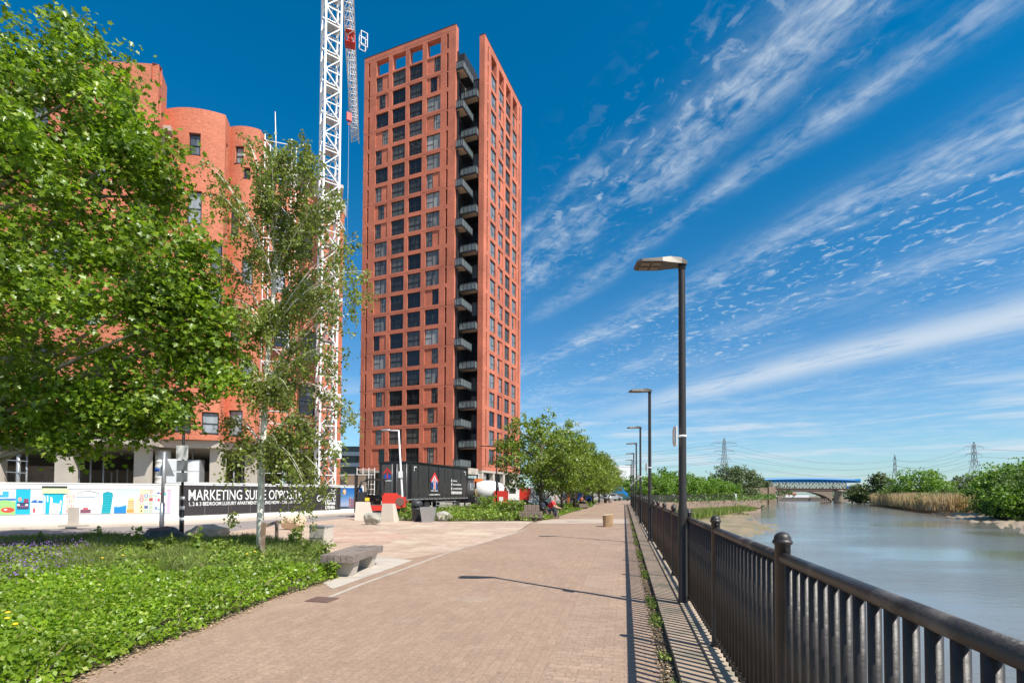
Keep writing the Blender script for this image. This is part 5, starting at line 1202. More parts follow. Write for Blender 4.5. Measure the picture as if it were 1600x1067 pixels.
S(rect(yc-.19, zb_, yc+.19, zt_-.55), WH_, 2); S(rect(yc-.10, zb_, yc-.015, zt_-.5), RD, 3); S(rect(yc+.02, zb_, yc+.10, zt_-.5), RD, 3)
em_.build('emblem', ml2, lorry)
text('U', .85, .32, flat(BL), 'lettering', lorry, (.075, yc-.60, zb_+.03), (R(90), 0, R(90)), .03); text('K', .85, .34, flat(BL), 'lettering', lorry, (.075, yc+.22, zb_+.03), (R(90), 0, R(90)), .03)
mb = MB(); r9 = random.Random(5)
def smear(y0_, y1_, z, h):      # small unreadable line of print: a run of glyph strokes
    y = y0_
    while y < y1_: w9 = r9.uniform(.03, .09); mb.b2((.06, y, z), (.066, y+w9, z+h*r9.choice((.7, 1, 1)))); y += w9+.03
smear(yc-.6, yc+.6, 1.62, .08); smear(yc-1.0, yc+1.0, 1.30, .10); smear(7.6, 8.4, 2.48, .11); smear(7.6, 9.3, 2.16, .11); smear(7.6, 9.5, 1.80, .11); smear(7.2, 9.5, 1.38, .24)
for z in (2.42, 2.1, 1.74): mb.b2((.06, 7.2, z), (.066, 7.38, z+.24))
mb.b2((.06, .5, 3.38), (.066, .9, 3.45)); mb.b2((.06, .5, 3.1), (.066, .57, 3.379)); mb.b2((.06, LT-1.0, 3.38), (.066, LT-.6, 3.45)); mb.b2((.06, LT-.67, 3.1), (.066, LT-.6, 3.379))
mb.build('print_line', M['white'], lorry)
e2, m3 = MB(), []
def tr_(x, z, lay=0): return Vector((x, -.036-.004*lay, z))
def S2(pts, col, lay): shape(e2, m3, pts, col, lay, tr_)
xc, z9 = -1.85, 3.35
S2([(xc, z9), (xc-.38, z9-.40), (xc-.3, z9-.48), (xc, z9-.14), (xc+.3, z9-.48), (xc+.38, z9-.40)], RD, 1); S2(rect(xc-.28, z9-.82, xc+.28, z9-.5), BL, 1); S2(rect(xc-.05, z9-.82, xc+.05, z9-.3), RD, 2); S2(rect(xc-.4, z9-1.0, xc+.4, z9-.93), WH_, 1)
e2.build('emblem', m3, lorry)
# ------------------------------------------------------------ red ride-on forklift mounted at the rear
p = gp(598, 807); fk = thing('forklift', 'red three-wheeled ride-on forklift standing behind the black lorry', 'forklift', (p.x, p.y-.2, 0), .18)
mb = MB(); mb.b2((.05, -.6, .55), (1.15, .6, 1.35)); mb.b2((1.15, -.5, .62), (1.45, .5, 1.25)); mb.b2((.0, -.5, 1.35), (.95, .5, 1.48)); mb.build('engine_cover', M['machred'], fk)
mb = MB(); mb.b2((-1.5, -.75, .42), (.05, -.3, .72)); mb.b2((-1.5, .3, .42), (.05, .75, .72)); mb.b2((-1.5, -.76, .72), (-.9, .76, .9)); mb.build('chassis', M['machred'], fk)
mb = MB(); mb.lathe([(.24, -.02), (.26, 0), (.24, .02)], (1.1, -.60, .95), 14, axis='y'); mb.build('grille', M['rust'], fk)
for loc, r_ in (((-1.1, -.72, .40), .40), ((-1.1, .72, .40), .40), ((.75, 0, .36), .36)):
    o = wheel(fk, loc, r_, .28); o.rotation_euler = (0, 0, R(90))
mb = MB()
for x, y in ((-.9, -.55), (-.9, .55), (.1, -.55), (.1, .55)): mb.beam((x, y, .8), (x*.92, y, 2.28), .07)
mb.b2((-.95, -.62, 2.28), (.25, .62, 2.36)); mb.build('overhead_guard', M['black'], fk)
mb = MB(); mb.b2((-.35, -.28, 1.0), (.1, .28, 1.15)); mb.b2((-.0, -.28, 1.15), (.1, .28, 1.65)); mb.build('seat', M['black'], fk)
mb = MB(); mb.b2((-1.45, -.5, .92), (-.95, .2, 1.55)); mb.b2((-.9, .2, .75), (-.1, .55, 1.35)); mb.tube([(-1.5, -.3, 1.5), (-1.2, -.2, 2.2), (-.9, 0, 2.25)], .06, 6); mb.build('hydraulics', M['frame'], fk)
mb = MB(); mb.b2((-1.62, -.45, .3), (-1.52, -.35, 2.6)); mb.b2((-1.62, .35, .3), (-1.52, .45, 2.6)); mb.b2((-1.60, -.35, 1.1), (-1.54, .35, 1.25)); mb.b2((-1.60, -.35, 2.4), (-1.54, .35, 2.5)); mb.build('mast', M['black'], fk)
mb = MB(); mb.tube([(-.75, 0, 1.0), (-.6, 0, 1.45)], .03, 6); mb.lathe([(.17, 0), (.19, .02), (.17, .04)], (-.6, 0, 1.45), 14); mb.build('steering_wheel', M['black'], fk)
mb = MB(); mb.b2((-.95, -.8, 1.0), (-.7, -.62, 1.2)); mb.build('work_light', M['yellow'], fk)
# ------------------------------------------------------------ white tanker and orange pump beyond the lorry
def Pz(px, D, z=0): p = at(px, 780, D); return (p.x, p.y, z)
tk = thing('concrete_mixer', 'white mixer lorry with a drum parked beyond the black lorry', 'mixer lorry', Pz(763, 51), R(12)); tk.scale = (.9, .9, .9)
mb = MB(); mb.lathe([(.3, -1.7), (.85, -1.5), (1.12, -.5), (1.15, .2), (1.0, 1.0), (.75, 1.6), (.45, 1.75)], (0, 0, 1.9), 24, axis='x'); mb.build('drum', M['white'], tk)
mb = MB(); mb.lathe([(1.16, -.1), (1.18, 0), (1.16, .1)], (.9, 0, 1.9), 24, axis='x'); mb.b2((-2.1, -1.0, .75), (3.0, 1.0, .95)); mb.build('frame', M['frame'], tk)
mb = MB(); mb.b2((1.9, -1.1, .8), (3.3, 1.1, 2.5)); mb.build('cab', M['white'], tk); mb = MB(); mb.b2((2.15, -1.115, 1.6), (2.9, -1.104, 2.2)); mb.build('side_window', M['glass_dark'], tk)
for x in (-1.6, -.4, 2.5): o = wheel(tk, (x, -.9, .48), .48, .3); o.rotation_euler = (0, 0, R(-90))
mb = MB(); mb.lathe([(.02, -.2), (.62, -.12), (.66, 0), (.62, .12), (.45, .2)], (-2.25, -.75, 1.35), 18, axis='y'); mb.build('hose_reel', M['yellow'], tk)
ob = thing('orange_hopper', 'orange hopper raised behind the cab of the black lorry', 'hopper', Pz(737, 52)); mb = MB(); mb.grid([(-.9, -.5, 2.3), (1.0, -.5, 2.1), (1.0, .5, 2.1), (-.9, .5, 2.3), (-1.1, -.6, 3.0), (1.15, -.6, 2.9), (1.15, .6, 2.9), (-1.1, .6, 3.0)], [(3, 2, 1, 0), (4, 5, 6, 7), (0, 1, 5, 4), (1, 2, 6, 5), (2, 3, 7, 6), (3, 0, 4, 7)]); mb.build('tray', M['orange'], ob)
mb = MB()
for x in (-.7, .8): mb.b2((x-.06, -.3, 0), (x+.06, .3, 2.1))
mb.build('stand', M['frame'], ob)
# striped traffic cylinder in the verge
p = at(747.5, 795, 38); t = thing('traffic_marker', 'small orange and white striped marker standing in the verge', 'traffic marker', (p.x, 38, 0)); 
for k in range(5): mb = MB(); mb.lathe([(.10-.005*k, .6+.16*k), (.098-.005*k, .756+.16*k)], n=12); mb.build('band', M['orange'] if k % 2 == 0 else M['white'], t)
# red skip lorry, vans, cars in the far road
sk = thing('skip_lorry', 'low red skip lorry parked beyond the verge', 'skip lorry', Pz(802, 52), R(3))
mb = MB(); mb.grid([(-1.5, -1, .75), (1.5, -1, .75), (1.5, 1, .75), (-1.5, 1, .75), (-1.6, -1.1, 1.95), (1.75, -1.1, 1.95), (1.75, 1.1, 1.95), (-1.6, 1.1, 1.95)], [(3, 2, 1, 0), (4, 5, 6, 7), (0, 1, 5, 4), (1, 2, 6, 5), (2, 3, 7, 6), (3, 0, 4, 7)]); mb.build('skip', M['machred'], sk)
mb = MB(); mb.b2((-1.6, -.95, .5), (1.9, .95, .74)); mb.build('chassis', M['white'], sk)
for x in (-1.0, 1.1): o = wheel(sk, (x, -.9, .42), .42, .25); o.rotation_euler = (0, 0, R(-90))
rb = thing('barrier', 'red plastic site barrier left of the skip lorry', 'barrier', Pz(783, 50)); mb = MB(); mb.b2((-.7, -.05, .1), (.7, .05, 1.7)); mb.build('panel', M['machred'], rb); mb = MB(); mb.b2((-.2, -.065, .6), (.2, -.055, 1.1)); mb.build('sign_plate', M['white'], rb); mb = MB(); mb.b2((-.8, -.25, 0), (-.4, .25, .1)); mb.b2((.4, -.25, 0), (.8, .25, .1)); mb.build('foot', M['frame'], rb)
def van(label, px, D, rz, m, L=4.8, hgt=2.3, cat='van', name='van', wr=.34):
    t = thing(name, label, cat, Pz(px, D), rz); h = L/2; w_ = .92
    if cat in ('van', 'bus'): prof = [(-h, .35), (-h, hgt*.95), (-h+.15, hgt), (h*.45, hgt), (h*.72, hgt*.62), (h*.98, hgt*.5), (h, .35)]
    else: prof = [(-h, .35), (-h, hgt*.6), (-h*.82, hgt*.66), (-h*.55, hgt), (h*.15, hgt), (h*.5, hgt*.66), (h*.95, hgt*.55), (h, .35)]
    n = len(prof); mb = MB(); vs = [(x, -w_, z) for x, z in prof]+[(x, w_, z) for x, z in prof]
    mb.grid(vs, [tuple(range(n)), tuple(reversed(range(n, 2*n)))]+[(i, n+i, n+(i+1) % n, (i+1) % n) for i in range(n)]); mb.build('body', m, t)
    mb = MB()
    if cat == 'van': mb.b2((h*.1, -w_-.012, hgt*.6), (h*.48, -w_-.004, hgt*.9)); 
    elif cat == 'bus':
        for k in range(5): mb.b2((-h*.9+k*h*.35, -w_-.012, hgt*.5), (-h*.9+k*h*.35+h*.3, -w_-.004, hgt*.85))
    else: mb.b2((-h*.5, -w_-.012, hgt*.68), (h*.18, -w_-.004, hgt*.92))
    mb.build('side_window', M['glass_dark'], t)
    mb = MB(); 
    for s in (-1, 1): mb.b2((h-.02, s*.6-.15, hgt*.33), (h+.02, s*.6+.15, hgt*.42))
    mb.build('headlight', M['white'], t)
    for x in (-h*.62, h*.62): o = wheel(t, (x, -w_+.08, wr), wr, .22); o.rotation_euler = (0, 0, R(-90))
    return t
van('white flatbed lorry seen between the first street tree and the red skip', 833, 53, R(5), M['far_white'], 3.6, 2.1)
van('blue and white van under the third street tree', 906, 78, R(20), M['blue'], 3.6, 1.9)
van('bright blue van at the far end of the path', 961, 108, R(8), M['skyblue'], 5.2, 3.0)
van('dark teal car parked in front of the bright blue van', 968, 98, R(15), mat('teal_paint', (.03, .09, .10), .3, .1, 2), 4.2, 1.45, 'car', 'parked_car')
van('silver grey car left of the dark teal car at the end of the path', 955, 96, R(25), M['steel'], 4.0, 1.4, 'car', 'parked_car')
van('dark car parked behind the orange fence panels', 896, 84, R(12), M['truckblack'], 4.2, 1.4, 'car', 'parked_car')
# parked motorbike-like cycles near the verge
def bicycle(label, px, D, rz, col):
    t = thing('bicycle', label, 'bicycle', Pz(px, D), rz)
    for x in (-.5, .5):
        mb = MB(); n = 20; mb.tube([(x+.33*math.cos(2*math.pi*k/n), 0, .34+.33*math.sin(2*math.pi*k/n)) for k in range(n+1)], .025, 5, False)
        for k in range(4): a = k*math.pi/4; mb.beam((x-.3*math.cos(a), 0, .34-.3*math.sin(a)), (x+.3*math.cos(a), 0, .34+.3*math.sin(a)), .008)
        mb.build('wheel', M['tyre'], t)
    mb = MB()
    for a, c in (((-.5, .34), (-.1, .3)), ((-.1, .3), (-.22, .85)), ((-.22, .8), (.35, .85)), ((-.1, .3), (.35, .8)), ((.33, .95), (.5, .34)), ((-.5, .34), (-.2, .78))): mb.tube([(a[0], 0, a[1]), (c[0], 0, c[1])], .022, 6)
    mb.build('frame', col, t); mb = MB(); mb.b2((-.33, -.07, .88), (-.10, .07, .93)); mb.build('saddle', M['black'], t); mb = MB(); mb.tube([(.33, -.28, 1.0), (.33, 0, .97), (.33, .28, 1.0)], .018, 6); mb.build('handlebar', M['black'], t)
bicycle('red framed bicycle parked in the verge left of the first street tree', 801, 36, R(35), M['machred'])
bicycle('dark bicycle leaning behind the person in the red shirt', 866, 33.5, R(60), M['navy'])
# bollards and bins at the far path end
for i, px in enumerate((946, 953)):
    t = thing('bollard', ['left dark bollard at the far end of the path', 'right grey bollard at the far end of the path'][i], 'bollard', Pz(px, 76)); mb = MB(); mb.lathe([(.22, 0), (.22, 1.0), (.16, 1.12), (.05, 1.15)], n=14); mb.build('shaft', M['black'] if i == 0 else M['steel'], t); mb = MB(); mb.lathe([(.225, .75), (.225, .88)], n=14); mb.build('band', M['white'], t)
of = thing('site_fence', 'orange and brown fence panels behind the second and third street trees', 'fence')
for k in range(5):
    p = Pz(884+k*4.2, 66); mb = MB(); mb.box((p[0], p[1], 1.0), (.30, .06, 1.9)); mb.build('fence_panel', M['orange'] if k % 2 else M['stake'], of)
wb = thing('white_building', 'plain white flat-roofed building beyond the row of street trees', 'building', Pz(974, 190)); mb = MB(); mb.b2((-5, 0, 0), (4.8, 12, 11.3)); mb.build('wall', M['far_white'], wb); mb = MB(); mb.b2((-5.1, -.1, 11.304), (4.9, 12.1, 11.7)); mb.build('roof', M['white'], wb)
# ------------------------------------------------------------ people
def skin_mesh(name, joints, edges, m, parent, sub=2):
    me = bpy.data.meshes.new(name); me.from_pydata([j[:3] for j in joints], edges, [])
    o = bpy.data.objects.new(name, me); COL.objects.link(o)
    o.modifiers.new('skin', 'SKIN'); o.modifiers['skin'].use_smooth_shade = True
    bpy.context.view_layer.objects.active = o
    sv = me.skin_vertices[0].data
    for i, j in enumerate(joints): sv[i].radius = (j[3], j[4] if len(j) > 4 else j[3])
    sv[0].use_root = True
    o.modifiers.new('sub', 'SUBSURF'); o.modifiers['sub'].levels = sub; o.modifiers['sub'].render_levels = sub
    dg = bpy.context.evaluated_depsgraph_get(); dg.update(); m2 = bpy.data.meshes.new_from_object(o.evaluated_get(dg)); m2.name = name
    bpy.data.objects.remove(o); m2.materials.clear(); m2.materials.append(m)
    q = bpy.data.objects.new(name, m2); COL.objects.link(q)
    if parent: q.parent = parent
    return q
def seated(label, loc, rz, shirt, trousers, lean=.25, reach=.3, seat=.5):
    """a person sitting facing local +x, hip at the origin column"""
    t = bpy.data.objects.new('person', None); COL.objects.link(t); t.location = loc; t.rotation_euler = (0, 0, rz); tag(t, label, 'person')
    s = seat; L = lean; sh = (L*.52, .52+s)       # shoulder x, z
    J = [(0, 0, s+.08, .13, .16), (L*.28, 0, s+.30, .12, .15), (L*.5, 0, s+.50, .13, .17), (L*.62, 0, s+.60, .055), (L*.70+.02, 0, s+.68, .05),
         (L*.75+.04, 0, s+.80, .088, .095), (L*.75+.03, 0, s+.90, .07, .075)]
    Ed = [(0, 1), (1, 2), (2, 3), (3, 4), (4, 5), (5, 6)]
    def add(prev, *js):
        k = prev
        for j in js: J.append(j); Ed.append((k, len(J)-1)); k = len(J)-1
        return k
    hands = []
    for sd in (-1, 1):
        k = add(2, (sh[0], sd*.17, s+.50, .058), (sh[0]+.13+reach*.2, sd*.22, s+.24, .042), (sh[0]+.34+reach*.3, sd*.14, s+.16, .03), (sh[0]+.42+reach*.3, sd*.13, s+.15, .032, .02))
        for f in range(4): add(k, (sh[0]+.47+reach*.3, sd*(.10+.018*f), s+.145, .009), (sh[0]+.51+reach*.3-.006*abs(f-1), sd*(.10+.018*f), s+.12, .008))
        add(k, (sh[0]+.43+reach*.3, sd*.095, s+.16, .010), (sh[0]+.46+reach*.3, sd*.08, s+.15, .009))
        k = add(0, (.05, sd*.10, s+.05, .09), (.46, sd*.14, s+.07, .06), (.44+.03*sd, sd*.14, .28, .05), (.42+.05*sd, sd*.14, .09, .037), (.50+.05*sd, sd*.15, .05, .035, .045), (.60+.05*sd, sd*.16, .04, .028, .04))
    skin_mesh('body', J, Ed, M['skin'], t)
    # clothes grown over the same skeleton
    Js = [(-.01, 0, s+.10, .15, .18), (L*.28, 0, s+.30, .145, .175), (L*.5, 0, s+.49, .145, .185), (L*.58, 0, s+.57, .08, .09)]; Es = [(0, 1), (1, 2), (2, 3)]
    for sd in (-1, 1): n = len(Js); Js += [(sh[0], sd*.18, s+.49, .075), (sh[0]+.09+reach*.12, sd*.215, s+.32, .065)]; Es += [(2, n), (n, n+1)]
    skin_mesh('shirt', Js, Es, shirt, t)
    Jt = [(-.01, 0, s+.06, .14, .17)]; Et = []
    for sd in (-1, 1): n = len(Jt); Jt += [(.08, sd*.10, s+.055, .105), (.47, sd*.14, s+.07, .078), (.445+.03*sd, sd*.14, .28, .068), (.42+.05*sd, sd*.14, .11, .058)]; Et += [(0, n), (n, n+1), (n+1, n+2), (n+2, n+3)]
    skin_mesh('trousers', Jt, Et, trousers, t)
    hx, hz = L*.75+.03, s+.87
    skin_mesh('hair', [(hx-.01, 0, hz+.03, .10, .10), (hx-.05, 0, hz-.06, .08, .09)], [(0, 1)], M['hair'], t)
    for sd in (-1, 1): skin_mesh('shoe', [(.43+.05*sd, sd*.14, .055, .05), (.52+.05*sd, sd*.15, .045, .045), (.63+.05*sd, sd*.16, .04, .038)], [(0, 1), (1, 2)], M['black'], t, 1)
    mb = MB()
    for sd in (-1, 1): mb.lathe([(.002, -.006), (.010, 0), (.002, .006)], (hx+.105, sd*.035, hz-.04), 8, axis='x')
    mb.build('eye', M['hair'], t)
    return t
p = gp(857, 810); seated('person in a red T-shirt and dark trousers sitting bent forward on the timber block', (p.x, p.y+.45, 0), R(-20), M['shirt'], M['jeans'], .62, .12, .48)
bp0 = at(851, 790, p.y+.5); bk = thing('backpack', 'dark backpack behind the back of the person in red', 'backpack', (bp0.x-.1, bp0.y+.35, .48)); mb = MB(); mb.lathe([(.10, 0), (.19, .05), (.20, .25), (.15, .42), (.05, .48)], n=12); mb.build('bag', M['navy'], bk); mb = MB(); mb.lathe([(.15, .06), (.16, .1), (.12, .2)], (0, -.1, 0), 10); mb.build('pocket', M['black'], bk)
p = gp(907, 793); seated('distant person in an orange vest sitting on a small block beside the path', (p.x, p.y+.3, 0), R(-35), M['hivis'], M['navy'], .35, .3, .48)
# ------------------------------------------------------------ vegetation
def branch_mesh(trunk, tips, m, name, parent, r0=.02, droop=0, seed=1):
    mb = MB(); r_ = random.Random(seed)
    pts, rad = trunk; mb.tube(pts, rad, 10); P_ = [Vector(p) for p in pts]
    for t in tips:
        t = Vector(t); best = None
        for k in range(1, len(P_)):
            for f in (0, .5):
                q = P_[k-1].lerp(P_[k], f); dz = t.z-q.z; h = math.hypot(t.x-q.x, t.y-q.y)
                c = abs(dz-h*.6)+.15*h
                if best is None or c < best[0]: best = (c, q, rad[k-1]*(1-f)+rad[k]*f)
        q, rr_ = best[1], best[2]; d = t-q; side = Vector((r_.gauss(0, 1), r_.gauss(0, 1), r_.gauss(0, .5)))*d.length*.07
        m1 = q+d*.35+side+Vector((0, 0, d.length*(.08+droop))); m2_ = q+d*.7-side*.5+Vector((0, 0, d.length*(.06+droop*.8)))
        ra = min(rr_*.55, r0+.012*d.length); mb.tube([q, m1, m2_, t], [ra, ra*.7, ra*.45, ra*.15], 5, False)
    return mb.build(name, m, parent)
def gauss_leaves(cs, per, rad):
    cs = np.asarray(cs, float); rad = np.broadcast_to(rad, (len(cs),))
    q = rng.normal(size=(len(cs), per, 3))*rad[:, None, None]*np.array([1, 1, .62])
    return (cs[:, None, :]+q).reshape(-1, 3)
def ellipsoid_tips(n, c, r, inner=.5, flat_bottom=None, seed=1):
    g = np.random.default_rng(seed); out = []
    while len(out) < n:
        d = g.normal(size=3); d /= np.linalg.norm(d); s = inner+(1-inner)*g.random()**.6
        lump = 1+.16*math.sin(d[0]*5+seed)*math.cos(d[1]*4+d[2]*5+seed*2)
        p = np.array(c)+d*np.array(r)*s*lump
        if flat_bottom is not None and p[2] < flat_bottom: continue
        out.append(p)
    return np.array(out)
# -- big plane tree whose crown reaches in from the left
pt = thing('plane_tree', 'large broad-leaved tree with a bright green crown filling the left side', 'tree')
blobs = [(-140, 230, 150), (30, 160, 78), (92, 85, 42), (148, 105, 38), (100, 215, 100), (195, 190, 45), (165, 190, 50), (30, 340, 180), (180, 300, 95), (235, 240, 34), (245, 310, 48), (110, 480, 180), (245, 420, 80), (285, 460, 48), (300, 545, 50), (328, 590, 30), (260, 590, 58), (205, 625, 46), (262, 648, 28), (125, 620, 70), (60, 640, 58), (110, 682, 24), (30, 668, 32), (-120, 480, 190), (-60, 640, 60), (98, 46, 16), (30, 95, 22), (270, 500, 75), (165, 655, 30), (205, 668, 12), (240, 655, 20), (300, 400, 22), (345, 540, 14)]
tips = []; g7 = np.random.default_rng(11)
for (px, py, r_) in blobs:
    D = 12.2 + g7.uniform(-.5, .5); c = at(px, py, D); rm = r_*D/F; n = int(4+ (r_/21)**2.0)
    for _ in range(n):
        d = g7.normal(size=3); d /= np.linalg.norm(d); s = (.45+.55*g7.random()**.5)*rm
        tips.append((c.x+d[0]*s, c.y+d[1]*s*min(1, 2.2/max(rm, .5)), c.z+d[2]*s))
tips = np.array(tips); print('plane tips', len(tips))
sprig = gauss_leaves(tips, 10, .25); P_ = gauss_leaves(sprig, 11, .16)
leaves('crown', P_, rng.uniform(.07, .16, len(P_)), 'maple', M['leaf_plane'], pt, bias=(.35, -.35, .75), spread=.75, tbias=(0, 0, -.5))
tr = at(-260, 700, 13.0); pts = [(tr.x, tr.y, -.1), (tr.x+.1, tr.y-.1, 2.5), (tr.x+.5, tr.y-.3, 5), (tr.x+1.2, tr.y-.5, 8), (tr.x+2, tr.y-.5, 11)]
branch_mesh((pts, [.30, .25, .20, .13, .05]), tips[::14], M['barkpale'], 'trunk', pt, .006, 0, 3)
# -- silver birch in the bed
bt = thing('birch_tree', 'slender silver birch with a white trunk and drooping twigs in the planting bed', 'birch tree')
BD = 13.0
def bp3(px, py, dy=0): p = at(px, py, BD+dy); return Vector(p)
b0 = bp3(406, 868); b0.z = -.05
tp = [b0, bp3(407, 800), bp3(409, 740), bp3(413, 660), bp3(418, 560, .1), bp3(426, 480, .1), bp3(430, 400, .1), bp3(424, 330, .05), bp3(432, 260), bp3(430, 175)]
trad = [.095, .085, .078, .07, .06, .052, .044, .034, .022, .008]
mb = MB(); mb.tube(tp, trad, 12)
gb = random.Random(5); strands = []
def limb(a, peak, end, r_):
    a, peak, end = Vector(a), Vector(peak), Vector(end); q = [a.lerp(peak, t)*(1-t)+peak.lerp(end, t)*t for t in [k/8 for k in range(9)]]
    mb.tube(q, [r_*(1-.85*k/8) for k in range(9)], 5, False); return q
limbs = []; tw = MB()
spec = []
# (start y on trunk, end px, end py): the long arms read off the photograph
for sy, ex, ey in [(330, 385, 215), (300, 455, 235), (360, 470, 225), (420, 330, 262), (430, 335, 300), (400, 495, 245), (470, 360, 300), (470, 500, 330), (500, 345, 400), (520, 545, 380), (540, 350, 470), (560, 575, 425), (600, 560, 470), (560, 515, 450), (620, 355, 560), (640, 530, 560), (660, 350, 660), (650, 545, 640), (700, 480, 650), (690, 520, 700), (700, 375, 700), (590, 470, 520), (480, 470, 420), (380, 400, 290), (420, 450, 330), (560, 385, 520), (640, 455, 620), (610, 390, 600), (350, 415, 225), (520, 420, 470), (680, 430, 690), (690, 470, 740), (720, 500, 760), (450, 390, 380), (400, 520, 300)]:
    fr_ = min(range(len(tp)-1), key=lambda k: abs((tp[k].z+tp[k+1].z)/2-bp3(400, sy).z)); a = tp[fr_].lerp(tp[fr_+1], .5)
    for rep in range(3 if ex > 400 else 2):
        dy = gb.uniform(-1.5, 1.5) if rep else gb.uniform(-.4, .4); e = bp3(ex+gb.uniform(-14, 14)*(rep > 0), ey+gb.uniform(-18, 18)*(rep > 0), dy); peak = a.lerp(e, .55)+Vector((0, 0, .35+.25*abs(e.x-a.x)))
        limbs.append(limb(a, peak, e, .026 if rep == 0 else .016))
LP = []; 
for q in limbs:
    for k in range(2, 9):
        p = q[k]
        for _ in range(gb.randrange(1, 4)):
            if gb.random() < (.15 if p.x > b0.x-.3 else .35): continue
            L = gb.uniform(.25, 1.15) * (1.0 if p.z > 2.4 else .5); dx, dy = gb.gauss(0, .16), gb.gauss(0, .22)
            st_ = [p+Vector((gb.gauss(0, .1), gb.gauss(0, .12), gb.gauss(0, .08)))+Vector((dx*t, dy*t, -L*t*(.4+.6*t))) for t in (0, .25, .5, .75, 1)]
            if st_[-1].z < 1.15 and gb.random() < .8: continue
            tw.tube(st_, [.004, .003, .003, .002, .002], 3, False)
            for j in range(int(9+L*27)):
                t = gb.random(); f = t*4; i = min(3, int(f)); pp = st_[i].lerp(st_[i+1], f-i); LP.append((pp.x+gb.gauss(0, .045), pp.y+gb.gauss(0, .045), pp.z+gb.gauss(0, .03)))
for (px, y0_, y1_) in [(466, 740, 842), (487, 740, 830), (477, 770, 800), (362, 800, 822), (455, 700, 800), (442, 690, 815), (505, 700, 790), (352, 700, 760)]:
    a, c = bp3(px, y0_), bp3(px+2, y1_); tw.tube([bp3(px-6, y0_-60), a, c], [.006, .005, .002], 3, False)
    for j in range(90): t = gb.random(); pp = a.lerp(c, t); LP.append((pp.x+gb.gauss(0, .07), pp.y+gb.gauss(0, .07), pp.z))
print('birch leaves', len(LP))
mb.build('trunk', M['birch'], bt); tw.build('twigs', M['twig'], bt)
LP = np.array(LP); leaves('crown', LP, rng.uniform(.055, .10, len(LP)), 'wide', M['leaf_birch'], bt, bias=(.3, -.4, .3), spread=1, tbias=(0, 0, -1.2))
mb = MB()
for z in (.5, 1.9, 3.4): pass
# -- street trees in a row
def street_tree(label, loc, H, rad, zc_, n, per, seed, lm='leaf_street', name='street_tree', cat='tree', group=None, size=(.10, .2), sp=.28, bark='bark', trr=.14, shape='wide', flatb=None):
    t = thing(name, label, cat, loc, 0, group)
    tips = ellipsoid_tips(n, (0, 0, zc_), rad, .45, flatb, seed)
    P_ = gauss_leaves(gauss_leaves(tips, 4, sp), per, sp*.45)
    leaves('crown', P_, rng.uniform(size[0], size[1], len(P_)), shape, M[lm], t, bias=(.3, -.3, .7), spread=.8)
    branch_mesh(([(0, 0, -.1), (.02, 0, zc_*.4), (0, .03, zc_*.8), (.03, 0, zc_+rad[2]*.5)], [trr, trr*.85, trr*.6, trr*.2]), tips[::4], M[bark], 'trunk', t, .012, 0, seed)
    return t
row = [(845, 36.5, 1.10), (878, 43.0, 1.03), (897, 50, 1.02), (914, 58, 1.0), (926, 66, 1.02), (936, 75, 1.0), (945, 86, .96), (953, 98, .94)]
ordn = ['first and nearest', 'second', 'third', 'fourth', 'fifth', 'sixth', 'seventh', 'eighth and farthest']
base = [street_tree('', (0, 0, 0), 7, (3.1, 3.0, 2.75), 3.95, 190, 15, 21, group='street trees in a row along the path', flatb=1.35), street_tree('', (0, 0, 0), 7, (2.95, 3.1, 2.8), 4.0, 180, 15, 35, group='street trees in a row along the path', flatb=1.4)]
for i, (px, D, sc) in enumerate(row):
    o = base[i] if i < 2 else copy_tree(base[i % 2])
    p = at(px, 780, D); o.location = (p.x, p.y, 0); o.scale = (sc, sc, sc); o.rotation_euler = (0, 0, i*1.3); o['label'] = ordn[i]+' tree of the leafy row left of the brick path'
# green trees behind the far railing on the left bank
fars = []
spec = [(1018, 112, 4.6, 4.2), (1042, 118, 5.0, 5.4), (1062, 122, 5.0, 5.0), (1086, 128, 5.2, 4.6), (1108, 134, 5.2, 4.3), (1128, 140, 5.0, 4.0), (985, 118, 4.4, 4.0), (972, 125, 4.2, 3.8)]
fb_ = street_tree('', (0, 0, 0), 6, (4.9, 4.0, 3.0), 3.6, 120, 10, 51, 'leaf_bright', 'bank_tree', 'tree', 'rounded green trees behind the far railing', (.28, .5), .55, trr=.2, flatb=.6)
for i, (px, D, w_, h_) in enumerate(spec):
    o = fb_ if i == 0 else copy_tree(fb_); p = at(px, 780, D); o.location = (p.x, p.y, 0); o.scale = (w_/4.9, 1, h_*1.02/5.2); o.rotation_euler = (0, 0, (i*2.1) % .6-.3+(3.14 if i % 2 else 0))
    o['label'] = ['rounded green tree right behind the black lamp posts', 'tallest rounded tree behind the far railing, just right of the second lamp', 'rounded tree third from the left behind the far railing', 'rounded tree just right of the nearest lamp post, behind the far railing', 'second rounded tree right of the nearest lamp post behind the far railing', 'rightmost low rounded tree behind the far railing beneath the nearest pylon', 'rounded tree left of the lamp posts beyond the path end', 'leftmost rounded tree at the path end beside the bright blue van'][i]
def bush(label, px, D, w_, h_, seed, lm, zb_=0, cat='tree', name='bank_tree', n=110, size=(.35, .6), sp=.7, per=9, group=None, wy=None):
    p = at(px, 780, D); t = street_tree(label, (p.x, p.y, zb_), h_, (w_/2, (wy or w_)/2, h_*.55), h_*.5, n, per, seed, lm, name, cat, group, size, sp, trr=.25)
    return t
bush('tall dark grey-green tree left of the blue pipe bridge, under the nearest pylon', 1136, 200, 12, 12, 61, 'leaf_olive', size=(.5, .9), sp=1.0)
bush('feathery grey-green tree beside the left end of the pipe bridge', 1161, 205, 12, 11.4, 62, 'leaf_olive', size=(.5, .9), sp=1.1)
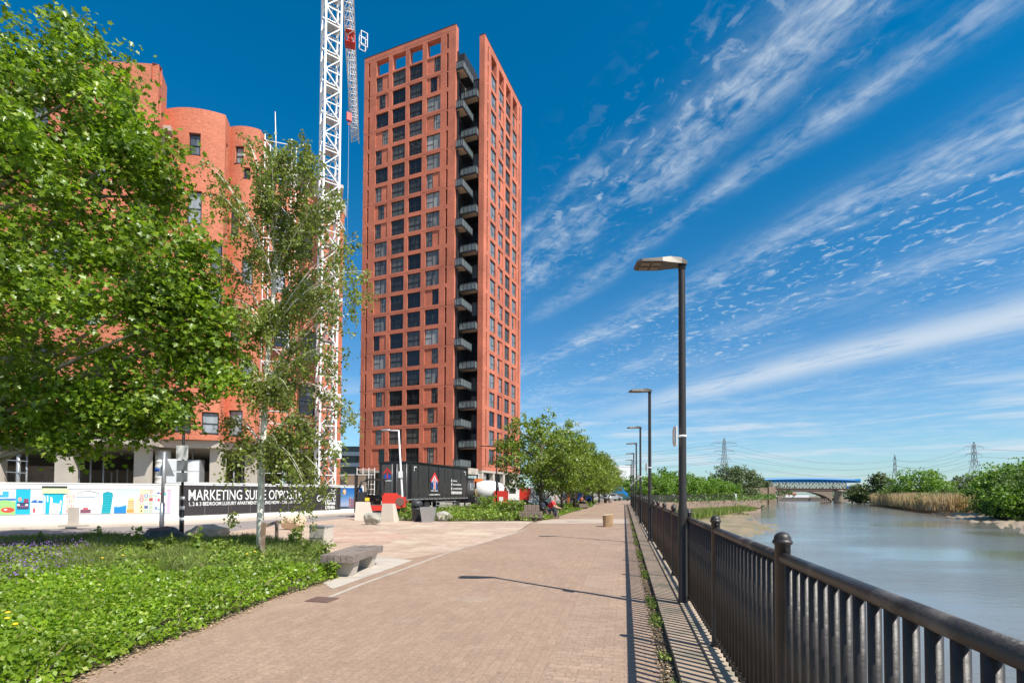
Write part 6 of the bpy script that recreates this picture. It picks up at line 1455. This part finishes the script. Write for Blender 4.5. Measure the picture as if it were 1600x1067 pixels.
bush('low dark shrub mass at the left abutment of the pipe bridge', 1184, 225, 9, 8, 63, 'leaf_olive', size=(.5, .9), sp=.9)
bush('small green shrub under the left end of the pipe bridge', 1190, 236, 7, 5.5, 64, 'leaf_far', -3, size=(.4, .8), sp=.7)
bush('small dark green tree left of the middle pylon', 1376, 215, 7.5, 10.0, 65, 'leaf_olive', size=(.5, .9), sp=.8)
bush('dark shrub hanging at the right end of the pipe bridge', 1342, 228, 9, 7.5, 66, 'leaf_olive', -2, size=(.5, .9), sp=.8)
bush('rounded mid green tree behind the reeds between the two right pylons', 1438, 172, 15.5, 9.6, 67, 'leaf_bright', -.5, size=(.45, .8), sp=1.0, n=170)
bush('low hedge tree left of the rounded tree behind the reeds', 1404, 185, 10, 4.4, 68, 'leaf_far', -.5, size=(.4, .7), sp=.7)
bush('grey domed tree on the skyline left of the large right trees', 1510, 210, 14, 9, 69, 'leaf_olive', 0, size=(.5, .9), sp=1.0)
bush('large bright green tree overhanging the right river bank', 1586, 104, 14, 8.8, 70, 'leaf_bright', -1.5, size=(.32, .6), sp=.95, n=230, per=11)
bush('large green tree at the right edge of the photo on the bank', 1636, 88, 14, 8.2, 71, 'leaf_far', -1.5, size=(.32, .6), sp=.95, n=190, per=11)
bush('low spreading bush in front of the large trees on the right bank', 1604, 86, 10, 5.0, 72, 'leaf_bright', -2.2, 'bush', 'bank_bush', size=(.28, .5), sp=.7, n=150)
bush('low green bush at the waterside right of the reeds', 1560, 92, 8, 3.0, 73, 'leaf_far', -2.3, 'bush', 'bank_bush', size=(.25, .45), sp=.5)
bush('low hedge behind the reeds at the foot of the grey domed tree', 1495, 130, 18, 3.6, 74, 'leaf_far', -.9, 'bush', 'bank_bush', size=(.3, .5), sp=.6, wy=6)
# continuous low scrub along the right bank and under the left trees
def strip_leaves(name, pts, width, n, h, size, m, zb_, shape='wide', bias=(0, 0, .6), lab=None):
    P_ = [np.array(p[:2], float) for p in pts]; seg_ = [np.linalg.norm(b_-a) for a, b_ in zip(P_, P_[1:])]; tot = sum(seg_)
    out = []
    for a, b_, L in zip(P_, P_[1:], seg_):
        k = int(n*L/tot); t = rng.random(k)[:, None]; q = a+(b_-a)*t; nrm = np.array([(b_-a)[1], -(b_-a)[0]])/L
        off = (rng.random(k)-.5)[:, None]*width; q = q+nrm*off; hh = h*(.55+.45*np.sin(q[:, 0]*.8)*np.cos(q[:, 1]*.5))*rng.random(k)**.7
        out.append(np.column_stack([q, zb_+hh]))
    P3 = np.vstack(out); o = leaves(name, P3, rng.uniform(size*.6, size*1.3, len(P3)), shape, m, None, bias=bias, spread=.8); o['kind'] = 'stuff'; return o
strip_leaves('bank_scrub', [bl2[2], bl2[3], bl2[4], bl2[5], bl2[6], bl2[7], bl2[8]], 9, 9000, 2.6, .45, M['leaf_far'], -1.6)
strip_leaves('waterside_scrub', [bl[1], bl[2], bl[3], (bl[3][0]+1.0, bl[3][1]+4)], 4, 7000, 2.2, .32, M['leaf_bright'], -2.4)
strip_leaves('hedge_scrub', [(24, 82), (36, 97), (52, 116), (66, 132), (90, 178), (110, 226)], 5, 6000, 1.5, .4, M['leaf_far'], 0)
strip_leaves('far_scrub', [(125, 262), (200, 440), (340, 720)], 40, 5000, 8, 1.6, M['leaf_olive'], 0)
strip_leaves('skyline_trees', [(190, 300), (330, 330), (520, 380)], 30, 5000, 7, 1.7, M['leaf_olive'], -1)
# reeds
def blades(name, P3, hgt, wid, m, lean=.25, kind='stuff'):
    n = len(P3); hgt = np.broadcast_to(hgt, (n,)); a = rng.uniform(0, 2*np.pi, n); w_ = np.column_stack([np.cos(a), np.sin(a), np.zeros(n)])*wid
    ln = rng.normal(size=(n, 2))*lean; mid_ = P3+np.column_stack([ln*.55*hgt[:, None], hgt*.6]); top_ = P3+np.column_stack([ln*hgt[:, None], hgt])
    V = np.stack([P3-w_, P3+w_, mid_+w_*.7, top_], 1); f = np.arange(n)[:, None]*4+np.array([[0, 1, 2, 3]])
    o = arr_mesh(name, V.reshape(-1, 3), 4, m, None, f); o['kind'] = kind; return o
def along(pts, w0, w1, n, z):
    out = []; P_ = [np.array(p[:2], float) for p in pts]; seg_ = [np.linalg.norm(b_-a) for a, b_ in zip(P_, P_[1:])]; tot = sum(seg_)
    for a, b_, L in zip(P_, P_[1:], seg_):
        k = int(n*L/tot); q = a+(b_-a)*rng.random(k)[:, None]; nrm = np.array([-(b_-a)[1], (b_-a)[0]])/L
        if nrm[1] < 0: nrm = -nrm
        q = q+nrm*rng.uniform(w0, w1, k)[:, None]; out.append(np.column_stack([q, np.full(k, z)]))
    return np.vstack(out)
rl = [gp(1534, 800, -2.4), gp(1517, 799, -2.4), gp(1455, 793, -2.4), gp(1396, 787, -2.4), gp(1388, 785, -2.4)]
RP = along(rl, -.3, 7, 16000, -2.4); RP[:, 2] += rng.uniform(-.1, .5, len(RP)); blades('reed_bed', RP, rng.uniform(3.0, 4.4, len(RP)), .10, M['reed'], .10)
RP = along(rl, -1.2, .6, 5000, -2.5); blades('reed_fringe', RP, rng.uniform(.9, 2.1, len(RP)), .12, M['reedlow'], .3)
# grasses on the near foreshore by the wall
FP_ = []
for (a, c, n, w_) in [((fl(40, .6)), fl(66, .8), 2500, 3.0), (fl(66, .8), Vector((34.6, 91.5, 0)), 5000, 4.5), (Vector((34.6, 91.5, 0)), Vector((50, 110, 0)), 3000, 3)]:
    t = rng.random(n)[:, None]; q = np.array(a[:2])+(np.array(c[:2])-np.array(a[:2]))*t; dd = np.array(c[:2])-np.array(a[:2]); nr = np.array([dd[1], -dd[0]])/np.linalg.norm(dd); q = q+nr*(rng.random(n)**1.5)[:, None]*w_; FP_.append(np.column_stack([q, np.full(n, -2.15)]))
FP_ = np.vstack(FP_); blades('foreshore_grass', FP_, rng.uniform(.5, 1.4, len(FP_)), .05, M['grass'], .2)
# -- the planting bed: dense leafy ground cover, rough grass behind, flowers
bed = [gp(x, y) for x, y in ((40, 1110), (130, 1058), (215, 1020), (300, 990), (370, 961), (430, 935), (500, 914), (525, 900), (518, 884), (503, 872), (506, 860), (470, 854), (400, 849), (300, 848), (200, 846), (0, 846), (-260, 846), (-900, 900), (-900, 1100), (-300, 1180))]
bedp = [(p.x, p.y) for p in bed]
sheet('planting_bed', bedp, .016, M['soil'])
from mathutils import noise as mnoise
pe = np.array(bedp)
def edge_dist(Q):
    d = np.full(len(Q), 99.0)
    for i in range(len(pe)):
        a, b_ = pe[i], pe[(i+1) % len(pe)]; ab = b_-a; t = np.clip(((Q-a)@ab)/(ab@ab), 0, 1); d = np.minimum(d, np.linalg.norm(Q-(a+t[:, None]*ab), axis=1))
    return d
def bumps(Q, s, seed): return np.sin(Q[:, 0]*s+seed)*np.cos(Q[:, 1]*s*1.1+seed*.7)*.5+np.sin(Q[:, 0]*s*2.3+Q[:, 1]*s*1.7+seed)*.3+np.sin(Q[:, 0]*s*5.1-Q[:, 1]*s*4.3+seed)*.2
def dens_scatter(n, near=4, power=1.4, ymin=0, ymax=99):
    q = scatter(bedp, n); w_ = np.minimum(1, (near/np.maximum(q[:, 1], near))**power); q = q[rng.random(len(q)) < w_]; return q[(q[:, 1] > ymin) & (q[:, 1] < ymax)]
# boundary between leafy cover (front) and rough grass (back)
def cover_mask(Q): return (Q[:, 1] + .35*bumps(Q, .9, 2)) < 9.6 + (Q[:, 0]+3.0)*.28
Q = dens_scatter(480000, 4.5, 1.25); Q = Q[cover_mask(Q)]; Q = Q[(Q[:, 0] > -1.25*Q[:, 1]-1.0)]
e = edge_dist(Q); hgt = np.clip(e/.25, .25, 1)**.6*(.27+.085*bumps(Q, 2.2, 1)+.05*bumps(Q, 6, 4)); z = hgt*(1-.55*rng.random(len(Q))**1.6); Q2 = Q+rng.normal(size=Q.shape)*.03
print('cover', len(Q))
o = leaves('ground_cover', np.column_stack([Q2, z]), rng.uniform(.026, .072, len(Q))*(1+.04*np.maximum(Q[:, 1]-6, 0)), 'oval', M['leaf_cover'], None, bias=(.2, -.25, .9), spread=.7); o['kind'] = 'stuff'
Qs = Q[rng.random(len(Q)) < .006]; blades('dead_stems', np.column_stack([Qs, np.zeros(len(Qs))]), rng.uniform(.22, .42, len(Qs)), .0022, M['dry'], .5)
# rough grass and taller weeds at the back
Q = dens_scatter(130000, 9, .6, 7.5); Q = Q[~cover_mask(Q)]; Q = Q[(Q[:, 0] > -1.2*Q[:, 1]-1)]; print('grass', len(Q))
h = (.16+.1*rng.random(len(Q)))*(1+.5*bumps(Q, 1.3, 5)+.25*(Q[:, 1] > 13)); blades('grass', np.column_stack([Q, np.zeros(len(Q))]), np.maximum(.08, h), .009, M['grass'], .45)
Q = Q[rng.random(len(Q)) < .5]; o = leaves('low_weeds', np.column_stack([Q+rng.normal(size=Q.shape)*.03, rng.random(len(Q))*.2*(1+.6*bumps(Q, 1.1, 8))]), rng.uniform(.04, .1, len(Q)), 'wide', M['leaf_verge'], None, bias=(.1, -.1, .9), spread=.7); o['kind'] = 'stuff'
def plant(label, px, py, h, n, seed, m='leaf_verge', size=(.06, .14), name='weed_plant', cat='weed', group='tall weeds in the planting bed'):
    p = gp(px, py); t = thing(name, label, cat, (p.x, p.y, 0), 0, group); g = np.random.default_rng(seed); mb = MB(); L = []
    for k in range(5):
        a = g.uniform(0, 6.28); r_ = g.uniform(0, .16)*h*1.6; hh = h*g.uniform(.6, 1); tp_ = Vector((r_*math.cos(a), r_*math.sin(a), hh)); mb.tube([(0, 0, 0), (tp_.x*.4, tp_.y*.4, hh*.5), tp_], [.008, .006, .003], 4, False)
        for j in range(n//5): f = g.uniform(.15, 1); L.append((tp_.x*f+g.normal()*.035, tp_.y*f+g.normal()*.035, hh*f))
    mb.build('stem', M['leaf_verge'], t); leaves('foliage', L, g.uniform(size[0], size[1], len(L)), 'wide', M[m], t, bias=(0, 0, .5), spread=.9)
wd_ = [(62, 858, .5, 'left edge of the bed below the mural'), (150, 852, .55, 'tall leafy weed under the teal tower of the mural'), (212, 858, .62, 'leafy weed just left of the dark boulder'), (236, 868, .45, 'broad pale weed in front of the dark boulder'), (306, 866, .68, 'upright weed in front of the sandstone slab'), (345, 864, .38, 'low weed right of the sandstone slab'), (392, 858, .42, 'small weed left of the birch trunk'), (455, 858, .5, 'bushy dark weed under the hanging birch twigs'), (466, 852, .85, 'tallest weed sprig left of the grey utility box'), (480, 866, .42, 'low weed at the foot of the grey utility box'), (520, 905, .32, 'pale trailing weed spilling beside the bench'), (268, 862, .5, 'dark leafy weed at the foot of the black sign post'), (508, 880, .5, 'leafy clump under the left end of the bench')]
for i, (px, py, h_, lab) in enumerate(wd_): plant(lab if 'weed' in lab or 'clump' in lab else 'leafy weed at the '+lab, px, py, h_, 70, 100+i, 'leaf_verge' if i % 3 else 'leaf_birch')
# purple flowers and dandelions
fp_ = np.array([(p.x, p.y) for p in [gp(-40, 860), gp(150, 862), (gp(110, 880)), gp(40, 930), gp(-40, 960)]]); Q = scatter([tuple(p) for p in fp_], 1300); Q = Q+rng.normal(size=Q.shape)*.35; Q = Q[inpoly(Q, bedp)]; o = leaves('bluebells', np.column_stack([Q, rng.uniform(.22, .36, len(Q))]), rng.uniform(.018, .04, len(Q)), 'wide', M['flower'], None, bias=(0, 0, .2)); o['kind'] = 'stuff'
for i, (px, py, lab) in enumerate([(12, 958, 'upper yellow dandelion of the pair at the left frame edge'), (11, 967, 'lower yellow dandelion of the pair at the left frame edge'), (24, 976, 'yellow dandelion just right of the left edge pair'), (192, 868, 'yellow dandelion in the grass left of the dark boulder'), (160, 872, 'yellow dandelion in the grass below the mural'), (398, 862, 'yellow dandelion left of the birch stake'), (386, 866, 'yellow dandelion in grass farther left of the birch stake'), (429, 880, 'yellow dandelion right of the birch stake')]):
    p = gp(px, py, .3); t = thing('dandelion', lab, 'dandelion', (p.x, p.y, 0), 0, 'dandelions in the planting bed'); mb = MB(); mb.tube([(0, 0, 0), (0, 0, .30)], .004, 5); mb.build('stem', M['leaf_verge'], t); mb = MB(); mb.lathe([(.004, .295), (.022, .305), (.024, .315), (.012, .322)], n=10); mb.build('flower_head', M['dandelion'], t)
# litter of dry leaves and crumbs along the bed edge
ed = []
for a, b_ in zip(bedp[:8], bedp[1:8]):
    k = 130; t = rng.random(k)[:, None]; q = np.array(a)+(np.array(b_)-np.array(a))*t+rng.normal(size=(k, 2))*.06; ed.append(q)
ed = np.vstack(ed); o = leaves('leaf_litter', np.column_stack([ed, np.full(len(ed), .022)]), rng.uniform(.015, .04, len(ed)), 'wide', M['dry'], None, bias=(0, 0, 2), spread=.4); o['kind'] = 'stuff'
# weeds and dry leaves in the joint beside the kerb
Yw = 3.2+rng.random(4200)**1.8*26; off = -.49+rng.normal(size=4200)*.035; wx_ = FX+FS*Yw+off*.976; wy_ = Yw-off*.216
cl = (np.sin(Yw*2.1)+np.sin(Yw*5.3+1)) > .25
o = leaves('kerb_weeds', np.column_stack([wx_, wy_, rng.random(4200)*.045+.01])[cl], rng.uniform(.012, .05, cl.sum()), 'wide', M['weed'], None, bias=(0, 0, .8), spread=.7); o['kind'] = 'stuff'
Yw = 3.2+rng.random(2600)**1.8*26; off = -.52+rng.normal(size=2600)*.03; o = leaves('kerb_litter', np.column_stack([FX+FS*Yw+off*.976, Yw-off*.216, np.full(2600, .022)+rng.random(2600)*.01]), rng.uniform(.012, .035, 2600), 'wide', M['dry'], None, bias=(0, 0, 2), spread=.5); o['kind'] = 'stuff'
Yw = 3.2+rng.random(3000)**1.6*20; Yw = Yw[(np.sin(Yw*2.1)+np.sin(Yw*5.3+1)) > .6]; nk = len(Yw); off = -.50+rng.normal(size=nk)*.03; blades('kerb_grass', np.column_stack([FX+FS*Yw+off*.976, Yw-off*.216, np.full(nk, .01)]), rng.uniform(.04, .12, nk), .004, M['weed'], .4)
# -- verge beyond the plaza
vg = [(p.x, p.y) for p in [gp(612, 813), gp(700, 814.5), gp(838, 814)]]+[(2.4, 30), (4.2, 38), (8.8, 56), (13, 78), (16.2, 95), (14.5, 97), (8, 72), (2, 56), (-3.5, 47), (-5.5, 38.5)]
sheet('verge', vg, .012, M['soil'])
Q = scatter(vg, 36000); keep = rng.random(len(Q)) < np.minimum(1, (30/Q[:, 1])**1.2); Q = Q[keep]
tall = np.clip((-Q[:, 0]*.0+(4.5-Q[:, 0])/3.0), .35, 1); hh = (.38+.22*bumps(Q, .9, 3))*tall
o = leaves('verge_weeds', np.column_stack([Q, hh*rng.random(len(Q))**.55]), rng.uniform(.08, .2, len(Q)), 'wide', M['leaf_verge'], None, bias=(.2, -.2, .8), spread=.8); o['kind'] = 'stuff'
Q = Q[rng.random(len(Q)) < .35]; blades('verge_grass', np.column_stack([Q, np.zeros(len(Q))]), rng.uniform(.25, .62, len(Q))*np.clip((4.5-Q[:, 0])/3, .35, 1), .014, M['grass'], .35)
def shrub(label, px, D, w_, h_, seed, m='leaf_verge'):
    p = at(px, 790, D); street_tree(label, (p.x, D, 0), h_, (w_/2, w_/2, h_*.55), h_*.5, 40, 8, seed, m, 'shrub', 'shrub', None, (.07, .15), .14, trr=.03)
shrub('rounded light green shrub in the verge beyond the striped marker', 762, 34, 1.9, 1.3, 201)
shrub('dark leafy shrub in the verge beside the stepped timber seat', 800, 31, 1.6, 1.1, 202, 'leaf_street')
shrub('low shrub in the verge behind the litter bin', 636, 33.5, 1.1, .7, 203)
# ------------------------------------------------------------ the river bridges
BY = 240.0
def bx(px): return at(px, 768, BY).x
def bz(py): return at(1270, py, BY).z
br = thing('pipe_bridge', 'lattice girder river bridge topped with a long bright blue pipe', 'bridge', (bx(1185), BY, 0)); X0 = bx(1185)
xa, xb = 0, bx(1320)-X0; zt_, zb_, = bz(754.5), bz(763.5)
mb = MB(); mb.b2((xa-3, -1, zb_-.5), (xb+6, 3, zb_)); mb.b2((xa-3, -1.2, zb_), (xb+6, -1.0, zb_+.3)); mb.b2((xa-3, -1.2, zt_-.3), (xb, -.9, zt_)); mb.build('girder', M['rust'], br)
mb = MB(); n = 26
for k in range(n+1):
    x = xa+(xb-xa)*k/n; mb.beam((x, -1.1, zb_), (x, -1.1, zt_), .18)
    if k < n: x2 = xa+(xb-xa)*(k+1)/n; mb.beam((x, -1.1, zb_ if k % 2 else zt_), (x2, -1.1, zt_ if k % 2 else zb_), .22); mb.beam((x, -1.1, zt_ if k % 2 else zb_), (x2, -1.1, zb_ if k % 2 else zt_), .12)
mb.build('lattice', mat('lattice_paint', (.14, .12, .11), .7, .3, .5), br)
mb = MB(); mb.tube([(xa+(bx(1345)-X0)*t, .6, bz(752.5)+.7+.45*math.sin(math.pi*min(1, t*1.05))) for t in [k/16 for k in range(17)]], .85, 10); mb.build('pipe', M['skyblue'], br)
mb = MB(); mb.b2((xa+2, .3, bz(753.5)), (bx(1345)-X0, 1.6, bz(751.5))); 
mb.build('pipe_deck', M['skyblue'], br)
mb = MB()
for k in range(22): x = xa+2+(xb)*k/22; mb.b2((x, -.4, zt_-.05), (x+.5, .1, bz(752)))
mb.build('pipe_support', M['skyblue'], br)
for i, px in enumerate((1208, 1312)):
    mb = MB(); x = bx(px)-X0; mb.lathe([(2.1, -3.6), (1.9, -1.5), (1.75, zb_-1.4), (2.3, zb_-1.2), (2.3, zb_-.5)], (x, 1, 0), 16); mb.build('pier', M['stone'], br)
mb = MB(); mb.b2((bx(1320)-X0, -1.1, zb_), (bx(1346)-X0, -.9, zb_+1.4)); mb.build('parapet', M['blue'], br)
mb = MB()
for px in (1186, 1192, 1198, 1203): mb.b2((bx(px)-X0-.5, -1.3, zb_-.9), (bx(px)-X0+.5, -1.0, zb_-.5))
mb.build('bracket', M['white'], br)
ar = thing('arch_bridge', 'low concrete arch bridge seen behind the pipe bridge', 'bridge', (0, 275, 0))
xs0, xs1 = at(1215, 768, 275).x, at(1300, 768, 275).x; mb = MB(); n = 24; vs = []
for k in range(n+1):
    t = k/n; x = xs0+(xs1-xs0)*t; zz = -3+5.6*math.sin(math.pi*t)**.6; vs += [(x, 0, min(zz, 2.4)), (x, 0, 3.2), (x, 6, min(zz, 2.4)), (x, 6, 3.2)]
mb.grid(vs, [(4*k, 4*k+4, 4*k+5, 4*k+1) for k in range(n)]+[(4*k, 4*k+2, 4*k+6, 4*k+4) for k in range(n)]); mb.build('arch', M['conc_dark'], ar)
mb = MB(); mb.b2((xs0-25, -.3, 3.204), (xs1+40, 6.3, 3.9)); mb.build('deck', M['rust'], ar)
ab = thing('bridge_abutment', 'brown brick abutment wall at the left end of the pipe bridge', 'abutment', (bx(1168), 215, 0)); mb = MB(); mb.b2((-14, -.5, -4), (-1.0, 14, bz(760)-1)); mb.build('wall', M['farbrick'], ab); mb = MB(); mb.b2((-3.0, -.9, -4), (-.2, -.504, bz(758)-1)); mb.build('pilaster', M['farbrick'], ab)
rw = thing('bank_wall', 'dark river wall right of the pipe bridge below the small tree', 'wall', (bx(1372), 216, 0)); mb = MB(); mb.b2((-7, 0, -4), (13, 1.5, .4)); mb.build('wall', M['conc_dark'], rw); mb = MB(); mb.b2((-7.1, -.1, .404), (13.1, 1.6, .8)); mb.build('coping', M['stone'], rw)
ps = thing('propped_beam', 'pale sloping timber strut at the right end of the pipe bridge', 'strut', (bx(1343), 222, 0)); mb = MB(); mb.beam((-1.5, 0, -3), (3.2, 0, 1.8), .4); mb.build('strut', M['conc_col'], ps)
gb_ = thing('tower_shed', 'grey dolphin timber fender standing in the river under the bridge', 'fender', (bx(1257), 225, 0)); mb = MB()
for k in range(4): mb.beam((-2+k*1.3, 0, -4), (-1+k*.7, 0, -.6), .35)
mb.box((0, 0, -1.8), (5, .3, .5)); mb.build('pile', M['wood'], gb_); gb_.name = 'timber_fender'; gb_['label'] = 'timber fender piles standing in the river under the bridge'
bw = thing('red_barge', 'row of pale and red boats moored beyond the bridge', 'boat', (at(1245, 768, 330).x, 330, 0)); mb = MB(); mb.b2((-14, 0, -1.0), (8, 5, .5)); mb.build('hull', M['far_white'], bw); mb = MB(); mb.b2((-9, .5, .5), (0, 4, 1.6)); mb.build('cabin', M['machred'], bw); bw.name = 'moored_boat'; bw['label'] = 'long pale boat with a red cabin moored beyond the bridge'
fq = thing('far_quay', 'dark timber quay wall seen under the bridge below the moored boat', 'quay', (at(1245, 768, 318).x, 318, 0)); mb = MB(); mb.b2((-40, 0, -4), (45, 2, -.9)); mb.build('wall', M['inner'], fq)
# ------------------------------------------------------------ pylons and their cables
def pylon(label, px, D, ytop, rz, s=1.0):
    p = at(px, 768, D); zt_ = at(px, ytop, D).z; t = thing('pylon', label, 'pylon', (p.x, D, 0), rz, 'lattice electricity pylons on the skyline'); H_ = zt_
    mb = MB(); lv = [(0, H_*.11), (.22, H_*.085), (.42, H_*.058), (.60, H_*.034), (.72, H_*.026), (.84, H_*.022), (.94, H_*.015), (1, H_*.002)]; th = D*.00035
    for (f0, w0), (f1, w1) in zip(lv, lv[1:]):
        z0_, z1_ = f0*H_, f1*H_
        for (a, c) in (((-1, -1), (1, -1)), ((1, -1), (1, 1)), ((1, 1), (-1, 1)), ((-1, 1), (-1, -1))):
            mb.beam((a[0]*w0, a[1]*w0, z0_), (a[0]*w1, a[1]*w1, z1_), th*1.5); mb.beam((a[0]*w0, a[1]*w0, z0_), (c[0]*w1, c[1]*w1, z1_), th*.8); mb.beam((c[0]*w0, c[1]*w0, z0_), (a[0]*w1, a[1]*w1, z1_), th*.8); mb.beam((a[0]*w1, a[1]*w1, z1_), (c[0]*w1, c[1]*w1, z1_), th*.8)
    mb.build('tower_frame', M['pylon'], t); tipsw = []
    for f, w_ in ((.62, .13), (.76, .19), (.90, .23)):
        mb = MB(); z_ = f*H_; wa = w_*H_
        for sd in (-1, 1):
            for y in (-1, 1): mb.beam((0, y*.02*H_, z_), (sd*wa, 0, z_+.01*H_), th*1.1); mb.beam((0, y*.02*H_, z_+.045*H_), (sd*wa, 0, z_+.01*H_), th)
            for k in range(1, 5): x = sd*wa*k/5; mb.beam((x, 0, z_), (x, 0, z_+.045*H_*(1-k/5)+.005*H_), th*.7)
            mb.beam((sd*wa, 0, z_), (sd*wa, 0, z_-.035*H_), th*1.1); tipsw.append((sd*wa, 0, z_-.035*H_))
        mb.build('crossarm', M['pylon'], t)
    mt = Matrix.Translation(t.location) @ Matrix.Rotation(rz, 4, 'Z'); return [mt @ Vector(q) for q in tipsw], D
A1 = pylon('nearest lattice pylon standing above the grey-green trees left of the bridge', 1132, 420, 684, R(8))
A2 = pylon('middle lattice pylon standing right of the pipe bridge', 1399, 600, 710, R(50))
A3 = pylon('right lattice pylon rising behind the large bank trees', 1523, 470, 690, R(12))
def cables(a, c, label, sag=9):
    t = thing('power_line', label, 'power line', group='power lines between the pylons')
    for p, q in zip(a, c):
        mb = MB(); pts = [p.lerp(q, k/16)-Vector((0, 0, sag*4*(k/16)*(1-k/16))) for k in range(17)]; D_ = (p.y+q.y)/2; mb.tube(pts, .035+.00010*D_, 4, False); mb.build('cable', M['pylon'], t)
cables(A1[0], A2[0], 'power cables strung from the nearest pylon to the middle pylon')
cables(A2[0], A3[0], 'power cables strung from the middle pylon to the right pylon', 6)
cables(A3[0], [q+Vector((420, -60, 0)) for q in A3[0]], 'power cables leaving the right pylon towards the frame edge', 6)
cables(A1[0], [q+Vector((-330, 260, 0)) for q in A1[0]], 'power cables leaving the nearest pylon behind the lamp posts', 8)
